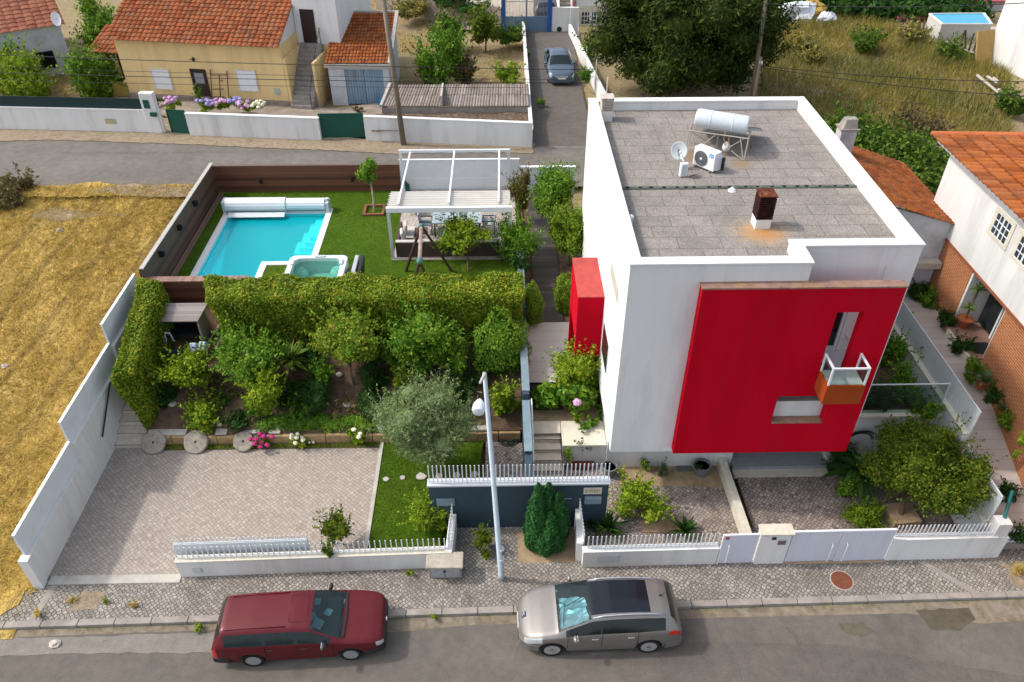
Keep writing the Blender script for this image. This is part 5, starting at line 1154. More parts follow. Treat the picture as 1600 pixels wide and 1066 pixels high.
M().box(-4.12, -.02, 28.04, 28.64, TZ + .342, TZ + .45).build('seat_cushion', CUSH, sf, bev=.03); M().box(-4.12, -3.58, 28.65, 29.68, TZ + .342, TZ + .45).build('seat_cushion', CUSH, sf, bev=.03)
M().box(-4.25, -3.1, 27.88, 28.07, TZ + .685, TZ + .75).build('back_cushion', CUSH, sf, bev=.02); M().box(-2.4, -.1, 27.88, 28.07, TZ + .685, TZ + .75).build('back_cushion', CUSH, sf, bev=.02)
for x, y, a in ((-4.0, 28.5, .4), (-3.95, 29.1, -.3)): M().obox((x, y, TZ + .70), (.14, .5, .48), .1, 0, -a * .5).build('scatter_cushion', CUSH, sf, bev=.05)
for x, y in ((-3.3, 29.2), (-3.55, 28.35)): M().obox((x, y, TZ + .49), (.55, .5, .10), .1).build('dark_cushion', plain('taupe_cushion', (0.12, 0.09, 0.08), .9), sf, bev=.03)
# play swing frame
sw_ = thing('swing_frame', 'dark timber A-frame of a garden swing behind the clipped hedge', 'swing', (-2.9, 26.3, 2.5))
ap = YP(659, 364, 26.9); ap.z = 4.55
bl_, br_ = G(634, 424, 2.5), G(706, 424, 2.5)
for b in (bl_, br_): M().tube(ap + Vector((0, 0, .05)), b, .055, .06).build('leg', plain('dark_brown_timber', (0.05, 0.025, 0.018), .7), sw_)
M().tube(ap, ap + Vector((.12, -2.5, -.03)), .07, .075).build('crossbeam', plain('grey_log', (0.33, 0.25, 0.21), .9, var=.35, scale=6), sw_)
e = ap + Vector((.12, -2.5, 0))
for s in (-.9, .9): M().tube(e, (e.x + s * .7, e.y - .1, 2.5), .055, .06).build('leg', plain('dark_brown_timber_far', (0.05, 0.025, 0.018), .7), sw_)
m = M(); m.ell(ap + Vector((0, -.02, .02)), (.12, .13, .12)); m.ell(e, (.12, .16, .13)); m.build('joint_cap', plain('green_cap', (0.06, 0.17, 0.13), .6), sw_, True)
# garden store
gs = thing('garden_store', 'low open-fronted garden store with a grey board roof between the hedges', 'shed', (-11.5, 23.1, 1.9))
M().hexa([(-12.36, 22.86, 3.02), (-10.86, 22.86, 3.02), (-10.70, 23.75, 3.2), (-12.2, 23.75, 3.2), (-12.36, 22.86, 3.07), (-10.86, 22.86, 3.07), (-10.70, 23.75, 3.25), (-12.2, 23.75, 3.25)]).build('roof', WOODT, gs)
TAUPE = plain('taupe_panel', (0.30, 0.26, 0.23), .8, var=.12)
M().box(-12.3, -12.25, 22.95, 23.7, 1.7, 3.01).build('side_panel', TAUPE, gs); M().box(-10.95, -10.88, 22.95, 23.7, 1.7, 3.01).build('side_panel', TAUPE, gs)
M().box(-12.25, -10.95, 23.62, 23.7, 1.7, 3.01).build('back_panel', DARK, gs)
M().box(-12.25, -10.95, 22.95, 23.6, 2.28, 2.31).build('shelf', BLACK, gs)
M().hexa([(-12.5, 22.5, 1.75), (-11.5, 22.5, 1.75), (-11.5, 22.6, 1.75), (-12.5, 22.6, 1.75), (-12.5, 22.5, 2.0), (-11.5, 22.5, 2.0), (-11.5, 22.6, 2.0), (-12.5, 22.6, 2.0)]).build('front_board', plain('dark_teal_board', (0.03, 0.07, 0.08), .7), gs)
m = M(); a = YP(257, 520, 22.8); m.path([a, a + Vector((0, 0, .0)) + Vector((.0, -.05, -.35))], .02, 6); m.path([a, a + Vector((.18, 0, -.02)), a + Vector((.25, 0, -.4))], .03, 6); m.path([a + Vector((-.06, 0, -.15)), a + Vector((-.12, 0, -.3)), a + Vector((-.08, 0, -.5))], .03, 6); tag(m.build('pipe_fitting', GMETAL), 'pale bent pipes standing in the mouth of the garden store', 'pipe')
for i, (px, py, r, l) in enumerate(((303, 543, .2, 'smaller pale plastic canister left of the other one at the garden store'), (318, 541, .0, 'blue-white plastic canister lying in front of the right side of the garden store'))):
    c = G(px, py, 2.1); m = M(); m.obox(c, (.26, .3, .34), r - .2, -.7); o = m.build('canister', plain('blue_white_plastic', (0.48, 0.58, 0.66), .45, var=.08), None, bev=.05); tag(o, l, 'canister', 'canisters at the garden store')
    m = M(); m.tube(c + Vector((.05, -.12, .1)), c + Vector((.05, -.2, .16)), .03); m.build('cap', BLACK, o)
for i, (a, b) in enumerate((((328, 536), (344, 502)), ((338, 548), (352, 512)))):
    p, q = G(*a, 1.9), G(*b, 2.3); m = M(); m.obox((p + q) / 2, ((q - p).length, .07, .05), math.atan2((q - p).y, (q - p).x), 0, -.25); tag(m.build('timber_batten', plain('raw_batten', (0.33, 0.26, 0.19), .9)), ('pale timber batten leaning right beside the garden store', 'browner timber batten leaning just right of the pale one')[i], 'batten')

# ================= street objects =================
lp = thing('street_lamp', 'tall grey tapered street lamp with a white teardrop head on the pavement', 'street lamp', (-.06, 13.94, .1))
tp = YP(757, 583, 14.0)
M().path([(-.06, 13.94, .1), (-.06, 13.94, .35), (-.06, 13.94, .36), tp], [.10, .10, .085, .05], 8).build('pole', plain('lamp_pole_steel', (0.40, 0.47, 0.52), .5, .3, var=.1, scale=3), lp, 'all')
hd = YP(750, 618, 13.3); 
m = M(); m.path([tp + Vector((0, 0, -.02)), tp + Vector((0, -.15, .06)), hd + Vector((0, .25, .15))], [.05, .045, .03], 8); m.build('arm', plain('bracket_grey_pink', (0.45, 0.42, 0.40), .5), lp, 'all')
h0 = YP(750, 624, 13.25); h1 = YP(747, 646, 12.85); m = M(); m.path([h0, h0.lerp(h1, .12), h0.lerp(h1, .35), h0.lerp(h1, .7), h0.lerp(h1, .93), h1], [.03, .07, .13, .155, .13, .05], 14); m.build('lamp_head', plain('lamp_head_white', (0.68, 0.72, 0.75), .35), lp, True)
m = M(); m.box(-.15, -.13, 13.9, 13.98, 1.0, 1.5); m.tube((-.06, 13.94, 1.05), (-.06, 13.94, 1.1), .105); m.tube((-.06, 13.94, 1.5), (-.06, 13.94, 1.55), .10); m.build('service_cover', GMETAL, lp)
mh = thing('manhole_cover', 'round rusty brown manhole cover in the pavement by the garage gate', 'manhole cover', tuple(G(1315, 907, .1)))
c = G(1315, 907, .1); M().lathe((c.x, c.y, .095), [(.335, 0), (.335, .012)], 30).build('rim', CONCL, mh)
M().lathe((c.x, c.y, .1), [(.31, 0), (.31, .014)], 30).build('cover', plain('rust_brown_iron', (0.17, 0.06, 0.035), .85, var=.2, scale=8, bmp=.3), mh)
hs = G(795, 686, .12); m = M()
for k in range(7):
    r = .16 + .035 * k + .01 * (k % 2); m.path([hs + Vector((r * math.cos(a) + .02 * math.sin(k * 2), r * math.sin(a) * 1.0, .02 + .03 * (k % 3))) for a in [i * math.pi / 10 for i in range(20)]], .014, 5, True)
tag(m.build('garden_hose', plain('dark_green_hose', (0.01, 0.035, 0.025), .5)), 'coiled dark green garden hose on the setts left of the stone steps', 'hose')
h2 = G(1352, 705, 1.6); m = M()
for k, r in enumerate((.42, .47, .55, .62)):
    m.path([Vector((h2.x + r * math.cos(a) + .15, 18.2 - .03 * k, 1.25 + r * math.sin(a))) for a in [math.pi * (.1 + .09 * i) for i in range(14)]], .02, 5)
tag(m.build('garden_hose', BLACK), 'black hose hung in wide loops on the white wall right of the garage', 'hose')
pt = G(601, 684, .15); po_ = thing('plant_pot', 'pale grey round pot on a brown stand at the corner of the driveway', 'pot', tuple(pt))
M().lathe((pt.x, pt.y + .1, .45), [(.17, 0), (.22, .22), (.24, .24), (.2, .24), (.16, .2)], 16).build('pot', GMETAL, po_, True)
M().box(pt.x - .16, pt.x + .2, pt.y - .05, pt.y + .3, .1, .45).build('stand', plain('brown_box', (0.13, 0.07, 0.04), .9), po_)
for i, (px, py, s) in enumerate(((603, 749, .10), (629, 747, .1), (658, 745, .17), (686, 744, .14), (714, 743, .14), (741, 742, .14))):
    c = G(px, py, .11); m = M(); rd = random.Random(i); m.prism([(c.x + s * (1 + rd.uniform(-.2, .2)) * math.cos(a), c.y + s * (1 + rd.uniform(-.2, .2)) * math.sin(a)) for a in [k * 2 * math.pi / 7 for k in range(7)]], .09, .135)
    tag(m.build('stepping_stone', CONCL), 'flat pale stepping stone in the front lawn, number %s from the driveway' % ('one two three four five six'.split()[i]), 'stepping stone', 'stepping stones across the front lawn')
# pots by the white lower wall
for i, (px, py, r, lb) in enumerate(((950, 728, .25, 'dark grey round pot beside the brown trough under the house corner'), (1093, 727, .27, 'larger grey round pot on the planting strip under the red panel'))):
    c = G(px, py, .2); c.y = 17.98; t = thing('plant_pot', lb, 'pot', (c.x, c.y, .11), 'round grey pots under the house'); col = plain('grey_pot', (0.16, 0.17, 0.19), .6)
    M().lathe((c.x, c.y, .11), [(r * .75, 0), (r, .36), (r * 1.06, .37), (r * 1.06, .42), (r * .9, .42), (r * .85, .34)], 20).build('pot', col, t, True)
    M().lathe((c.x, c.y, .44), [(r * .86, 0), (r * .86, .01)], 16).build('soil', SOIL, t)
m = M(); c = G(912, 730, .12); m.box(c.x - .45, c.x + .35, c.y - .12, c.y + .12, .1, .3); tr_ = thing('plant_trough', 'long brown plant trough at the foot of the white planter wall', 'trough', tuple(c)); m.build('trough', plain('brown_trough', (0.13, 0.035, 0.025), .7), tr_)
m = M(); c = G(1069, 731, .13); m.obox((c.x, c.y, .125), (.5, .3, .03)); tag(m.build('stone_slab', plain('green_slate', (0.10, 0.14, 0.12), .7)), 'green-grey slab lying on the soil left of the larger grey pot', 'slab')
# glass screen east of the house on white retaining wall
gl = thing('glass_screen', 'frameless glass screen panel on the white retaining wall right of the red panel', 'glass screen', (12.7, 18.35, 2.3))
M().box(11.3, 14.1, 18.36, 18.375, 2.42, 3.62).build('pane', GLASS, gl)
m = M(); m.box(11.3, 14.12, 18.35, 18.385, 3.622, 3.65); m.box(14.08, 14.12, 18.35, 18.385, 2.42, 3.62); m.build('frame', GMETAL, gl)
rw2 = thing('retaining_wall', 'white retaining wall with pale coping under the glass screen', 'wall', (12.7, 18.3, 0))
M().box(12.9, 14.25, 18.3, 18.5, 0, 2.3).build('wall', WHITE, rw2); M().box(11.0, 14.25, 18.22, 18.52, 2.302, 2.40).build('coping', STONECAP, rw2)
# east boundary: wall + corrugated metal panels
def corr(m, a, b, z0, z1, pitch=.09, amp=.018):
    a = Vector(a); b = Vector(b); L = (b - a).length; n = int(L / pitch * 4); d = (b - a).normalized(); nr = Vector((-d.y, d.x, 0)); vs = []
    for i in range(n + 1):
        p = a + d * (L * i / n) + nr * (amp * (1, 1, -1, -1)[i % 4]); vs += [(p.x, p.y, z0), (p.x, p.y, z1)]
    m.add(vs, [(2 * i, 2 * i + 2, 2 * i + 3, 2 * i + 1) for i in range(n)]); return m
ef = thing('boundary_fence', 'pale corrugated metal fence on a low wall between the garden and the neighbour path', 'fence', (14.3, 20, 0))
m = M(); m.box(14.22, 14.38, 17.0, 28.5, 0, 2.75); m.box(14.28, 14.44, 14.85, 16.999, 0, 1.25); m.build('wall', WHITEB if 0 else BLUEWHITE, ef)
m = M(); m.box(14.19, 14.41, 17.0, 28.5, 2.752, 2.79); m.box(14.25, 14.47, 14.85, 16.99, 1.252, 1.29); m.build('coping', STONECAP, ef)
m = M(); corr(m, (14.38, 28.5, 0), (14.38, 17.05, 0), 2.79, 3.68); corr(m, (14.42, 16.95, 0), (14.46, 14.85, 0), 1.29, 2.35)
p = m.build('panel', plain('pale_corrugated_metal', (0.60, 0.63, 0.64), .5, .2, var=.05), ef); sm = p.modifiers.new('t', 'SOLIDIFY'); sm.thickness = .006
m = M(); m.tube((14.38, 28.5, 3.7), (14.38, 17.05, 3.7), .02); m.tube((14.44, 16.95, 2.37), (14.46, 14.85, 2.37), .02); m.tube((14.38, 17.02, 1.3), (14.38, 17.02, 3.7), .03); m.build('rail', GMETAL, ef)
a = G(1577, 800, 1.3); m = M(); m.tube((14.72, 14.7, 1.62), (14.88, 15.1, 2.35), .05); tag(m.build('fence_brace', plain('teal_metal', (0.01, 0.12, 0.12), .5)), 'teal metal brace at the front corner of the corrugated fence', 'brace')
# ================= cars =================
def carpaint(name, c, metal=0.35, rough=0.38, dust=0.25):
    m, t, b = nmat(name); S(m, c, rough, metal, .3); b.inputs['Coat Weight'].default_value = .15; b.inputs['Coat Roughness'].default_value = .18
    n = noise(t, 2.2, 7, .75, coords(t)); n2 = noise(t, 60, 2, .6, coords(t))
    col = mixc(t, mmul(t, ramp(t, n.outputs[0], [(.35, (0, 0, 0)), (.8, (1, 1, 1))]).outputs[0], dust), c, tuple(x * .6 + .12 for x in c))
    t.links.new(col, b.inputs['Base Color'])
    t.links.new(ramp(t, n.outputs[0], [(.3, (rough,) * 3), (.75, (rough + .25,) * 3)]).outputs[0], b.inputs['Roughness']); return m
CARGL = glassmat('car_window_glass', (0.42, 0.66, 0.70), .38, .03)
CARGD = glassmat('tinted_car_glass', (0.10, 0.12, 0.13), .75, .05)
TYRE = plain('tyre_rubber', (0.02, 0.02, 0.021), .85, var=.2); RIM = plain('alloy_rim', (0.50, 0.50, 0.49), .4, .6, var=.1)
TRIM = plain('black_trim', (0.02, 0.021, 0.024), .6, var=.2); LAMPG = plain('headlamp_glass', (0.55, 0.58, 0.58), .15, .3, var=.15)
REDL = plain('tail_lamp_red', (0.55, 0.02, 0.01), .25, var=.1); SEATM = plain('dark_seat_fabric', (0.05, 0.06, 0.065), .9, var=.2)
DOORL = plain('door_gap', (0.02, 0.018, 0.018), .9)
def car(name, label, sp, loc, rz, paint, group=None):
    L, W = sp['L'], sp['W']; T = thing(name, label, 'car', (0, 0, 0), group)
    xs = sorted(set([round(x, 3) for x in np.arange(0, L, .05)] + [L]))
    tab = sp['tab']; X = [r[0] for r in tab]
    def ip(i): 
        v = np.interp(xs, X, [r[i] for r in tab]); k = np.array([.25, .5, .25]); w_ = v.copy(); w_[1:-1] = np.convolve(v, k, 'valid'); return w_
    zb, zt, wb, wt = ip(1), ip(2), ip(3), ip(4); sill = sp.get('sill', .24); R_ = sp['R']; ra = R_ + .055; rings = []
    for i, x in enumerate(xs):
        lo = sill + (0.06 if x < .35 or x > L - .35 else 0); l1 = .48
        for ax in sp['axles']:
            if abs(x - ax) < ra: a = R_ + math.sqrt(ra * ra - (x - ax) ** 2); lo = max(lo, a); l1 = max(l1, a + .02)
        B_ = zb[i]; Tt = zt[i]; l1 = min(l1, B_ - .1); lo = min(lo, l1 - .01); l2 = max(l1 + .03, B_ - .16)
        p3 = np.array((wb[i], B_)); p7 = np.array((wt[i], Tt - .045 * min(1, max(0, (Tt - B_) / .3)) - .01))
        g = lambda u: tuple(p3 * (1 - u) + p7 * u + np.array((.02 * math.sin(math.pi * u), 0)))
        rings.append([(wb[i] - .03, lo), (wb[i] + .012, l1), (wb[i] + .015, l2), tuple(p3), g(.10), g(.5), g(.86), tuple(p7), (wt[i] * .86, Tt - .012), (wt[i] * .45, Tt + .004), (0, Tt + .012)])
    nr = len(rings[0]); 
    def P(i, j, s): y, z = rings[i][j]; return (xs[i] - L / 2, s * y, z)
    cells = [(i, j) for i in range(len(xs) - 1) for j in range(nr - 1)]
    used = set()
    def sub(nm, mat, pred, sides=(-1, 1), parent=T, off=0.0, split=True):
        sel = [(i, j) for (i, j) in cells if pred((xs[i] + xs[i + 1]) / 2, j, i)]
        outs = []
        for grp in ([(s,) for s in sides] if split else [sides]):
            m = M(); key = {}
            def v(i, j, s):
                if j == nr - 1: s = 1
                k = (i, j, s)
                if k not in key: 
                    key[k] = len(m.v); p = P(i, j, s); m.v.append((p[0], p[1] * (1 + off * .8), p[2] + off * .5))
                return key[k]
            for s in grp:
                for (i, j) in sel:
                    f = (v(i, j, s), v(i + 1, j, s), v(i + 1, j + 1, s), v(i, j + 1, s)); m.f.append(f if s < 0 else f[::-1])
            if m.f: outs.append(m.build(nm, mat, parent, 'all'))
        used.update(sel); return outs
    gw = sp['wind']; rw = sp['rear']
    tall = lambda i: zt[i] - zb[i] > .16
    sub('windscreen', CARGL, lambda x, j, i: 7 <= j and gw[0] < x < gw[1], split=False)
    sub('rear_window', sp.get('rglass', CARGD), lambda x, j, i: 7 <= j and rw[0] < x < rw[1], split=False)
    for (a, b2) in sp['side']: sub('side_window', sp.get('sglass', CARGD), lambda x, j, i: j in (4, 5) and a < x < b2 and tall(i))
    if 'pano' in sp: sub('glass_roof', plain('dark_glass_roof', (0.010, 0.013, 0.020), .12, spec=.4), lambda x, j, i: 8 <= j and sp['pano'][0] < x < sp['pano'][1], split=False)
    for nm, mat, pr in sp.get('zones', ()): sub(nm, mat, pr)
    body = None
    m = M(); key = {}
    for s in (-1, 1):
        for (i, j) in cells:
            if (i, j) in used: continue
            f = []
            for (a, b2) in ((i, j), (i + 1, j), (i + 1, j + 1), (i, j + 1)):
                k = (a, b2, 1 if b2 == nr - 1 else s)
                if k not in key: key[k] = len(m.v); m.v.append(P(*k))
                f.append(key[k])
            m.f.append(tuple(f) if s < 0 else tuple(f[::-1]))
    for e in (0, len(xs) - 1):
        l = [key.get((e, j, -1)) for j in range(nr - 1)] + [key.get((e, nr - 1, 1))] + [key.get((e, j, 1)) for j in range(nr - 2, -1, -1)]
        l = [q for q in l if q is not None]; m.f.append(tuple(l if e else l[::-1]))
    body = m.build('body', paint, T, 'all'); body.data.set_sharp_from_angle(angle=math.radians(50))
    M().box(.12 - L / 2, L / 2 - .12, -(W / 2 - .22), W / 2 - .22, .20, .56).build('underbody', DARK, T)
    # cabin
    c0, c1 = gw[0] + .25 - L / 2, rw[1] - .15 - L / 2; cb_ = M().box(c0 - .1, c1, -W / 2 + .17, W / 2 - .17, .57, .72).build('cabin_floor', DARK, T)
    M().box(gw[0] - L / 2 + .1, gw[0] - L / 2 + .5, -W / 2 + .2, W / 2 - .2, .73, .93).build('dashboard', TRIM, T, bev=.03)
    for sx in (gw[0] + 1.25, gw[0] + 2.1):
        for sy in (-.36, .36):
            m = M(); m.obox((sx - L / 2, sy, .80), (.5, .48, .14)); m.obox((sx - L / 2 + .3, sy, 1.02), (.13, .46, .5), 0, 0, .2); m.obox((sx - L / 2 + .37, sy, 1.27), (.08, .26, .13), 0, 0, .2); m.build('seat', sp.get('seat', SEATM), T, bev=.02)
    # wheels
    for ax in sp['axles']:
        for s in (-1, 1):
            y1 = s * (W / 2 - .015); y0 = s * (W / 2 - .22); x = ax - L / 2
            prof = [(R_ - .1, 0), (R_ - .02, 0), (R_, .03), (R_, .17), (R_ - .02, .205), (R_ - .085, .205), (R_ - .1, .18)]
            m = M(); m.lathe((x, min(y0, y1), R_), [(r, z if s > 0 else .205 - z) for r, z in (prof if s > 0 else prof[::-1])], 26, 'Y'); wh = m.build('wheel', TYRE, T, True)
            m = M(); rr = R_ - .095; yf = s * (W / 2 - .03)
            n = sp.get('spokes', 5)
            m.lathe((x, yf - .01, R_), [(rr - .03, 0), (rr, 0), (rr, .02), (rr - .03, .02)], 26, 'Y'); m.lathe((x, yf - .01, R_), [(.01, 0), (.06, 0), (.055, .025), (.01, .028)], 14, 'Y')
            for k in range(n):
                a = 2 * math.pi * k / n + .3; m.hexa([(x + r * math.cos(a + q) , yf + yy, R_ + r * math.sin(a + q)) for yy in (-.008, .012) for r, q in ((.04, -.5), (rr - .01, -.14 if n < 7 else -.11), (rr - .01, .14 if n < 7 else .11), (.04, .5))])
            m.build('rim', sp.get('rim', RIM), wh)
            M().lathe((x, yf - .05 if s > 0 else yf + .03, R_), [(.001, 0), (rr, 0), (rr, .02), (.001, .02)], 20, 'Y').build('brake_disc', plain('dark_brake', (0.03, 0.03, 0.03), .7), wh)
    # trim: door gaps, handles, mirrors, plates
    def onside(x, j, s, o=.004):
        i = int(np.argmin([abs(q - x) for q in xs])); y, z = rings[i][j]; return Vector((xs[i] - L / 2, s * (y + o), z))
    for x in sp['doors']:
        for s in (-1, 1): M().path([onside(x + (.0), j, s) for j in (1, 2, 3, 4)], .006, 4).build('door_gap', DOORL, body)
    for x in sp['handles']:
        for s in (-1, 1): p = onside(x, 2, s, .015); M().box(p.x - .09, p.x + .09, p.y - .012, p.y + .012, p.z - .01 + .03, p.z + .05).build('door_handle', sp.get('handle', TRIM), T, bev=.006)
    for s in (-1, 1):
        p = onside(sp['mirror'], 3, s, .09); mr = M(); mr.ell((p.x, p.y, p.z + .06), (.07, .12, .08), 12, 8); mo = mr.build('door_mirror', sp.get('mirm', paint), T, True)
        M().box(p.x + .045, p.x + .062, p.y - .08, p.y + .08, p.z + .01, p.z + .11).build('mirror_glass', LAMPG, mo)
    # bumpers
    for nm, a, b2 in (('front_bumper', 0, .5), ('rear_bumper', L - .45, L)):
        m = M(); k = [i for i, x in enumerate(xs) if a <= x <= b2]; fr = nm[0] == 'f'
        o = [(xs[i] - L / 2, -(rings[i][1][0] + .015)) for i in k]; o = o if fr else o
        prof = [(x, y) for x, y in o]; full = prof + [(x, -y) for x, y in prof[::-1]] if not fr else prof[::-1] + [(x, -y) for x, y in prof]
        e = -.035 if fr else .035
        full = [(x + (e if (abs(x + L / 2) < .06 or abs(x - L / 2) < .06) else 0), y) for x, y in full]
        n = len(full); zz = (sp['bump'][0], sp['bump'][1]); vs = [(x, y, z) for z in zz for x, y in full] + [(x * .985, y * .955, z) for z in zz[::-1] for x, y in full]
        m.add(vs, [(i, i + 1, n + i + 1, n + i) for i in range(n - 1)] + [(n + i, n + i + 1, 2 * n + i + 1, 2 * n + i) for i in range(n - 1)] + [(2 * n + i, 2 * n + i + 1, 3 * n + i + 1, 3 * n + i) for i in range(n - 1)] + [(3 * n + i, 3 * n + i + 1, i + 1, i) for i in range(n - 1)])
        m.build(nm, sp.get('bmat', paint), T)
    sp.get('extra', lambda *a: None)(T, L, W, P, onside, xs, rings)
    T.location = loc; T.rotation_euler = (0, 0, rz); return T
RAILM = plain('silver_roof_rail', (0.48, 0.50, 0.55), .35, .5)
def extra_silver(T, L, W, P, onside, xs, rings):
    for s in (-1, 1):
        pts = [onside(x, 7, s, .0) + Vector((0, -s * .02, h)) for x, h in ((2.0, .0), (2.3, .05), (3.0, .06), (3.7, .05), (4.0, .0))]
        M().path(pts, .02, 6).build('roof_rail', RAILM, T, 'all')
    m = M(); m.path([(3.95 - L / 2, 0, 1.52), (4.2 - L / 2, 0, 1.78)], [.006, .004], 5); m.ell((3.95 - L / 2, 0, 1.53), (.05, .03, .025)); m.build('aerial', TRIM, T)
    # crumpled foil sunshade behind the windscreen
    m = M(); rd = random.Random(4); n, k = 7, 10; vs = []
    for i in range(n):
        for j in range(k): vs.append((1.12 + i * .125 - L / 2 + rd.uniform(-.03, .03), -.62 + 1.0 * j / (k - 1) * (1 - .3 * i / n) + rd.uniform(-.02, .02), .96 + i * .066 + rd.uniform(-.035, .02)))
    m.add(vs, [(i * k + j, (i + 1) * k + j, (i + 1) * k + j + 1, i * k + j + 1) for i in range(n - 1) for j in range(k - 1)])
    m.build('foil_sunshade', plain('crumpled_foil', (0.82, 0.88, 0.90), .35, .3, var=.05), T)
    M().path([(1.2 - L / 2, -.55, 1.035), (1.28 - L / 2, .1, 1.10)], .012, 5).build('wiper', TRIM, T)
    M().path([(1.3 - L / 2, -.05, 1.17), (1.85 - L / 2, .12, 1.46)], .012, 5).build('wiper', TRIM, T)
    m = M(); m.obox((.13 - L / 2, 0, .765), (.13, .16, .02), 0, 0, -.6); bd = m.build('badge', plain('dark_blue_badge', (0.03, 0.04, 0.09), .4), T)
    m = M(); c = Vector((.125 - L / 2, 0, .782)); m.path([c + Vector((-.035, -.03, -.02)), c + Vector((.0, .02, 0)), c + Vector((.03, -.02, .02))], .009, 5); m.path([c, c + Vector((.01, .05, .008))], .009, 5); m.build('badge_emblem', RIM, bd)
    M().box(-L / 2 - .05, -L / 2 - .035, -.26, .26, .42, .52).build('number_plate', PLASTW, T)
    M().box(-L / 2 - .045, -L / 2 - .01, -.5, .5, .28, .40).build('grille', TRIM, T)
SILV = carpaint('silver_grey_paint', (0.23, 0.215, 0.20), .55, .34, .25)
sil = dict(L=4.5, W=1.81, R=.325, axles=(.88, 3.60), tab=[(0, .52, .60, .50, .42), (.06, .60, .70, .66, .56), (.25, .72, .82, .79, .70), (.6, .84, .94, .87, .77), (1.0, .93, 1.04, .895, .78), (1.35, .97, 1.22, .90, .72), (1.98, 1.0, 1.50, .90, .63), (2.5, 1.02, 1.56, .90, .62), (3.3, 1.04, 1.555, .895, .61), (3.95, 1.06, 1.50, .875, .59), (4.18, 1.05, 1.43, .85, .57), (4.36, 1.0, 1.14, .82, .66), (4.46, .92, .98, .77, .70), (4.5, .84, .88, .72, .68)],
    wind=(1.04, 1.95), rear=(4.16, 4.37), side=((1.35, 2.22), (2.27, 3.2), (3.22, 3.98)), pano=(1.96, 3.62), doors=(1.30, 2.245, 3.25), handles=(2.05, 3.05), mirror=1.5, bump=(.27, .52), spokes=5, handle=RIM,
    zones=(('headlight', LAMPG, lambda x, j, i: .12 < x < .62 and j in (2, 3, 4) and x > .10 + (4 - j) * .0), ('tail_light', REDL, lambda x, j, i: 4.12 < x < 4.46 and j == 2 or (4.2 < x < 4.42 and j == 3)), ('pillar_trim', TRIM, lambda x, j, i: 2.22 < x < 2.27 and j in (4, 5)), ('pillar_trim', TRIM, lambda x, j, i: 1.25 < x < 1.35 and j in (4, 5))), extra=extra_silver)
car('silver_car', 'silver-grey estate car with dark glass roof and foil sunshade, facing left at the kerb', sil, (2.60, 12.40, 0), math.radians(1.0), SILV).scale = (.965, .96, .93)
def extra_red(T, L, W, P, onside, xs, rings):
    for s in (-1, 1):
        pts = [onside(x, 7, s, 0) + Vector((0, -s * .07, h)) for x, h in ((2.55, .03), (2.65, .065), (4.1, .06), (4.2, .03))]
        M().path(pts, .018, 6).build('roof_rail', plain('dark_red_rail', (0.13, 0.01, 0.015), .5), T, 'all')
    m = M(); z = 1.442
    pts = [(2.02 - L / 2, -.42), (2.48 - L / 2, -.42), (2.48 - L / 2, .42), (2.02 - L / 2, .42)]
    m.path([(x, y, z + .004 - .01 * (abs(y) > .3)) for x, y in pts], .005, 4, True); m.build('sunroof_gap', DOORL, T)
    M().path([(1.12 - L / 2, -.6, 1.02), (1.18 - L / 2, -.02, 1.06)], .012, 5).build('wiper', TRIM, T); M().path([(1.12 - L / 2, .1, 1.02), (1.18 - L / 2, .65, 1.04)], .012, 5).build('wiper', TRIM, T)
    M().path([(1.06 - L / 2, -.7, .99), (1.02 - L / 2, 0, 1.015), (1.06 - L / 2, .7, .99)], .03, 5).build('cowl_trim', TRIM, T)
    M().box(-L / 2 - .03, -L / 2 + .02, -.62, .62, .50, .66).build('grille', TRIM, T); M().lathe((-L / 2 - .06, 0, .64), [(.07, 0), (.07, .03)], 16, 'X').build('badge', RIM, T)
    M().box(L / 2 + .0, L / 2 + .045, -.26, .26, .50, .60).build('number_plate', PLASTW, T)
    m = M(); rd = random.Random(2)
    for k in range(9): m.obox((1.5 - L / 2 + rd.uniform(0, 1.6), rd.uniform(-.5, .3), .95), (rd.uniform(.15, .3), rd.uniform(.15, .3), .02), rd.uniform(0, 3), rd.uniform(-.3, .3), rd.uniform(-.4, .4))
    m.build('papers', plain('pale_papers', (0.45, 0.58, 0.62), .8), T)
REDP = carpaint('dark_red_paint', (0.10, 0.004, 0.009), .1, .42, .06)
red = dict(L=4.58, W=1.70, R=.30, axles=(.92, 3.55), tab=[(0, .66, .70, .60, .54), (.05, .74, .80, .72, .62), (.3, .80, .88, .81, .70), (.7, .86, .94, .84, .73), (1.06, .90, .99, .845, .74), (1.5, .93, 1.21, .845, .68), (1.92, .94, 1.38, .845, .61), (2.4, .95, 1.43, .845, .60), (3.5, .96, 1.435, .84, .60), (4.2, .97, 1.41, .82, .585), (4.32, .97, 1.38, .81, .58), (4.46, .95, 1.14, .79, .64), (4.54, .90, .98, .77, .70), (4.58, .80, .86, .74, .70)],
    wind=(1.10, 1.90), rear=(4.31, 4.49), side=((1.42, 2.25), (2.33, 3.12), (3.2, 4.2)), sglass=CARGL, doors=(1.36, 2.29, 3.16), handles=(2.12, 3.0), mirror=1.55, mirm=TRIM, bump=(.30, .50), bmat=TRIM, spokes=7, rim=plain('wheel_cover', (0.30, 0.31, 0.30), .5, .2),
    zones=(('headlight', LAMPG, lambda x, j, i: .0 < x < .22 and j in (2, 3)), ('tail_light', REDL, lambda x, j, i: 4.44 < x < 4.58 and j in (1, 2)), ('pillar_trim', TRIM, lambda x, j, i: 2.25 < x < 2.33 and j in (4, 5)), ('pillar_trim', TRIM, lambda x, j, i: 3.12 < x < 3.2 and j in (4, 5))), extra=extra_red)
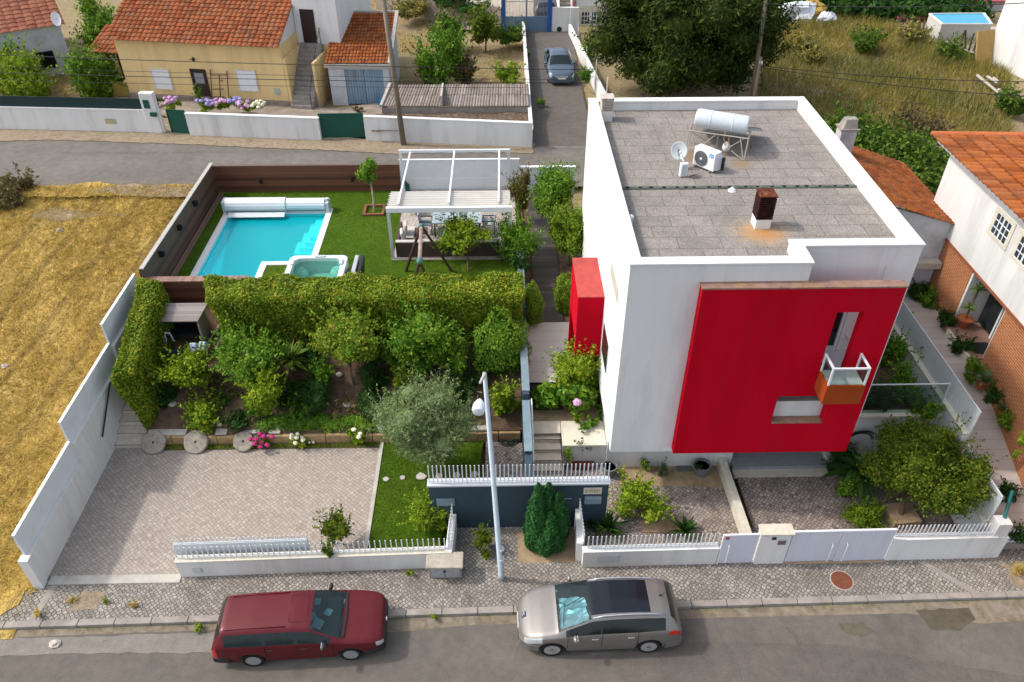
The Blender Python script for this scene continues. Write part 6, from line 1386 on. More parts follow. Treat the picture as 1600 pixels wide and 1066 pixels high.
car('red_car', 'dark red old estate car with roof rails parked half on the kerb, facing right', red, (-5.50, 12.25, 0), math.pi + math.radians(3.0), REDP).scale = (.98, .98, .95)
sed = dict(L=4.77, W=1.80, R=.32, axles=(.92, 3.63), tab=[(0, .58, .66, .58, .5), (.06, .66, .76, .72, .62), (.3, .76, .86, .83, .72), (1.1, .90, 1.0, .89, .77), (2.0, .96, 1.40, .895, .60), (2.5, .98, 1.46, .895, .60), (3.3, 1.0, 1.43, .89, .59), (4.1, 1.0, 1.10, .87, .70), (4.6, .96, 1.02, .82, .70), (4.77, .80, .86, .76, .66)],
    wind=(1.14, 1.95), rear=(3.4, 4.05), side=((1.5, 2.4), (2.48, 3.7)), doors=(1.4, 2.44), handles=(2.2, 3.2), mirror=1.55, bump=(.26, .55), spokes=7,
    zones=(('headlight', LAMPG, lambda x, j, i: .06 < x < .4 and j in (2, 3)),), extra=lambda T, L, W, P, on, xs, r: (M().box(-L / 2 - .03, -L / 2 + .03, -.42, .42, .44, .66).build('grille', RIM, T), M().box(-L / 2 - .06, -L / 2 - .03, -.26, .26, .44, .54).build('number_plate', PLASTW, T)))
BLP = carpaint('blue_grey_paint', (0.10, 0.14, 0.19), .5, .32, .25)
car('blue_car', 'blue-grey saloon car parked in the lane, facing the camera', sed, (3.82, 49.1, 2.64), math.radians(91), BLP).scale = (.92, .90, .92)
sil2 = dict(sil); sil2.pop('pano'); sil2['extra'] = lambda *a: None; sil2['zones'] = sil['zones'][:2]
car('dark_car', 'dark hatchback seen from behind in the gravel yard beyond the blue gate', sil2, (3.6, 60.9, 2.8), math.radians(-92), carpaint('dark_slate_paint', (0.05, 0.06, 0.075), .4, .4, .2)).scale = (.95,) * 3
# ================= neighbour on the right =================
nbh = thing('neighbour_house', 'white two-storey house with orange brick base and clay tile roof at the right edge', 'house', (20, 20, 2.5))
m = M(); NX = 16.3
m.box(NX, 26, 13.2, 26.2, 5.18, 8.15)
m.build('upper_wall', WHITE, nbh)
m = M(); m.box(NX, 26, 22.55, 26.2, 2, 5.12); m.box(NX, 26, 13.0, 20.3, 1, 5.12); m.box(NX + .9, 26, 20.3, 22.55, 2, 5.12)
m.build('brick_wall', BRICK, nbh)
M().box(NX - .05, NX + .1, 13.0, 26.2, 5.1, 5.18).build('string_course', plain('rust_brown_band', (0.26, 0.09, 0.045), .8), nbh)
M().box(NX + .02, NX + .9, 22.45, 22.545, 3.0, 5.1).build('porch_reveal', WHITE, nbh); M().box(NX + .02, NX + .9, 20.305, 20.36, 3.0, 5.1).build('porch_reveal', WHITE, nbh)
M().box(NX + .85, NX + .89, 21.5, 22.4, 3.05, 4.9).build('porch_window', GLASSD, nbh)
dr = M().box(NX + .84, NX + .88, 20.4, 21.4, 3.0, 5.0).build('door', plain('dark_green_glass_door', (0.01, 0.022, 0.022), .25), nbh)
M().box(NX + .80, NX + .90, 21.4, 21.48, 3.0, 5.1).build('door_frame', PLASTW, nbh)
M().box(NX - .35, NX + .9, 20.36, 22.44, 2.6, 3.0).build('porch_step', plain('terracotta_step', (0.30, 0.17, 0.13), .8, var=.15), nbh)
M().box(NX - .42, NX - .35, 20.4, 22.0, 2.5, 3.02).build('step_edge', STONECAP, nbh)
M().box(NX - .1, NX + .6, 20.6, 21.2, 3.002, 3.02).build('door_mat', BLACK, nbh)
for (y0, y1) in ((21.62, 22.5), (20.15, 21.02)):
    z0, z1 = 6.68, 7.42
    f = M(); f.box(NX - .03, NX - .001, y0 - .16, y1 + .16, z0 - .12, z0); f.box(NX - .03, NX - .001, y0 - .16, y1 + .16, z1, z1 + .12); f.box(NX - .03, NX - .001, y0 - .16, y0, z0, z1); f.box(NX - .03, NX - .001, y1, y1 + .16, z0, z1)
    fo = f.build('window', STONECAP, nbh)
    M().box(NX - .012, NX - .003, y0, y1, z0, z1).build('pane', plain('dark_pane', (0.03, 0.045, 0.055), .15), fo)
    m = M()
    for k in range(5): y = y0 + (y1 - y0) * k / 4; m.box(NX - .025, NX - .0125, y - .018, y + .018, z0, z1)
    for k in range(4): z = z0 + (z1 - z0) * k / 3; m.box(NX - .0245, NX - .013, y0, y1, z - .015, z + .015)
    m.box(NX - .028, NX - .013, (y0 + y1) / 2 - .035, (y0 + y1) / 2 + .035, z0, z1)
    m.build('glazing_bars', PLASTW, fo)
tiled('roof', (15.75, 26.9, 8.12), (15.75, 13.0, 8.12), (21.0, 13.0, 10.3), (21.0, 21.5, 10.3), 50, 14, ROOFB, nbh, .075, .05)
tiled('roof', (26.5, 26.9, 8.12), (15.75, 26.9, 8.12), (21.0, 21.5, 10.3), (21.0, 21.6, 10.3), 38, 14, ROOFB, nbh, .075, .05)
M().box(15.9, 16.3, 13.0, 26.6, 8.0, 8.1).build('soffit', WHITE, nbh)
m = M(); m.path([(15.75, 26.9, 8.2), (21.0, 21.5, 10.38)], .10, 8); m.build('hip_tiles', TERRA, nbh, 'all')
# annex behind
an = thing('annex', 'single-storey annex with a bright clay tile roof between the two houses', 'annex', (14, 27, 2.3))
A_ = YP(1400, 322, 24.5); B_ = YP(1474, 347, 24.5)
M().add([(11.9, 24.6, 2.2), (16.28, 24.6, 2.2), (16.28, 24.6, B_.z - .12), (A_.x, 24.6, A_.z - .12), (11.9, 24.6, 7.2)] + [(11.9, 24.75, 2.2), (16.28, 24.75, 2.2), (16.28, 24.75, B_.z - .12), (A_.x, 24.75, A_.z - .12), (11.9, 24.75, 7.2)], [(0, 1, 2, 3, 4), (9, 8, 7, 6, 5), (0, 5, 6, 1), (1, 6, 7, 2), (2, 7, 8, 3), (3, 8, 9, 4), (4, 9, 5, 0)]).build('wall', WHITEB, an)
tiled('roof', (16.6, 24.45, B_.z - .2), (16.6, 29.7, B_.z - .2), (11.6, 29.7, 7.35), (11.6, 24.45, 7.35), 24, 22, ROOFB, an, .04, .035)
M().box(13.6, 16.25, 24.2, 24.59, 4.1, 4.35).build('canopy', CONCL, an)
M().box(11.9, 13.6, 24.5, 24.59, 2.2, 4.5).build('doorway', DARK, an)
p = YP(1324, 205, 28.5); 
cm = M().box(p.x - .3, p.x + .3, 28.3, 28.8, 5.5, p.z + .1).build('chimney', WHITEB, an)
M().box(p.x - .36, p.x + .36, 28.24, 28.86, p.z + .1, p.z + .16).build('chimney_collar', CONC, cm)
m = M(); m.hexa([(p.x - .27, 28.3, p.z + .161), (p.x + .27, 28.3, p.z + .161), (p.x + .27, 28.8, p.z + .161), (p.x - .27, 28.8, p.z + .161), (p.x - .17, 28.4, p.z + .5), (p.x + .25, 28.4, p.z + .5), (p.x + .25, 28.7, p.z + .5), (p.x - .17, 28.7, p.z + .5)]); m.build('chimney_cap', CONC, cm)
# white gable at top right
bw = thing('white_building', 'tall blank white gable wall at the top right corner', 'building', (37, 50, 2.6))
a, b = G(1545, 98, 2.6), G(1602, 134, 2.6); 
m = M(); m.wall((31.75, 51.2), (33.9, 43.5), 8, 2.3, 9.5); m.build('wall', WHITE, bw)

ng = thing('neighbour_gate', 'low white picket gate right of the front corner pillar', 'gate', (16, 14.9, 0))
m = M(); pickets(m, (14.95, 14.75), (18.5, 14.8), .35, .65, .12); m.build('pickets', WMETAL, ng); M().box(14.9, 18.6, 14.72, 14.9, .05, .35).build('plinth', CONC, ng)
# ================= planting =================
def shrub(name, label, cat, px, py, z, rx, ry, gz, mat, n, L, W, k=8, seed=1, tm=BARK, r=.04, depth=1.0, base=None, group=None, lo=.3, hi=.5, shell=.45, core=True, sprig=.4):
    c, R = PT(px, py, z, rx * 1.06, ry * 1.06, depth)
    b = (c.x, c.y, gz) if base is None else tuple(G(base[0], base[1], gz))
    return tree(name, label, cat, b, c, R, mat, tm, n, L, W, k, seed, r, group, lo, hi, shell, core, sprig=sprig)
hg = thing('clipped_hedge', 'long clipped green hedge running across the garden in front of the pool', 'hedge', (-5, 23.6, 2))
hexleaves('foliage', L_HEDGE, hg, [(-10.1, 23.0, 1.9), (.75, 23.0, 1.9), (.75, 24.4, 2.2), (-10.6, 24.4, 2.2), (-10.35, 22.8, 4.0), (.85, 22.85, 4.0), (.85, 24.45, 4.0), (-10.85, 24.4, 4.0)], 900, .10, .058, 21, .10, .17)
hg = thing('clipped_hedge', 'tall clipped hedge stepping down beside the left garden stairs', 'hedge', (-12.4, 22, 1))
hexleaves('foliage', L_HEDGE, hg, [(-12.42, 19.9, .45), (-12.05, 20.0, .45), (-12.1, 24.3, 2.0), (-12.9, 24.4, 2.6), (-12.95, 19.9, 2.9), (-12.25, 20.3, 2.9), (-12.35, 24.3, 4.0), (-13.25, 24.3, 4.0)], 900, .10, .058, 22, .09, .17)
shrub('garden_tree', 'lime green round shrub in front of the garden store', 'shrub', 290, 584, 1.9, 36, 24, .9, L_LIME, 3800, .13, .075, 12, 1, base=(310, 606), r=.04)
shrub('garden_tree', 'bright green fruit tree right of the garden store', 'tree', 388, 556, 2.5, 46, 36, 1.3, L_MID, 4200, .14, .07, 12, 2, base=(390, 600))
shrub('garden_tree', 'light green young tree below the fruit tree and left of the spiky yucca', 'tree', 418, 612, 1.9, 30, 32, .8, L_LIME, 2200, .13, .07, 9, 3, base=(436, 648), r=.035)
shrub('garden_tree', 'green tree with orange new shoots right of the spiky yucca', 'tree', 537, 540, 2.7, 55, 42, 1.2, foliage('orange_tipped_leaves', [(0.035, 0.09, 0.012), (0.10, 0.18, 0.018), (0.17, 0.26, 0.03), (0.28, 0.26, 0.04)]), 4200, .14, .075, 13, 4, base=(552, 600))
shrub('garden_tree', 'mid green bushy tree in the middle of the garden behind the olive', 'tree', 657, 535, 2.7, 54, 46, 1.2, L_MID, 4600, .14, .07, 13, 5, base=(664, 592))
c, R = PT(782, 530, 2.4, 44, 49); t = thing('round_bush', 'large round dense green bush at the right end of the garden bed', 'bush', (c.x, c.y, 1.2))
leaves('foliage', L_MID, t, [(c.x, c.y, c.z, R[0] * .95, R[0] * .9, R[2] * .95), (c.x - .35, c.y - .3, c.z - .5, R[0] * .7, R[0] * .7, R[2] * .6), (c.x + .3, c.y - .2, c.z - .4, R[0] * .7, R[0] * .7, R[2] * .6)], 11000, .11, .04, 6, .9, .55)
shrub('garden_tree', 'sprawling shrub between the round bush and the slate blue wall', 'shrub', 790, 625, 1.3, 24, 34, .5, L_LIME, 1500, .13, .07, 7, 7, r=.03)
shrub('garden_tree', 'thin upright green shoots rising behind the olive tree', 'shrub', 630, 590, 1.6, 20, 30, .9, L_LIME, 900, .12, .06, 6, 8, r=.025)
shrub('dark_bush', 'dark green shrub behind the right side of the olive tree', 'bush', 735, 600, 1.2, 40, 26, .7, L_DARK, 2200, .12, .06, 8, 9, tm=None)
for i, (px, py, rx, ry, z, lb) in enumerate(((495, 618, 31, 32, 1.1, 'dark mounded grassy bush right of the light young tree'), (455, 618, 22, 26, 1.1, 'smaller dark mounded bush below the spiky yucca'), (587, 595, 22, 36, 1.3, 'tall dark mounded bush left of the thin upright shoots'), (578, 636, 26, 22, .9, 'low dark mounded bush nearest the olive tree'))):
    shrub('dark_bush', lb, 'bush', px, py, z, rx, ry, .6, L_DARK, 2600, .17, .022, 6, 10 + i, tm=None, lo=.5, hi=.7, shell=.75, sprig=0, group='dark mounded bushes in the garden bed')
shrub('ground_shrub', 'yellow-green spreading shrub above the second millstone', 'shrub', 312, 645, .9, 32, 22, .6, L_LIME, 1400, .14, .06, 7, 15, tm=None, depth=1.2)
shrub('dark_bush', 'small dark green bush above the third millstone', 'bush', 372, 662, .7, 22, 15, .5, L_DARK, 900, .11, .05, 5, 16, tm=None)
shrub('dark_bush', 'small brownish twiggy bush between the bare soil patch and the light young tree', 'bush', 372, 615, .9, 18, 20, .8, L_DRYB, 600, .12, .03, 5, 17, tm=None)
c = G(500, 658, .7); t = thing('juniper', 'low feathery juniper spreading along the retaining wall', 'shrub', (c.x, c.y, .5))
leaves('foliage', L_MID, t, [(G(px, 660 + (i % 2) * 4, .65).x, G(px, 660, .65).y + .1 * (i % 3), .62, .55, .42, .22) for i, px in enumerate(range(418, 590, 17))], 5200, .20, .03, 18, .6, up=.9)
c = G(452, 575, 1.6); t = thing('yucca', 'spiky green yucca rosette between two garden trees', 'yucca', (c.x, c.y, 1.1))
m = M(); rosette(m, G(452, 562, 2.3), 95, .85, .07, 3, (-10, 85), .12); m.build('leaf_rosette', L_PALM, t); M().tube((c.x, c.y, 1.0), G(452, 566, 2.0), .07).build('trunk', BARK, t)
for i, (px, py, z, rx, ry, mt, n, lb) in enumerate(((505, 585, 1.6, 22, 22, L_MID, 1300, 'green shrub below the left of the orange-tipped tree'), (470, 640, .8, 24, 14, L_MID, 900, 'low green mound left above the feathery juniper'), (615, 640, .9, 20, 18, L_MID, 900, 'green shrub at the left edge of the olive crown'), (350, 630, .9, 16, 14, L_BRAMB, 500, 'small green weedy clump on the bare soil'), (340, 600, 1.2, 22, 16, L_DRYB, 500, 'low brown twiggy growth right of the lime shrub'), (400, 640, .9, 18, 14, L_MID, 700, 'low green plant left of the feathery juniper'), (620, 560, 1.7, 26, 34, L_MID, 1700, 'green shrub between the orange-tipped tree and the middle tree'), (705, 570, 1.8, 30, 40, L_MID, 2600, 'dark green shrub between the middle tree and the round bush'), (480, 560, 1.8, 22, 26, L_DARK, 1500, 'dark shrub between the yucca and the orange-tipped tree'), (260, 620, 1.2, 14, 26, L_DARK, 900, 'shaded dark shrub against the stepping hedge'), (700, 618, 1.2, 36, 20, L_DARK, 1500, 'low dark planting behind the crown of the olive tree'), (540, 640, .8, 24, 16, L_DRYB, 600, 'brown dried plant at the foot of the orange-tipped tree'), (585, 560, 1.5, 18, 22, L_BALL, 900, 'bright young shrub right of the orange-tipped tree'), (440, 520, 2.2, 26, 18, L_MID, 1500, 'green shrub at the foot of the long hedge left of centre'), (600, 512, 2.3, 24, 18, L_DARK, 1100, 'dark shrub at the foot of the long hedge in the middle'))):
    shrub('garden_shrub', lb, 'shrub', px, py, z, rx, ry, z - .5, mt, n, .13, .06, 8, 500 + i, tm=None)
for i, (px, py, r_) in enumerate(((268, 630, .16), (545, 632, .22), (533, 600, .14), (340, 655, .12))):
    q = G(px, py, .9 if i else 1.0); m = M(); m.ell((q.x, q.y, slope_h(q.x, q.y) + .03), (r_, r_ * .8, r_ * .45), 9, 6, .18, random.Random(i)); tag(m.build('garden_rock', CONCL, None, True), ('pale rock in the bare soil below the lime shrub', 'largest pale rock between the dark mounded bushes', 'pale rock at the foot of the orange-tipped tree', 'small pale rock above the second millstone')[i], 'rock')
# olive
c, R = PT(662, 658, 2.3, 82, 58); t = thing('olive_tree', 'grey-green olive tree on the small front lawn', 'tree', tuple(G(664, 712, .1)))
bl = lumps(c, R, 22, 31, .20, .34) + [(*G(668, 700, 1.5), .75, .6, .5), (*G(640, 690, 1.7), .6, .5, .5), (*G(605, 650, 2.1), .5, .5, .45), (*G(720, 660, 2.0), .6, .5, .5)]
trunk(BARKP, t, G(664, 712, .1), [b[:3] for b in bl[::3]], .09, 3); leaves('crown', L_OLIVE, t, bl, 26000, .12, .030, 32, .3, sprig=.25)
# front lawn shrubs
shrub('front_bush', 'yellow-green bush behind the picket rail at the right end of the lawn', 'bush', 674, 800, .7, 32, 30, .1, L_LIME, 2600, .09, .045, 9, 33, r=.03)
shrub('front_bush', 'green pittosporum shrub behind the front railing beside the driveway', 'shrub', 530, 828, .8, 27, 22, .1, L_OLD, 1300, .10, .05, 9, 34, r=.03)
shrub('front_bush', 'small olive-coloured plant poking through the picket rail', 'shrub', 517, 858, .9, 12, 10, .5, L_OLD, 380, .09, .045, 4, 35, tm=None)
shrub('front_bush', 'small low bush on the pavement left of the street lamp', 'bush', 757, 852, .45, 16, 22, .1, L_OLD, 1500, .07, .035, 6, 36, r=.02)
# three-headed cypress
c = G(853, 862, .1); t = thing('cypress', 'dense dark green cypress with three pointed heads in front of the slate blue wall', 'cypress', tuple(c))
rngc = np.random.default_rng(9); VV = []
def cone(cx, cy, z0, z1, r0, n, seed):
    r_ = np.random.default_rng(seed); h = r_.random(n); z = z0 + (z1 - z0) * h; a = r_.uniform(0, 6.283, n)
    rad = r0 * np.where(h < .3, .72 + .28 * np.sin(h / .3 * 1.57), (1 - ((h - .3) / .7) ** 1.5)) * (1 + .10 * np.sin(a * 7 + z * 2)) + .015
    P = np.stack([cx + rad * np.cos(a), cy + rad * np.sin(a), z], 1); nn = np.stack([np.cos(a), np.sin(a), np.full(n, .6)], 1)
    return leafquads(P + nn * r_.normal(0, .025, (n, 1)), nn, .10, .035, r_, .35)
x0, y0 = c.x, c.y + .35
VV = [cone(x0, y0, .12, 1.5, .64, 7000, 1), cone(x0 - .27, y0 - .08, .5, 2.85, .30, 4200, 2), cone(x0 + .04, y0 + .04, .5, 2.75, .27, 4200, 3), cone(x0 + .34, y0 - .05, .5, 2.45, .30, 4200, 4), cone(x0 + .12, y0 - .3, .3, 1.9, .30, 3000, 6)]
VV += [cone(x0, y0, .15, 1.5, .5, 2500, 5)]
npmesh('foliage', np.concatenate(VV), 4, L_CYP, t)
M().lathe((x0, y0, .15), [(.40, 0), (.52, .4), (.42, .9), (.1, 1.35)], 12).build('inner_foliage', L_CYP, t); M().tube((x0, y0, 0), (x0, y0, .4), .08).build('trunk', BARK, t)
m = M(); m.sheet([(x0 - .85, y0 - .75), (x0 + .85, y0 - .75), (x0 + .85, y0 + .4), (x0 - .85, y0 + .4)], .106); struct(m.build('tree_pit_soil', SOILP))
# flowering shrub at the house corner
shrub('flowering_shrub', 'tall light green shrub with broad lower leaves and pink blooms beside the house corner', 'shrub', 905, 578, 2.3, 42, 50, 1.1, L_LIME, 5200, .13, .065, 12, 41, base=(896, 640), r=.04)
c, R = PT(888, 607, 1.8, 44, 32); t = thing('hydrangea', 'large-leaved dark green hydrangea with lilac heads under the light green shrub', 'hydrangea', (c.x, c.y, 1.1))
leaves('foliage', L_MID, t, lumps(c, R, 9, 42, .35, .5) + [(c.x - .75, c.y - .3, c.z - .1, .45, .4, .45), (c.x + .5, c.y - .35, c.z - .1, .45, .4, .4)], 3000, .22, .15, 42, .7)
for px, py, r in ((889, 613, .14), (902, 629, .15), (898, 600, .08)):
    q = G(px, py, 2.15); m = M(); m.ell(q, (r, r, r * .8), 9, 6, .15, random.Random(px)); m.build('flower_head', F_LILAC, t)
shrub('small_plant', 'small green plant with one pale bloom at the edge of the upper bed', 'plant', 920, 660, 1.25, 14, 9, 1.05, L_MID, 300, .12, .07, 4, 43, tm=None)
shrub('small_plant', 'small yellow-green plant left of the small blooming plant', 'plant', 903, 657, 1.2, 9, 10, 1.05, L_LIME, 200, .11, .05, 4, 44, tm=None)
shrub('small_plant', 'little dark green plant against the white house wall', 'plant', 938, 640, 1.25, 7, 9, 1.05, L_MID, 200, .1, .06, 3, 45, tm=None)
shrub('thin_plant', 'thin light green bamboo-like plant in front of the white planter wall', 'plant', 885, 710, .75, 11, 18, .12, L_LIME, 220, .10, .03, 6, 46, r=.012, core=False)
shrub('thin_plant', 'sparse twiggy plant with few leaves growing in the brown trough', 'plant', 915, 700, .8, 17, 17, .28, L_RUSTY, 90, .09, .04, 6, 47, r=.015, core=False)
shrub('small_plant', 'small upright green plant on the strip under the white wall', 'plant', 1006, 727, .35, 8, 11, .12, L_MID, 260, .08, .04, 4, 48, tm=None)
shrub('small_plant', 'small grey-green lavender clump right of the upright green plant', 'plant', 1034, 736, .3, 12, 12, .12, L_AGAVE, 500, .11, .016, 4, 49, tm=None)
shrub('small_plant', 'tuft of green growing in the larger grey pot', 'plant', 1093, 729, .55, 8, 5, .45, L_DARK, 160, .08, .04, 3, 50, tm=None)
shrub('front_bush', 'lime green citrus bush behind the picket rail above the silver car', 'bush', 1000, 790, .7, 38, 30, .1, L_LIME, 2400, .11, .06, 10, 51, r=.035)
for i, (px, py, n, L_, lb) in enumerate(((950, 828, 46, .95, 'large clump of dark strap leaves at the left of the front yard'), (1070, 832, 34, .75, 'smaller clump of dark strap leaves right of the citrus bush'), (925, 822, 20, .7, 'narrow strap-leaf clump against the return wall'))):
    c = G(px, py, .15); t = thing('strap_leaf_plant', lb, 'plant', tuple(c)); m = M(); rosette(m, c, n, L_, .085, 60 + i, (30, 85), .35); m.build('leaf_rosette', L_DARK, t)
m = M(); m.obox((G(1035, 822, .12)), (1.3, .5, .05)); struct(m.build('yard_bed_soil', SOILP))
# citrus tree on the right
c, R = PT(1445, 726, 2.1, 86, 64); t = thing('citrus_tree', 'wide dense olive-green citrus tree inside the right-hand corner of the plot', 'tree', tuple(G(1405, 812, .1)))
bl = lumps(c, R, 34, 71, .24, .34); trunk(BARK, t, G(1405, 812, .15), [b[:3] for b in bl[::4]], .08, 7); leaves('crown', L_OLD, t, bl, 40000, .095, .05, 72, .55, sprig=.10)
M().obox(G(1408, 806, .22), (.9, .8, .3), .1).build('raised_bed', SOILP, t); 
c = G(1340, 735, 1.0); t = thing('cycad', 'dark green cycad with arching feather leaves left of the citrus tree', 'cycad', (c.x, c.y, .1)); m = M(); rosette(m, c, 40, 1.15, .17, 73, (0, 60), .45, 6); m.build('leaf_rosette', L_DARK, t); M().tube((c.x, c.y, .1), c, .14).build('trunk', BARK, t)
shrub('hanging_plant', 'dark feathery shrub right of the garage opening', 'shrub', 1312, 722, .8, 20, 26, .1, L_DARK, 1600, .14, .03, 6, 74, tm=None)
shrub('front_bush', 'bright green bush at the foot of the citrus tree beside the driveway', 'bush', 1345, 800, .4, 30, 22, .1, L_BALL, 2200, .08, .04, 8, 75, tm=None)
shrub('front_bush', 'dark green bush above the bright one at the driveway edge', 'bush', 1328, 765, .5, 18, 22, .1, L_MID, 1300, .10, .05, 6, 76, tm=None)
# side yard planting
for i, (px, py, rx, ry, mt, lb) in enumerate(((1392, 560, 18, 30, L_MID, 'leafy plants along the fence, farthest from the glass screen'), (1415, 605, 26, 30, L_MID, 'leafy plants along the fence behind the middle of the glass screen'), (1365, 625, 26, 28, L_DARK, 'dark leafy mass behind the left of the glass screen'), (1440, 640, 20, 14, L_MID, 'low plants at the foot of the glass screen'), (1405, 500, 10, 24, L_LIME, 'lime green climber beside the red panel'))):
    shrub('side_yard_plant', lb, 'plant', px, py, 2.5, rx, ry, 2.1, mt, 1400, .12, .06, 7, 80 + i, tm=None)
# terrace trees
c, R = PT(577, 265, 4.3, 23, 26); b = G(585, 330, 2.5); t = thing('young_tree', 'slender young tree in a square timber edging on the pool lawn', 'tree', tuple(b))
trunk(BARKP, t, b, [c, c + Vector((.2, 0, .2)), c + Vector((-.2, .1, .1))], .05, 2, lead=.6); leaves('crown', L_MID, t, lumps(c, R, 8, 90), 1500, .12, .06, 90, .4)
m = M(); ring(m, [(b.x - .48, b.y - .48), (b.x + .48, b.y - .48), (b.x + .48, b.y + .48), (b.x - .48, b.y + .48)], [(b.x - .36, b.y - .36), (b.x + .36, b.y - .36), (b.x + .36, b.y + .36), (b.x - .36, b.y + .36)], 2.48, 2.6); m.build('timber_edging', plain('red_brown_timber', (0.20, 0.09, 0.05), .85), t)
shrub('garden_tree', 'open light green tree in front of the pergola furniture', 'tree', 728, 372, 3.5, 46, 33, 2.5, L_LIME, 2900, .14, .06, 12, 91, base=(732, 424), r=.045, core=False, shell=.3, lo=.24, hi=.38)
shrub('garden_tree', 'green tree at the right front corner of the pergola', 'tree', 812, 372, 3.3, 36, 36, 2.4, L_MID, 3200, .14, .065, 10, 92, base=(815, 420))
shrub('garden_tree', 'dark shrubby growth under the tree at the pergola corner', 'bush', 812, 415, 2.9, 18, 22, 2.3, L_DARK, 900, .12, .06, 5, 93, tm=None)
shrub('russet_shrub', 'tall russet-leaved shrub at the right rear of the pergola', 'shrub', 815, 298, 3.9, 18, 34, 2.5, L_RUSTY, 2600, .10, .05, 8, 94, base=(818, 345))
shrub('garden_tree', 'tall bright green tree left of the white house wall, farthest along the path', 'tree', 868, 302, 4.2, 40, 36, 2.4, L_MID, 5200, .14, .06, 13, 95, base=(872, 350))
shrub('garden_tree', 'bright green tree over the path just behind the red porch', 'tree', 888, 365, 3.5, 36, 38, 2.1, L_BALL, 4800, .13, .06, 12, 96, base=(890, 410))
for i, (px, py, rx, ry, lb) in enumerate(((830, 478, 19, 34, 'bright clipped ball bush at the right end of the long hedge'), (882, 460, 16, 33, 'bright clipped ball bush against the red porch'))):
    c, R = PT(px, py, 2.4, rx, ry); t = thing('clipped_bush', lb, 'bush', (c.x, c.y, 1.6), 'clipped ball bushes either side of the dark path')
    leaves('foliage', L_BALL, t, [(c.x, c.y, c.z, R[0], R[0], R[2])], 4800, .07, .04, 97 + i, .93, .5)
# flowers on the weedy strip
def flowers(name, lb, px, py, z, rx, ry, mat, nf, fr, seed, lm=L_LIME, n=420, gz=.14, group=None, k=5):
    c, R = PT(px, py, z, rx, ry); t = thing(name, lb, 'flower', (c.x, c.y, gz), group)
    leaves('foliage', lm, t, lumps(c, R, k, seed), n, .12, .07, seed, .5)
    rd = random.Random(seed); 
    for i in range(nf):
        a = rd.uniform(0, 6.28); q = rd.uniform(.2, 1); p = c + Vector((R[0] * q * math.cos(a), R[1] * q * math.sin(a) * .8 - R[1] * .2, R[2] * rd.uniform(.35, .95)))
        m = M(); m.ell(p, (fr, fr, fr * .75), 8, 5, .22, rd); m.build('flower_head', mat, t)
    return t
flowers('hydrangea', 'bright pink hydrangea at the foot of the retaining wall', 410, 690, .35, 17, 11, F_PINK, 14, .085, 101)
flowers('hydrangea', 'cream-white hydrangea on the weedy strip behind the driveway', 466, 690, .3, 14, 11, F_WHITE, 9, .075, 102)
flowers('hydrangea', 'lime-leaved hydrangea with pale heads near the grey pot', 556, 685, .4, 17, 17, F_WHITE, 4, .085, 103, n=800)
flowers('wall_flower', 'small dark tuft with magenta bits at the kerb end of the retaining wall', 487, 692, .18, 4, 3, F_WHITE, 3, .05, 104, n=60)
for i, (px, py, r, z, lb) in enumerate(((640, 895, 7, .2, 'green weed tuft at the foot of the low front wall'), (60, 960, 8, .15, 'dry weed tuft at the pavement end'), (680, 965, 4, .12, 'small weed tuft by the kerb right of the red car'), (210, 948, 5, .13, 'small green weed between the setts left of the red car'), (165, 942, 4, .13, 'smallest weed tuft in the setts near the driveway threshold'), (1590, 885, 14, .25, 'yellowish weeds at the right end of the pavement'), (312, 982, 7, .1, 'weed tuft at the kerb behind the red car'), (112, 940, 7, .15, 'dry grass tuft near the end pillar of the boundary wall'))):
    shrub('weed', lb, 'weed', px, py, z, r, r * .7, .1, L_LIME if i % 2 == 0 else L_STRAW, int(40 + r * 14), .08, .025, 3, 110 + i, tm=None, core=False, group='weeds in the pavement')
Pk = []
rngk = np.random.default_rng(44)
for k in range(2600):
    x = rngk.uniform(-14.5, 16); 
    if fbm(x * 3, 0, 4) + rngk.normal(0, .3) > .15: Pk.append((x, KY(x) - abs(rngk.normal(0, .06)) - .01, .0))
g4 = blades('kerb_weeds', L_LIME, np.array(Pk), .07, .018, 45, .9); tag(g4, kind='stuff', label='fine weeds growing along the foot of the kerb', cat='weeds')
Pw = scatter(2600, -12.3, -4.2, 19.38, 19.6, lambda x, y: .12, lambda x, y: fbm(x * 3, y * 8, 2) > -.3)
g5 = blades('strip_weeds', L_LIME, Pw, .08, .02, 46, .8); tag(g5, kind='stuff', label='weeds on the narrow strip behind the driveway', cat='weeds')
# neighbour's plants along the brick wall
nbp = [(1432, 460, 14, 16, L_DARK, 'leafy dark plants at the far end of the brick wall'), (1455, 470, 15, 18, L_MID, 'green shrub second from the far end of the brick wall'), (1478, 505, 14, 14, L_DARK, 'dark round shrub left of the doorway step'), (1500, 545, 12, 16, L_DARK, 'low dark plants edging the path below the doorway step'), (1520, 580, 12, 14, L_MID, 'small-leaved plants edging the path past the doorway'), (1553, 620, 10, 14, L_DARK, 'dark low plants between two potted agaves'), (1575, 655, 12, 16, L_MID, 'green clump below the lower potted agave'), (1597, 700, 9, 22, L_LIME, 'light green plants at the right edge of the photo'), (1575, 775, 14, 10, L_DARK, 'dark tuft beside the front corner of the corrugated fence'), (1597, 838, 16, 12, L_DARK, 'dark low hedge behind the neighbour picket gate')]
for i, (px, py, rx, ry, mt, lb) in enumerate(nbp):
    z = 2.9 if i < 6 else 2.4 if i < 8 else 1.0 if i < 9 else .7
    shrub('border_plant', lb, 'plant', px, py, z, rx, ry, z - .4, mt, 1000, .11, .05, 6, 130 + i, tm=None, group='plants along the neighbour path')
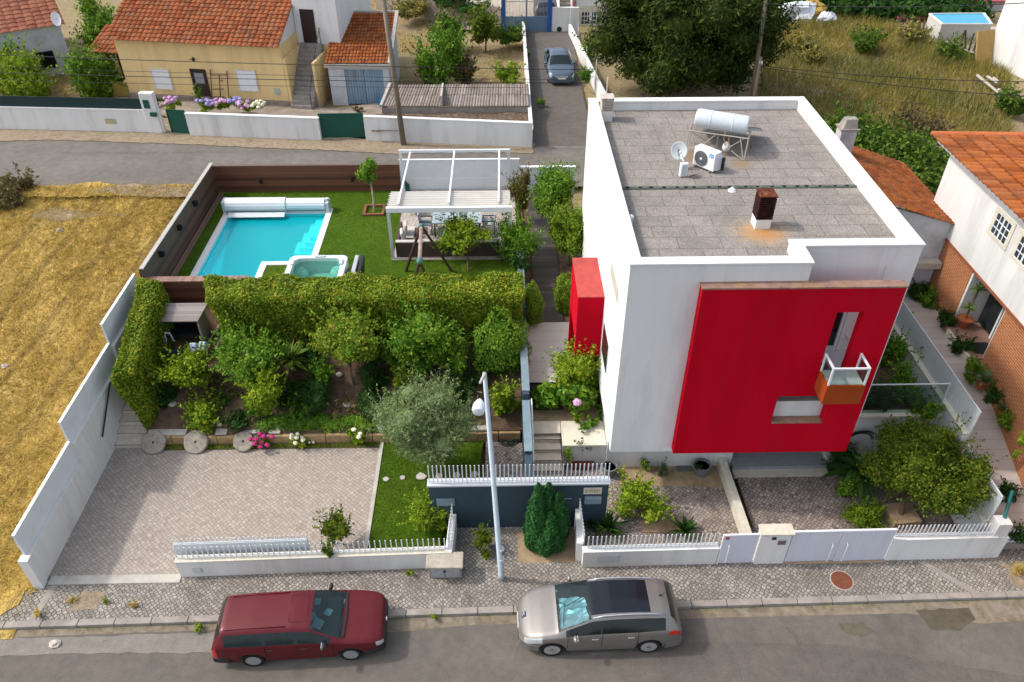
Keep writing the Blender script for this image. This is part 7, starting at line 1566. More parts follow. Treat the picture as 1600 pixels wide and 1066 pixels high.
for i, (px, py, lb) in enumerate(((1538, 595, 'upper potted agave on the neighbour path'), (1570, 640, 'lower potted agave on the neighbour path'))):
    z = 2.5 - .3 * i; c = G(px, py, z + .3); t = thing('potted_agave', lb, 'potted plant', (c.x, c.y, z), 'potted agaves beside the brick wall')
    M().lathe((c.x, c.y, z), [(.15, 0), (.21, .28), (.22, .3), (.18, .3)], 14).build('pot', TERRA, t, True); m = M(); rosette(m, (c.x, c.y, z + .3), 22, .5, .09, 140 + i, (10, 75), .1); m.build('leaf_rosette', L_AGAVE, t)
for i, (px, py, zz, lb) in enumerate(((1503, 510, 3.0, 'large terracotta pot with a tall palm-like plant in the porch'), (1552, 515, 3.0, 'green spiky plant growing in front of the dark door'))):
    c = G(px, py, zz); t = thing('porch_plant', lb, 'potted plant', (c.x, c.y, zz)); M().lathe((c.x, c.y, zz), [(.16, 0), (.26, .32), (.28, .36), (.22, .36)], 14).build('pot', TERRA, t, True)
    m = M(); M().tube((c.x, c.y, zz + .3), (c.x + .1, c.y + .1, zz + (1.5 if i == 0 else .5)), .03).build('stem', BARK, t)
    rosette(m, (c.x + .1, c.y + .1, zz + (1.5 if i == 0 else .5)), 26, .42, .05, 150 + i, (0, 80), .3)
    m.build('leaf_rosette', L_PALM, t)
    if i == 0: rosette(M(), (c.x - .05, c.y, zz + .8), 20, .35, .05, 155, (0, 80), .3).build('leaf_rosette', L_PALM, t)
# ================= across the back street =================
def PL(px, py, A, B):
    r = ray(px, py); dx, dy = B[0] - A[0], B[1] - A[1]; n = (-dy, dx)
    t = (n[0] * A[0] + n[1] * A[1]) / (n[0] * r[0] + n[1] * r[1]); return Vector((r[0] * t, r[1] * t, CAMH + r[2] * t))
class Frame:
    def __init__(s, A, B):
        s.A = Vector((A[0], A[1], 0)); d = Vector((B[0] - A[0], B[1] - A[1], 0)); s.L = d.length; s.u = d.normalized(); s.n = Vector((-s.u.y, s.u.x, 0)); s.ang = math.atan2(s.u.y, s.u.x)
    def p(s, a, b, z): q = s.A + s.u * a + s.n * b; return Vector((q.x, q.y, z))
    def box(s, m, a0, a1, b0, b1, z0, z1): return m.hexa([s.p(a0, b0, z0), s.p(a1, b0, z0), s.p(a1, b1, z0), s.p(a0, b1, z0), s.p(a0, b0, z1), s.p(a1, b0, z1), s.p(a1, b1, z1), s.p(a0, b1, z1)])
ZB = 2.6
# white street wall, green screen, gates
def swall(label, pxs, tops, name='street_wall', screen=None):
    t = thing(name, label, 'wall', (G(*pxs[0], ZB).x, G(*pxs[0], ZB).y, ZB)); a, b = G(*pxs[0], ZB), G(*pxs[1], ZB)
    F_ = Frame(a, b); m = M(); F_.box(m, 0, F_.L, 0, .2, 2.4, tops); m.build('wall', WHITE, t)
    m = M(); F_.box(m, -.01, F_.L + .01, -.02, .22, tops + .002, tops + .05); m.build('coping', CAP, t)
    return t, F_
t, Fw = swall('long white street wall topped with a dark green screen at the upper left', ((-90, 199), (258, 207)), 3.78)
m = M(); Fw.box(m, 0, Fw.L - .9, .08, .11, 3.84, 4.4); m.build('green_screen', GREEND, t)
q = G(165, 190, 3.2); s = (Vector((q.x, q.y, 0)) - Fw.A).dot(Fw.u); m = M(); Fw.box(m, s - .1, s + .5, -.012, -.001, 3.02, 3.3); m.build('meter_cover', plain('ochre_plate', (0.42, 0.38, 0.22), .7), t)
gp = thing('gate_pillar', 'tall white gate pillar with green letter boxes beside the small green gate', 'pillar', (-17.9, 40.5, ZB))
m = M(); Fw.box(m, Fw.L - .85, Fw.L - .1, -.06, .3, 2.4, 4.75); m.build('body', WHITE, gp, bev=.03)
m = M(); Fw.box(m, Fw.L - .7, Fw.L - .38, -.09, -.061, 3.95, 4.4); m.build('green_panel', GREENM, gp); m = M(); Fw.box(m, Fw.L - .45, Fw.L - .12, -.2, -.061, 3.55, 3.75); m.build('letter_box', GREENM, gp)
def gate(label, p0, p1, top):
    a, b = G(*p0, ZB), G(*p1, ZB); f = Frame(a, b); t = thing('metal_gate', label, 'gate', tuple(a)); m = M(); f.box(m, 0, f.L, .05, .09, 2.62, top); m.build('panel', GREENM, t)
    m = M(); f.box(m, 0, f.L, .03, .11, top + .002, top + .05); f.box(m, 0, .05, .02, .049, 2.62, top); f.box(m, f.L - .05, f.L, .02, .049, 2.62, top); m.build('frame', plain('gate_frame_green', (0.004, 0.06, 0.045), .5), t); return t
gate('small dark green metal pedestrian gate in the white street wall', (268, 208), (296, 210), 3.85)
swall('white street wall between the small and the wide green gates', ((297, 211), (502, 219)), 3.75)
gate('wide dark green metal driveway gate opposite the pergola', (502, 217), (571, 216), 3.9)
swall('white street wall running from the wide green gate to the lane corner', ((572, 219), (831, 230)), 3.85)
# yellow house
A0, B0 = G(205, 152, ZB), G(487, 168, ZB); Y_ = Frame(A0, B0)
yh = thing('yellow_house', 'cream yellow house with clay tile roof, shuttered windows and outside stairs', 'house', tuple(A0))
m = M(); Y_.box(m, 0, 9.75, 0, 9.2, 2.9, 6.0); m.build('wall', CREAM, yh)
m = M(); Y_.box(m, -.03, 9.78, -.04, 9.2, 2.3, 2.9); m.build('stone_plinth', STONEW, yh)
# gable ends under the roof
m = M(); m.extr([Y_.p(9.72, 0, 6.0), Y_.p(9.72, 9.2, 6.0), Y_.p(9.72, 4.6, 8.3)], -Y_.u * .2); m.extr([Y_.p(.03, 0, 6.0), Y_.p(.03, 9.2, 6.0), Y_.p(.03, 4.6, 8.3)], Y_.u * .2); m.build('gable', WHITE2, yh)
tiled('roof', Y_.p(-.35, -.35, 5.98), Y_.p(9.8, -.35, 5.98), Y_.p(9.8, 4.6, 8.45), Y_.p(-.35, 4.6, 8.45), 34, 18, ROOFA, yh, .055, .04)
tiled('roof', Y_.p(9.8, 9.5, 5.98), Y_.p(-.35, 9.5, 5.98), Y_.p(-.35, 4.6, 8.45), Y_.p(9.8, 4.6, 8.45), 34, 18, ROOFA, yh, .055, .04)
def ywin(c, mat, frame, nm='window', pn='shutter'):
    ps = [PL(x, y, A0, B0) for x, y in c]; s0, s1 = [(Vector((q.x, q.y, 0)) - Y_.A).dot(Y_.u) for q in (ps[0], ps[1])]; z0, z1 = ps[2].z, ps[0].z
    m = M()
    for a in ((s0 - .06, s1 + .06, z1, z1 + .06), (s0 - .06, s1 + .06, z0 - .07, z0), (s0 - .06, s0, z0, z1), (s1, s1 + .06, z0, z1)): Y_.box(m, a[0], a[1], -.05, .01, a[2], a[3])
    f = m.build(nm, frame, yh); m = M(); Y_.box(m, s0, s1, -.03, -.005, z0, z1); m.build(pn, mat, f); return f, s0, s1, z0, z1
DKB = plain('dark_brown_door', (0.025, 0.012, 0.010), .5)
ywin(((236, 108), (262, 108), (271, 139)), PLASTW, STONECAP); ywin(((369, 110), (397, 110), (402, 142)), PLASTW, STONECAP)
f, s0, s1, z0, z1 = ywin(((298, 109), (319, 109), (334, 162)), DKB, DKB, 'door', 'door_leaf')
m = M(); Y_.box(m, s0 + .15, s1 - .12, -.04, -.031, z1 - .75, z1 - .15); m.build('door_glass', plain('pale_door_glass', (0.25, 0.26, 0.28), .3), f)
m = M()
for k in range(7): z = z0 + .2 + .13 * k; Y_.box(m, s0 + .12, s1 - .12, -.038, -.031, z, z + .03)
m.build('door_slats', plain('brown_slat', (0.07, 0.03, 0.02), .5), f)
# right block with upstairs door
m = M(); Y_.box(m, 9.76, 12.3, 2.6, 9.0, 2.3, 5.35); m.build('wall', CREAM, yh)
m = M(); Y_.box(m, 9.76, 12.3, 2.58, 9.0, 5.352, 8.9); m.build('upper_wall', WHITE, yh)
ds = YP(470, 57, 46.6); sA = (Vector((ds.x, ds.y, 0)) - Y_.A).dot(Y_.u)
m = M(); Y_.box(m, 10.15, 10.95, 2.53, 2.575, 5.42, 7.25); m.build('door', DKB, yh)
m = M(); n = 14
for k in range(n): Y_.box(m, 9.95, 11.25, -.35 + .2 * k, 2.57, 2.4 + .2 * k if k == 0 else 2.6 + .2 * k, 2.6 + .2 * (k + 1) - .001)
m.build('outside_stairs', CONC, yh)
m = M(); Y_.box(m, 11.26, 11.4, .4, 2.57, 2.4, 5.0); Y_.box(m, 9.77, 9.94, .0, 2.57, 2.4, 5.3); m.build('stair_side_wall', CREAM, yh)
m = M(); m.path([Y_.p(11.2, -.4, 3.5), Y_.p(11.2, 1.2, 5.2), Y_.p(11.2, 2.5, 6.3)], .02, 6); m.tube(Y_.p(11.2, -.35, 2.6), Y_.p(11.2, -.35, 3.5), .02, n=6); m.tube(Y_.p(11.2, 1.2, 4.1), Y_.p(11.2, 1.2, 5.2), .02, n=6); m.tube(Y_.p(11.2, 2.4, 5.3), Y_.p(11.2, 2.4, 6.3), .02, n=6); m.build('handrail', BLACK, yh)
q = PL(433, 143, A0, B0); m = M(); s = (Vector((q.x, q.y, 0)) - Y_.A).dot(Y_.u); Y_.box(m, s - .17, s + .17, -.03, -.001, q.z - .18, q.z + .18); m.build('meter_box', plain('grey_green_box', (0.38, 0.43, 0.38), .6), yh)
q = PL(303, 92, A0, B0); m = M(); m.path([q - Y_.n * .02, q - Y_.n * .4 + Vector((-.05, 0, .1))], .025, 6); m.ell(q - Y_.n * .1, (.09, .05, .12)); m.build('cable_bracket', BLACK, yh)
# ladder leaning on the wall
ld = thing('ladder', 'rusty homemade ladder frame leaning on the yellow wall between door and window', 'ladder', tuple(G(345, 168, ZB)))
for (a, b) in (((329, 108), (337, 166)), ((355, 110), (363, 168)), ((343, 116), (349, 158))):
    p, q = PL(*a, A0, B0) - Y_.n * .06, PL(*b, A0, B0) - Y_.n * .35; M().tube(p, q, .03, n=6).build('rail', plain('rusty_brown_bar', (0.13, 0.075, 0.05), .8), ld)
m = M()
for (a, b) in (((331, 116), (356, 116)), ((334, 138), (351, 138)), ((336, 150), (352, 150)), ((344, 125), (350, 125))): m.tube(PL(*a, A0, B0) - Y_.n * .14, PL(*b, A0, B0) - Y_.n * .14, .025, n=6)
m.build('rung', plain('rusty_brown_rung', (0.13, 0.075, 0.05), .8), ld)
# side porch with small tiled roof
pr = thing('side_porch', 'small open porch with clay tile roof against the left end of the yellow house', 'porch', tuple(Y_.p(-1.8, 1, ZB)))
tiled('roof', Y_.p(-2.4, 0.6, 4.9), Y_.p(-.02, .6, 4.9), Y_.p(-.02, 3.2, 5.7), Y_.p(-2.4, 3.2, 5.7), 9, 7, ROOFA, pr, .05, .03)
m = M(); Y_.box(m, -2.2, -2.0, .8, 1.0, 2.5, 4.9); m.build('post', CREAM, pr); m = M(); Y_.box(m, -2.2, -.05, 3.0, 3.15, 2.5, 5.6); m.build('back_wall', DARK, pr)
m = M(); Y_.box(m, -1.6, -.05, .3, .45, 2.5, 3.3); m.build('low_wall', plain('ochre_wall', (0.40, 0.30, 0.08), .85), pr)
# concrete yard patch in front of the shed and house
m = M(); m.add([Y_.p(-1, -.1, 2.62), Y_.p(12.4, 0, 2.62), (-5.6, 45.0, 2.62), (-5.6, 39.6, 2.62), (-9.6, 40.0, 2.62), (-16, 40.8, 2.62)], [(0, 5, 4, 3, 2, 1)]); struct(m.build('concrete_yard', plain('yard_concrete', (0.30, 0.25, 0.20), .95, var=.3, scale=1.2, dirt=(0.2, 0.18, 0.12, .8), bmp=.4)))
# shed with rusted blue doors
sA_, sB_ = G(520, 160, ZB), G(612, 160, ZB); S_ = Frame(sA_, sB_)
sh2 = thing('garage_shed', 'small white shed with orange tile roof and rusty pale blue double doors', 'shed', tuple(sA_))
L_ = S_.L; m = M(); S_.box(m, 0, .9, 0, .2, 2.4, 4.85); S_.box(m, L_ - .35, L_, 0, .2, 2.4, 4.85); S_.box(m, .9, L_ - .35, 0, .2, 4.5, 4.85)
m.extr([S_.p(L_, .2, 2.4), S_.p(L_, 4.4, 2.4), S_.p(L_, 4.4, 6.15), S_.p(L_, .2, 4.85)], -S_.u * .15); m.extr([S_.p(0, .2, 2.4), S_.p(0, 4.4, 2.4), S_.p(0, 4.4, 6.15), S_.p(0, .2, 4.85)], S_.u * .15); S_.box(m, .16, L_ - .16, 4.2, 4.4, 2.4, 6.1)
m.build('wall', WHITEB, sh2)
tiled('roof', S_.p(-.12, -.15, 4.86), S_.p(L_ + .05, -.15, 4.86), S_.p(L_ + .05, 4.5, 6.3), S_.p(-.12, 4.5, 6.3), 19, 16, ROOFB, sh2, .05, .035)
m = M(); S_.box(m, -.15, L_ + .2, -.22, -.12, 4.68, 4.85); m.hexa([S_.p(L_ + .02, -.2, 4.8), S_.p(L_ + .22, -.2, 4.8), S_.p(L_ + .22, 4.5, 6.2), S_.p(L_ + .02, 4.5, 6.2), S_.p(L_ + .02, -.2, 4.98), S_.p(L_ + .22, -.2, 4.98), S_.p(L_ + .22, 4.5, 6.42), S_.p(L_ + .02, 4.5, 6.42)]); S_.box(m, -.15, L_ + .2, 4.5, 4.65, 6.2, 6.42); m.build('roof_edging', CONCL, sh2)
BD = plain('rusty_blue_door', (0.22, 0.32, 0.42), .6, var=.12, scale=4, dirt=(0.22, 0.09, 0.04, .8), dscale=2.2, streak=True)
for a, b in ((.91, (L_ + .55) / 2 - .01), ((L_ + .55) / 2 + .01, L_ - .36)):
    m = M(); k = 7
    for i in range(k): s_ = a + (b - a) * i / k; S_.box(m, s_ + .01, s_ + (b - a) / k - .01, .04, .09, 2.5, 4.49)
    S_.box(m, a, b, .09, .12, 2.48, 4.495); m.build('door', BD, sh2)
m = M(); c = G(601, 152, 2.9); m.obox((c.x, c.y - .3, 2.75), (.7, .4, .3)); tag(m.build('blue_crate', plain('blue_plastic', (0.02, 0.2, 0.42), .5)), 'blue plastic crate at the right foot of the rusty doors', 'crate')
# corrugated lean-to behind the white wall
lt = thing('lean_to', 'long low lean-to with weathered corrugated sheets just behind the white street wall', 'shed', (-2, 42, ZB))
tiled('roof', (-6.35, 41.55, 3.55), (1.72, 41.45, 3.55), (1.72, 43.4, 4.05), (-5.95, 43.4, 4.05), 52, 2, ROOFG, lt, .045, .01)
m = M(); m.box(-6.3, 1.7, 41.5, 41.6, 2.4, 3.5); m.box(-6.3, -6.2, 41.6, 43.3, 2.4, 3.6); m.box(1.6, 1.7, 41.6, 43.3, 2.4, 3.6); m.build('wall', CONC, lt)
m = M(); m.box(-3.1, -3.0, 41.45, 43.4, 3.62, 4.16); m.hexa([(-6.4, 41.5, 3.52), (-6.25, 41.5, 3.52), (-5.9, 43.4, 4.05), (-6.05, 43.4, 4.05), (-6.4, 41.5, 3.68), (-6.25, 41.5, 3.68), (-5.9, 43.4, 4.2), (-6.05, 43.4, 4.2)]); m.build('ridge_flashing', CONCL, lt)
m = M(); m.add([(-6.6, 39.1, 3.3), (1.68, 38.75, 3.3), (1.68, 41.48, 3.3), (-6.6, 41.48, 3.3)], [(0, 1, 2, 3)]); struct(heightsheet('rubble_ledge', -6.6, 1.6, 39.15, 41.5, .2, lambda x, y: 3.2 + .07 * fbm(x * 3, y * 4, 3), plain('dark_rubble_earth', (0.12, 0.085, 0.06), .95, var=.5, scale=5, dirt=(0.28, 0.22, 0.17, .7), dscale=2.5, bmp=.8))); bpy.data.meshes
# lane side walls
t = thing('lane_wall', 'thin white wall along the left side of the lane', 'wall', (1.75, 47, ZB)); M().wall((1.78, 38.5), (1.92, 57.0), .16, 2.4, 3.45).build('wall', WHITE, t); M().wall((1.80, 38.45), (1.94, 57.0), .20, 3.452, 3.5).build('coping', CAP, t)
t = thing('lane_wall', 'white wall with wire fence posts along the right side of the lane', 'wall', (5.3, 47, ZB)); M().wall((6.3, 40.0), (5.0, 56.8), -.18, 2.3, 3.35).build('wall', WHITE, t)
m = M()
for k in range(6): p = Vector((6.38, 40.0, 3.35)).lerp(Vector((5.1, 56.8, 3.35)), k / 5.0); m.tube(p, p + Vector((0, 0, 1.1)), .03, n=6)
m.build('fence_post', WMETAL, t)
# gate at the end of the lane
gt = thing('yard_gate', 'blue-grey double gate with open bars above between bright blue posts', 'gate', (3, 57.3, 2.7))
a, b = G(790, 60, 2.7), G(857, 62, 2.7); a.y = b.y = 57.3; m = M(); m.box(a.x, b.x, 57.28, 57.34, 2.75, 3.75); m.build('lower_panel', BLUEG, gt)
m = M(); k = 30
for i in range(k + 1): x = a.x + (b.x - a.x) * i / k; m.box(x - .012, x + .012, 57.3, 57.32, 3.75, 4.9 + .25 * math.sin(math.pi * i / k))
m.box(a.x, b.x, 57.29, 57.33, 4.72, 4.76); m.build('bars', plain('gate_bar_grey', (0.30, 0.34, 0.38), .5), gt)
for x in (a.x - .12, b.x + .15): M().box(x - .15, x + .15, 57.15, 57.45, 2.6, 5.1).build('post', BLUEM, gt); M().box(x - .18, x + .18, 57.12, 57.48, 5.1, 5.2).build('post_cap', WHITE, gt)
x = (a.x + b.x) / 2; M().box(x - .05, x + .05, 57.25, 57.38, 2.7, 5.2).build('centre_post', BLUEG, gt)
t = thing('yard_wall', 'white yard wall right of the blue gate with a dark house plaque', 'wall', (4.6, 57, 2.7)); x2 = G(893, 64, 2.7).x
M().box(b.x + .31, x2 + .6, 57.2, 57.4, 2.5, 4.35).build('wall', WHITE2, t); p = YP(874, 46, 57.18); M().lathe((p.x, 57.19, p.z), [(.001, 0), (.2, 0), (.17, .03), (.001, .03)], 6, 'Y').build('plaque', BLACK, t)
t = thing('yard_wall', 'long grey-brown garden wall at the top left of the lane gate', 'wall', (-4, 58, 2.7)); M().wall((-9.2, 63.5), (a.x - .3, 57.4), .2, 2.4, 4.3).build('wall', plain('grey_brown_wall', (0.33, 0.28, 0.24), .9, var=.15, dirt=(0.2, 0.16, 0.13, .6)), t)
# white house at the end of the lane
wh = thing('white_house', 'white house with outside stairs and a small barred window at the end of the lane', 'house', (8, 60, 2.8))
FX = G(893, 62, 2.8).x - .1; m = M(); m.box(5.35, 11.5, 59.0, 66, 2.5, 9); m.build('wall', WHITE, wh)
p0, p1 = YP(909, 13, 59.0), YP(936, 38, 59.0); m = M(); z0, z1 = p1.z, p0.z
for q in ((p0.x - .15, p1.x + .15, z1 - .25, z1 + .2), (p0.x - .15, p1.x + .15, z0 - .15, z0), (p0.x - .15, p0.x, z0, z1 - .25), (p1.x, p1.x + .15, z0, z1 - .25)): m.box(q[0], q[1], 58.93, 59.01, q[2], q[3])
f = m.build('window', STONECAP, wh); M().box(p0.x, p1.x, 58.97, 58.999, z0, z1).build('pane', plain('dark_blue_pane', (0.03, 0.05, 0.09), .2), f)
m = M(); xm = (p0.x + p1.x) / 2; m.box(xm - .09, xm + .09, 58.95, 58.969, z0, z1)
for k in range(7): x = p0.x + (p1.x - p0.x) * k / 6; m.box(x - .02, x + .02, 58.955, 58.968, z0, z1)
for k in range(4): z = z0 + (z1 - .25 - z0) * k / 3; m.box(p0.x, p1.x, 58.956, 58.967, z - .02, z + .02)
m.build('window_bars', PLASTW, f)
m = M()
for k in range(14): m.box(4.5, 5.34, 58.0 + .3 * k, 62.2, 2.6 + .19 * k, 2.6 + .19 * (k + 1) - .001)
m.build('outside_stairs', CONC, wh); m = M(); m.hexa([(4.32, 57.9, 2.6), (4.49, 57.9, 2.6), (4.49, 62.3, 2.6), (4.32, 62.3, 2.6), (4.32, 57.9, 3.3), (4.49, 57.9, 3.3), (4.49, 62.3, 6.3), (4.32, 62.3, 6.3)]); m.build('stair_parapet', WHITE, wh)
p = YP(898, 5, 59); m = M(); m.box(p.x - .12, p.x + .12, 58.97, 58.999, p.z - .2, p.z + .2); m.build('red_sign', plain('faded_red_sign', (0.45, 0.12, 0.14), .6), wh); p = YP(898, 17, 59); m = M(); m.box(p.x - .17, p.x + .17, 58.97, 58.999, p.z - .28, p.z + .28); m.build('white_sign', plain('lilac_sign', (0.5, 0.48, 0.6), .6), wh)
# old house top left
oh = thing('old_house', 'old whitewashed house with brown tile roof at the top left corner', 'house', (-30, 50, 2.6))
oA, oB = G(-60, 142, ZB), G(118, 112, ZB); O_ = Frame(oA, oB); Lo = O_.L
m = M(); O_.box(m, 0, Lo, 0, 8, 2.3, 5.5); m.build('wall', WHITEB, oh)
tiled('roof', O_.p(-.3, -.3, 5.5), O_.p(Lo + .3, -.3, 5.5), O_.p(Lo + .3, 5.5, 7.3), O_.p(-.3, 5.5, 7.3), 14, 14, ROOFC, oh, .05, .03)
q0, q1 = PL(55, 83, oA, oB), PL(80, 107, oA, oB); s = (Vector((q0.x, q0.y, 0)) - O_.A).dot(O_.u); m = M(); O_.box(m, s, s + .95, -.02, .02, q1.z, q0.z); m.build('dark_opening', DARK, oh)
c = G(88, 30, 6.6); t = thing('satellite_dish', 'small white satellite dish on the brown tile roof at the top left', 'satellite dish', tuple(c)); m = M(); nD = Vector((.3, -.85, .4)).normalized(); uD = nD.cross(Vector((0, 0, 1))).normalized(); vD = uD.cross(nD); K = 16; vs = []
for r in (.01, .2, .35):
    for j in range(K): a_ = 2 * math.pi * j / K; vs.append(c + uD * r * .7 * math.cos(a_) + vD * r * 1.1 * math.sin(a_) + nD * r * r * .8)
m.add(vs, [(i * K + j, i * K + (j + 1) % K, (i + 1) * K + (j + 1) % K, (i + 1) * K + j) for i in range(2) for j in range(K)]); o = m.build('reflector', PLASTW, t); sm = o.modifiers.new('t', 'SOLIDIFY'); sm.thickness = .02
M().path([c, c + Vector((.1, 0, -.5)), c + Vector((.3, -.2, -.45))], .03, 6).build('bracket', STEEL, t)
# poles and wires
def pole(lb, base, top, r, cat='pole'):
    t = thing('utility_pole', lb, 'utility pole', tuple(base)); M().path([base - Vector((0, 0, .2)), base.lerp(top, .5), top], [r, r * .85, r * .7], 10).build('pole', POLEC, t, 'all'); return t
pb = G(631, 227, ZB - .05); ptp = YP(592, -52, 38.9); t1 = pole('tall leaning wooden utility pole in front of the white street wall', pb, ptp, .15)
M().box(ptp.x - .5, ptp.x + .5, ptp.y - .05, ptp.y + .05, ptp.z - .5, ptp.z - .4).build('crossarm', POLEC, t1)
pb2 = G(1173, 170, ZB); pt2 = YP(1200, -25, 42.0); t2 = pole('tall leaning wooden utility pole behind the house at the conifer', pb2, pt2, .14); M().box(pt2.x - .4, pt2.x + .4, pt2.y - .05, pt2.y + .05, pt2.z - .5, pt2.z - .4).build('crossarm', POLEC, t2)
pb3 = G(1172, 175, ZB); pb3 = Vector((pb3.x - .0, 41.4, ZB)); pt3 = YP(1189, 89, 41.6); t3 = pole('short pale post beside the tall pole at the conifer', YP(1176, 168, 41.4), pt3, .12); M().box(pt3.x - .05, pt3.x + .12, pt3.y - .1, pt3.y, pt3.z - .35, pt3.z - .2).build('insulator', PLASTW, t3)
WIRE = plain('black_cable', (0.02, 0.02, 0.022), .6)
def wire(lb, a, b, sag, r=.016):
    pts = [a.lerp(b, i / 16) - Vector((0, 0, sag * 4 * (i / 16) * (1 - i / 16))) for i in range(17)]
    tag(M().path(pts, r, 5).build('overhead_cable', WIRE, None, 'all'), lb, 'cable', 'overhead cables')
for i, (l, c_, r_) in enumerate((((190, 90), (400, 100), (920, 109)), ((190, 108), (400, 118), (920, 125)), ((190, 116), (400, 130), (920, 130)), ((190, 127), (400, 137), (820, 137)))):
    yw = 38.6 + .0 * i; pa, pb_ = YP(*l, yw), YP(*r_, yw)
    k = (c_[0] - l[0]) / (r_[0] - l[0]); mid = YP(*c_, yw); 
    a_ = pa; b_ = pb_; a_.x -= 0
    wire('thin black overhead cable above the street wall, %s of four from the top' % ('first', 'second', 'third', 'lowest')[i], pa + (pa - pb_) * .35, pb_, .12, .018 if i in (0, 2) else .011)
for i, (l, r_) in enumerate((((1192, 103), (1700, 128)), ((1190, 105), (1700, 156)), ((1196, 6), (1700, -2)), ((1190, 130), (1480, 166)))):
    wire('long black overhead cable over the wild grass field, %s' % ('upper', 'middle', 'topmost at the photo edge', 'lowest thin one')[i], YP(*l, 41.8), YP(*r_, 36.0 if i != 3 else 36), .25 if i != 3 else .1, .02 if i != 3 else .008)
# ---- right field: wild grass, bushes, small pool, stakes ----
def wild(n, x0, x1, y0, y1, h, keep, seed, mt=None, wd=.05, lean=.45, lb='', cat='grass', nm='wild_grass'):
    r_ = np.random.default_rng(seed); P = np.stack([r_.uniform(x0, x1, n), r_.uniform(y0, y1, n)], 1); P = P[[keep(x, y, r_) for x, y in P]]
    P = np.array([(x, y, base_h(x, y)) for x, y in P]); hh = np.array([h * (1 + .45 * fbm(x * .7, y * .7, 9)) for x, y, z in P])
    g = blades(nm, mt or L_WILD, P, hh, wd, seed, lean); tag(g, kind='stuff', label=lb, cat=cat); return g
fld = lambda x, y, r: x > 14.0 + (y - 40) * .25 and x < 31.8 + (y - 48) * .5 and not (y < 41.5 and x > 16.5 and y < 60 - x) and not (x > 29 and y > 56)
wild(70000, 13, 40, 36, 66, .62, fld, 201, None, .045, .4, 'tall wild grass, grey-green and golden, over the upper right field')
wild(18000, 13, 40, 36, 62, .75, lambda x, y, r: fld(x, y, r) and fbm(x * .45, y * .45, 6) + r.normal(0, .2) > .25, 202, foliage('green_wild_blades', [(0.035, 0.055, 0.016), (0.07, 0.095, 0.028), (0.13, 0.14, 0.045)], clump=.5), .05, .4, 'patches of greener grass in the upper right field')
wild(16000, 13, 40, 38, 62, .5, lambda x, y, r: fld(x, y, r) and fbm(x * .4 + 3, y * .55, 12) + r.normal(0, .2) > .3, 203, L_STRAW, .05, .5, 'patches of golden dry grass in the upper right field')
wild(22000, -12, 3, 47, 75, .22, lambda x, y, r: not (-1 < x < 8 and y > 57) and not (1.6 < x < 6) and fbm(x, y, 3) > -.2, 204, L_STRAW, .04, .6, 'thin dry grass on the plots behind the shed')
wild(8000, -34, -20, 42.5, 52, .2, lambda x, y, r: True, 205, L_STRAW, .04, .6, 'dry grass in the yard left of the yellow house')
def bush(name, lb, cat, px, py, z, rx, ry, mat, n, L, W, k, seed, gz=2.5, **kw): return shrub(name, lb, cat, px, py, z, rx, ry, gz, mat, n, L, W, k, seed, **kw)
bl = []
for i in range(46):
    u = (i % 23) / 22; p = G(1305 + 155 * u + 10 * math.sin(i * 2.1), 205 + 58 * u + 8 * math.cos(i * 1.7) + (i // 23) * 14, 3.4); bl.append((p.x, p.y, 3.2, .95, .95, .9))
o = leaves('bramble_thicket', L_BRAMB, None, bl, 34000, .20, .14, 211, .6, sprig=.15); tag(o, 'thick green bramble bank behind the annex roof', 'brambles', kind='stuff')
bl = []
for i in range(20):
    u = i / 19; p = G(1235 + 290 * u, 8 + 14 * u + 3 * math.sin(i * 2.3), 3.2); bl.append((p.x, p.y + 1.0, 3.0, 1.7, 1.7, 1.2))
for i in range(20):
    u = i / 19; bl.append((10 + 36 * u, 72 + 3 * math.sin(i), 3.5, 2.4, 2.4, 2.0))
o = leaves('thicket', L_DARK, None, bl, 26000, .42, .26, 212, .6); tag(o, 'dark green thicket along the top edge behind the wild grass field', 'bushes', kind='stuff')
for i, (px, py, rx, ry, mt, lb) in enumerate(((1440, 195, 34, 20, L_DRYB, 'brownish bush mass behind the ridge of the clay tile roof'), (1425, 60, 22, 12, L_WILD, 'pale bush left of the raised pool stakes'), (1490, 85, 20, 12, L_BRAMB, 'low green bush below the raised pool'), (1585, 160, 20, 14, L_BRAMB, 'green bush at the foot of the blank white gable'), (1260, 80, 26, 16, L_WILD, 'tall rounded grass clump in the upper field'), (1350, 72, 30, 14, L_BRAMB, 'green rounded shrub in the middle of the upper field'))):
    bush('field_bush', lb, 'bush', px, py, 3.1, rx, ry, mt, 2200, .22, .1, 7, 220 + i, tm=None, group='bushes in the upper field')
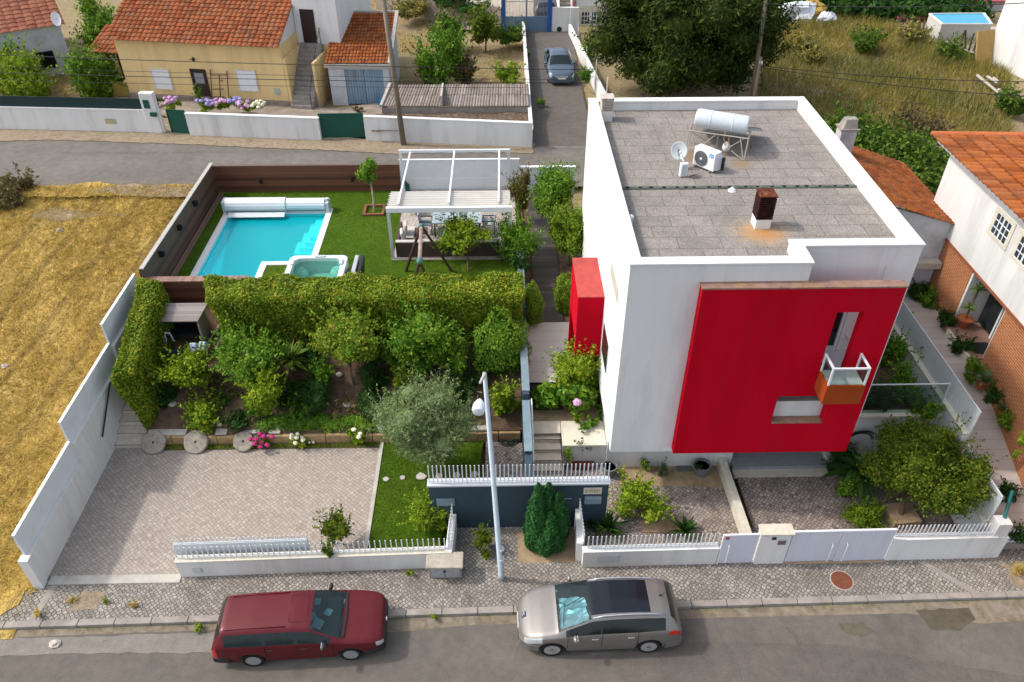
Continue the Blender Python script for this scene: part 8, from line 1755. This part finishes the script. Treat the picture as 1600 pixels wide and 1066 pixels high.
# big conifer
c = YP(1062, 52, 47); t = thing('conifer', 'huge spreading dark conifer towering behind the flat gravel roof', 'tree', (c.x, c.y, 2.6))
bl = lumps((c.x - .3, c.y - 1.2, 6.3), (6.6, 5.6, 4.9), 85, 231, .16, .26); trunk(BARK, t, (c.x, c.y, 2.6), [b[:3] for b in bl[::7]], .35, 5); leaves('crown', L_PINE, t, bl, 85000, .30, .08, 232, .45, sprig=.15)
c = G(962, 95, 4.5)
for i, (px, py, z, rx, ry, mt, n, lb, cat, tm_) in enumerate(((40, 122, 3.6, 48, 34, L_LIME, 4200, 'large bushy green-gold shrub behind the dark green screen', 'bush', None), (146, 112, 4.0, 30, 46, L_MID, 3800, 'upright green tree left of the side porch', 'tree', BARK), (150, 42, 5.0, 28, 38, L_MID, 3400, 'green tree between the old house and the yellow house', 'tree', BARK), (5, 100, 3.9, 30, 24, L_MID, 1800, 'green bush in front of the old whitewashed wall', 'bush', None),
    (690, 95, 4.2, 34, 50, L_MID, 3000, 'loose green tree right of the white shed', 'tree', BARK), (722, 112, 3.4, 22, 20, plain and L_DRYB, 1500, 'purplish-brown twiggy bush beside the loose green tree', 'bush', BARK), (700, 50, 3.8, 30, 18, L_BRAMB, 1800, 'green shrub mass above the loose green tree', 'bush', None), (758, 45, 4.2, 24, 22, L_OLD, 2000, 'small dark tree near the blue gate', 'tree', BARK), (795, 55, 3.4, 24, 10, L_BRAMB, 1200, 'low green bush left of the lane wall', 'bush', None), (640, 14, 3.6, 28, 14, L_WILD, 1600, 'pale green bush at the top edge behind the pole', 'bush', None), (720, 6, 4.2, 36, 10, L_DARK, 1800, 'dark hedge at the top edge', 'bush', None),
    (928, 78, 3.3, 14, 20, L_LIME, 1500, 'bright green shrub right of the lane wall', 'bush', None), (915, 122, 3.3, 12, 14, L_MID, 1000, 'green shrub under the conifer beside the lane wall', 'bush', None), (795, 122, 3.0, 22, 16, L_LIME, 900, 'young light green plants behind the lean-to', 'plant', None), (535, 40, 3.2, 10, 10, L_BRAMB, 500, 'green weeds between the yellow house and the shed', 'bush', None), (845, 160, 2.9, 7, 5, L_MID, 260, 'small weed at the left foot of the lane', 'weed', None), (826, 85, 3.1, 5, 8, L_MID, 260, 'little green weed poking over the lane wall', 'weed', None), (250, 158, 2.9, 8, 5, L_BRAMB, 260, 'low plant at the foot of the yellow house left corner', 'plant', None), (308, 150, 3.3, 6, 14, L_MID, 260, 'slim green plant left of the brown door', 'plant', None), (560, 170, 2.8, 7, 4, L_DRYB, 200, 'dry weeds in front of the rusty blue doors', 'weed', None), (20, 302, 2.7, 30, 14, L_DRYB, 1500, 'brown dry bush at the left edge beside the back street', 'bush', None))):
    shrub('background_bush' if cat == 'bush' else 'background_tree' if cat == 'tree' else 'weed' if cat == 'weed' else 'garden_plant', lb, cat, px, py, z, rx, ry, 2.5, mt, n, .24 if rx > 14 else .12, .11 if rx > 14 else .05, 9 if rx > 14 else 4, 240 + i, tm=tm_, r=.06)
# hydrangeas behind the wall
rd = random.Random(77)
for i, (px, py, mat, lb) in enumerate(((268, 163, F_LILAC, 'pink hydrangea behind the small green gate'), (325, 166, F_BLUE, 'violet-blue hydrangea left end of the bed under the brown door'), (345, 164, F_LILAC, 'lilac-pink hydrangea in the bed under the ladder'), (365, 162, F_BLUE, 'violet hydrangea right of the ladder foot'), (383, 168, F_LILAC, 'pale pink hydrangea under the right shuttered window'), (403, 168, F_WHITE, 'cream hydrangea at the right end of the bed'))):
    flowers('hydrangea', lb, px, py, 3.2, 13, 9, mat, 12, .12, 300 + i, L_LIME, 500, 2.6, 'hydrangeas in front of the yellow house')
t = thing('stacked_poles', 'sheaf of long brown poles leaning beside the white shed', 'poles', tuple(G(670, 130, ZB)))
for k in range(7): a_ = G(664 + 3.2 * k, 132 + k * .7, ZB); b_ = YP(653 + .8 * k, 74 + k, a_.y + 1.2); M().tube(a_, b_, .05).build('pole', BARK, t)
# raised pool far right
rp_ = thing('raised_pool', 'small above-ground turquoise pool with white rim at the top right', 'swimming pool', (33, 56, 2.8))
Pq = [G(1452, 22, 3.9), G(1538, 21, 3.9), G(1550, 38, 3.9), G(1472, 38, 3.9)]; cq = sum(Pq, Vector()) / 4
inn = [cq + (p - cq) * .95 for p in Pq]; ring_o = [(p.x, p.y) for p in Pq][::-1]; ring_i = [(p.x, p.y) for p in inn][::-1]
m = M(); ring(m, ring_o, ring_i, 2.5, 3.85); m.build('wall', plain('grey_white_pool_wall', (0.5, 0.48, 0.44), .8, var=.12), rp_); ro = [cq + (p - cq) * 1.02 for p in Pq]; m = M(); ring(m, [(p.x, p.y) for p in ro][::-1], ring_i, 3.852, 3.95); m.build('rim', POOLW, rp_)
m = M(); m.sheet(ring_i, 3.90); m.build('water', plain('distant_pool_water', (0.0, 0.30, 0.52), .08, var=.05), rp_)
m = M(); q = [G(x, y, 2.72) for x, y in ((1440, 52), (1475, 40), (1560, 45), (1548, 95), (1500, 80))]; m.add([tuple(p) for p in q], [(0, 1, 2, 3, 4)][::1]); o = m.build('pool_yard', CONCL); o.location.z = .12; struct(o)
for i, (px, py, w_, d_) in enumerate(((1508, 9, 10, 3.5), (1432, 24, 2.6, 2.0))):
    c = G(px, py, 3.0); t = thing('red_roof_shed', ('long low red-roofed shed behind the raised pool', 'small red-roofed shed left of the raised pool')[i], 'shed', (c.x, c.y, 2.8)); M().box(c.x - w_ / 2, c.x + w_ / 2, c.y, c.y + d_, 2.5, 3.5 - .5 * i).build('wall', WHITEB, t)
    M().hexa([(c.x - w_ / 2 - .2, c.y - .3, 3.3 - .5 * i), (c.x + w_ / 2 + .2, c.y - .3, 3.3 - .5 * i), (c.x + w_ / 2 + .2, c.y + d_, 4.0 - .5 * i), (c.x - w_ / 2 - .2, c.y + d_, 4.0 - .5 * i), (c.x - w_ / 2 - .2, c.y - .3, 3.4 - .5 * i), (c.x + w_ / 2 + .2, c.y - .3, 3.4 - .5 * i), (c.x + w_ / 2 + .2, c.y + d_, 4.1 - .5 * i), (c.x - w_ / 2 - .2, c.y + d_, 4.1 - .5 * i)]).build('roof', plain('faded_red_roof', (0.36, 0.10, 0.12), .8, var=.15, dirt=(0.25, 0.08, 0.09, .6)), t)
for i, (b_, tp_) in enumerate((((1424, 52), (1428, 32)), ((1436, 54), (1438, 34)), ((1441, 52), (1445, 33)), ((1446, 56), (1463, 32)), ((1456, 55), (1462, 33)), ((1498, 80), (1508, 47)), ((1508, 80), (1509, 47)), ((1512, 83), (1522, 52)), ((1520, 84), (1530, 52)), ((1528, 84), (1533, 62)))):
    a_ = G(*b_, 2.7); p = YP(*tp_, a_.y + .3); tag(M().tube(a_, p, .07, .05, 6).build('timber_stake', plain('dark_stake', (0.07, 0.055, 0.045), .9)), 'dark weathered timber stake in front of the raised pool, number %s from the left' % ('one two three four five six seven eight nine ten'.split()[i]), 'stake', 'timber stakes by the raised pool')
p = G(1538, 95, 2.7); m = M(); m.obox((p.x, p.y, 3.5), (2.1, .1, 2.2), .35, -.35, 0); tag(m.build('leaning_board', plain('yellow_brown_board', (0.40, 0.27, 0.10), .9, var=.12)), 'large yellow-brown board leaning against the blank white gable', 'board')
p = G(1482, 50, 2.9); m = M(); m.ell((p.x, p.y, 3.2), (.7, .6, .6), 10, 7, .15, random.Random(3)); tag(m.build('tarpaulin_heap', plain('dark_blue_tarp', (0.02, 0.025, 0.05), .5)), 'dark blue tarpaulin bundle in front of the raised pool', 'bundle')
for i, (px, py, s_, col, lb) in enumerate(((1248, 19, 1.2, (0.62, 0.66, 0.72), 'large heap of white plastic sheeting at the top of the field'), (1266, 16, 1.1, (0.42, 0.27, 0.05), 'ochre heap right of the white plastic sheeting'), (1292, 25, .55, (0.55, 0.57, 0.62), 'small white bag right of the ochre heap'), (1240, 12, .5, (0.30, 0.06, 0.05), 'red-brown rubbish behind the white plastic sheeting'))):
    p = G(px, py, 3.2); m = M(); m.ell((p.x, p.y, 3.0), (s_ * 1.1, s_ * .8, s_ * .8), 11, 8, .28, random.Random(i)); m.ell((p.x - s_ * .6, p.y, 2.8), (s_ * .7, s_ * .6, s_ * .5), 9, 7, .28, random.Random(i + 9)); tag(m.build('rubbish_heap', plain('heap_material', col, .7, var=.15)), lb, 'rubbish')
for i, (a_, b_) in enumerate((((1527, 118), (1560, 145)), ((1543, 120), (1558, 130)), ((1560, 140), (1592, 158)), ((1552, 122), (1560, 128)))):
    p, q = G(*a_, 2.95), G(*b_, 2.95); tag(M().tube(p, q, .09, .07, 6).build('log', plain('bleached_log', (0.38, 0.34, 0.30), .9)), 'bleached log lying in the grass by the white gable, ' + ('longest', 'short upper one', 'lower right one', 'stubby one')[i], 'log')
p = G(1205, 9, 3); 
# pale table-like object under the conifer and bin lids etc in the far left of field
for i, (px, py, lb) in enumerate(((8, 322, 'small teal pot lying in the dry field near the left edge'), (8, 572, 'crumpled pale litter in the dry field at the left edge'), (92, 360, 'small pale stone in the dry field, upper'), (110, 338, 'pale stone lying near the back street in the dry field'), (85, 1006, 'square pale tile fragment on the front street'))):
    u_ = max(0, min(1, 1)); z = 0.02; q = G(px, py, 1.5)
    for _ in range(8): q = G(px, py, (field_h(q.x, q.y) if q.y > 13 else 0) + .04)
    m = M(); m.ell(tuple(q), (.16, .12, .08), 8, 6, .25, random.Random(i)); tag(m.build(('pot', 'litter', 'stone', 'stone', 'tile_fragment')[i], plain('litter_pale', ((0.03, 0.16, 0.17), (0.5, 0.42, 0.42), (0.42, 0.35, 0.27), (0.45, 0.38, 0.3), (0.5, 0.45, 0.4))[i], .8)), lb, ('pot', 'litter', 'stone', 'stone', 'tile')[i])
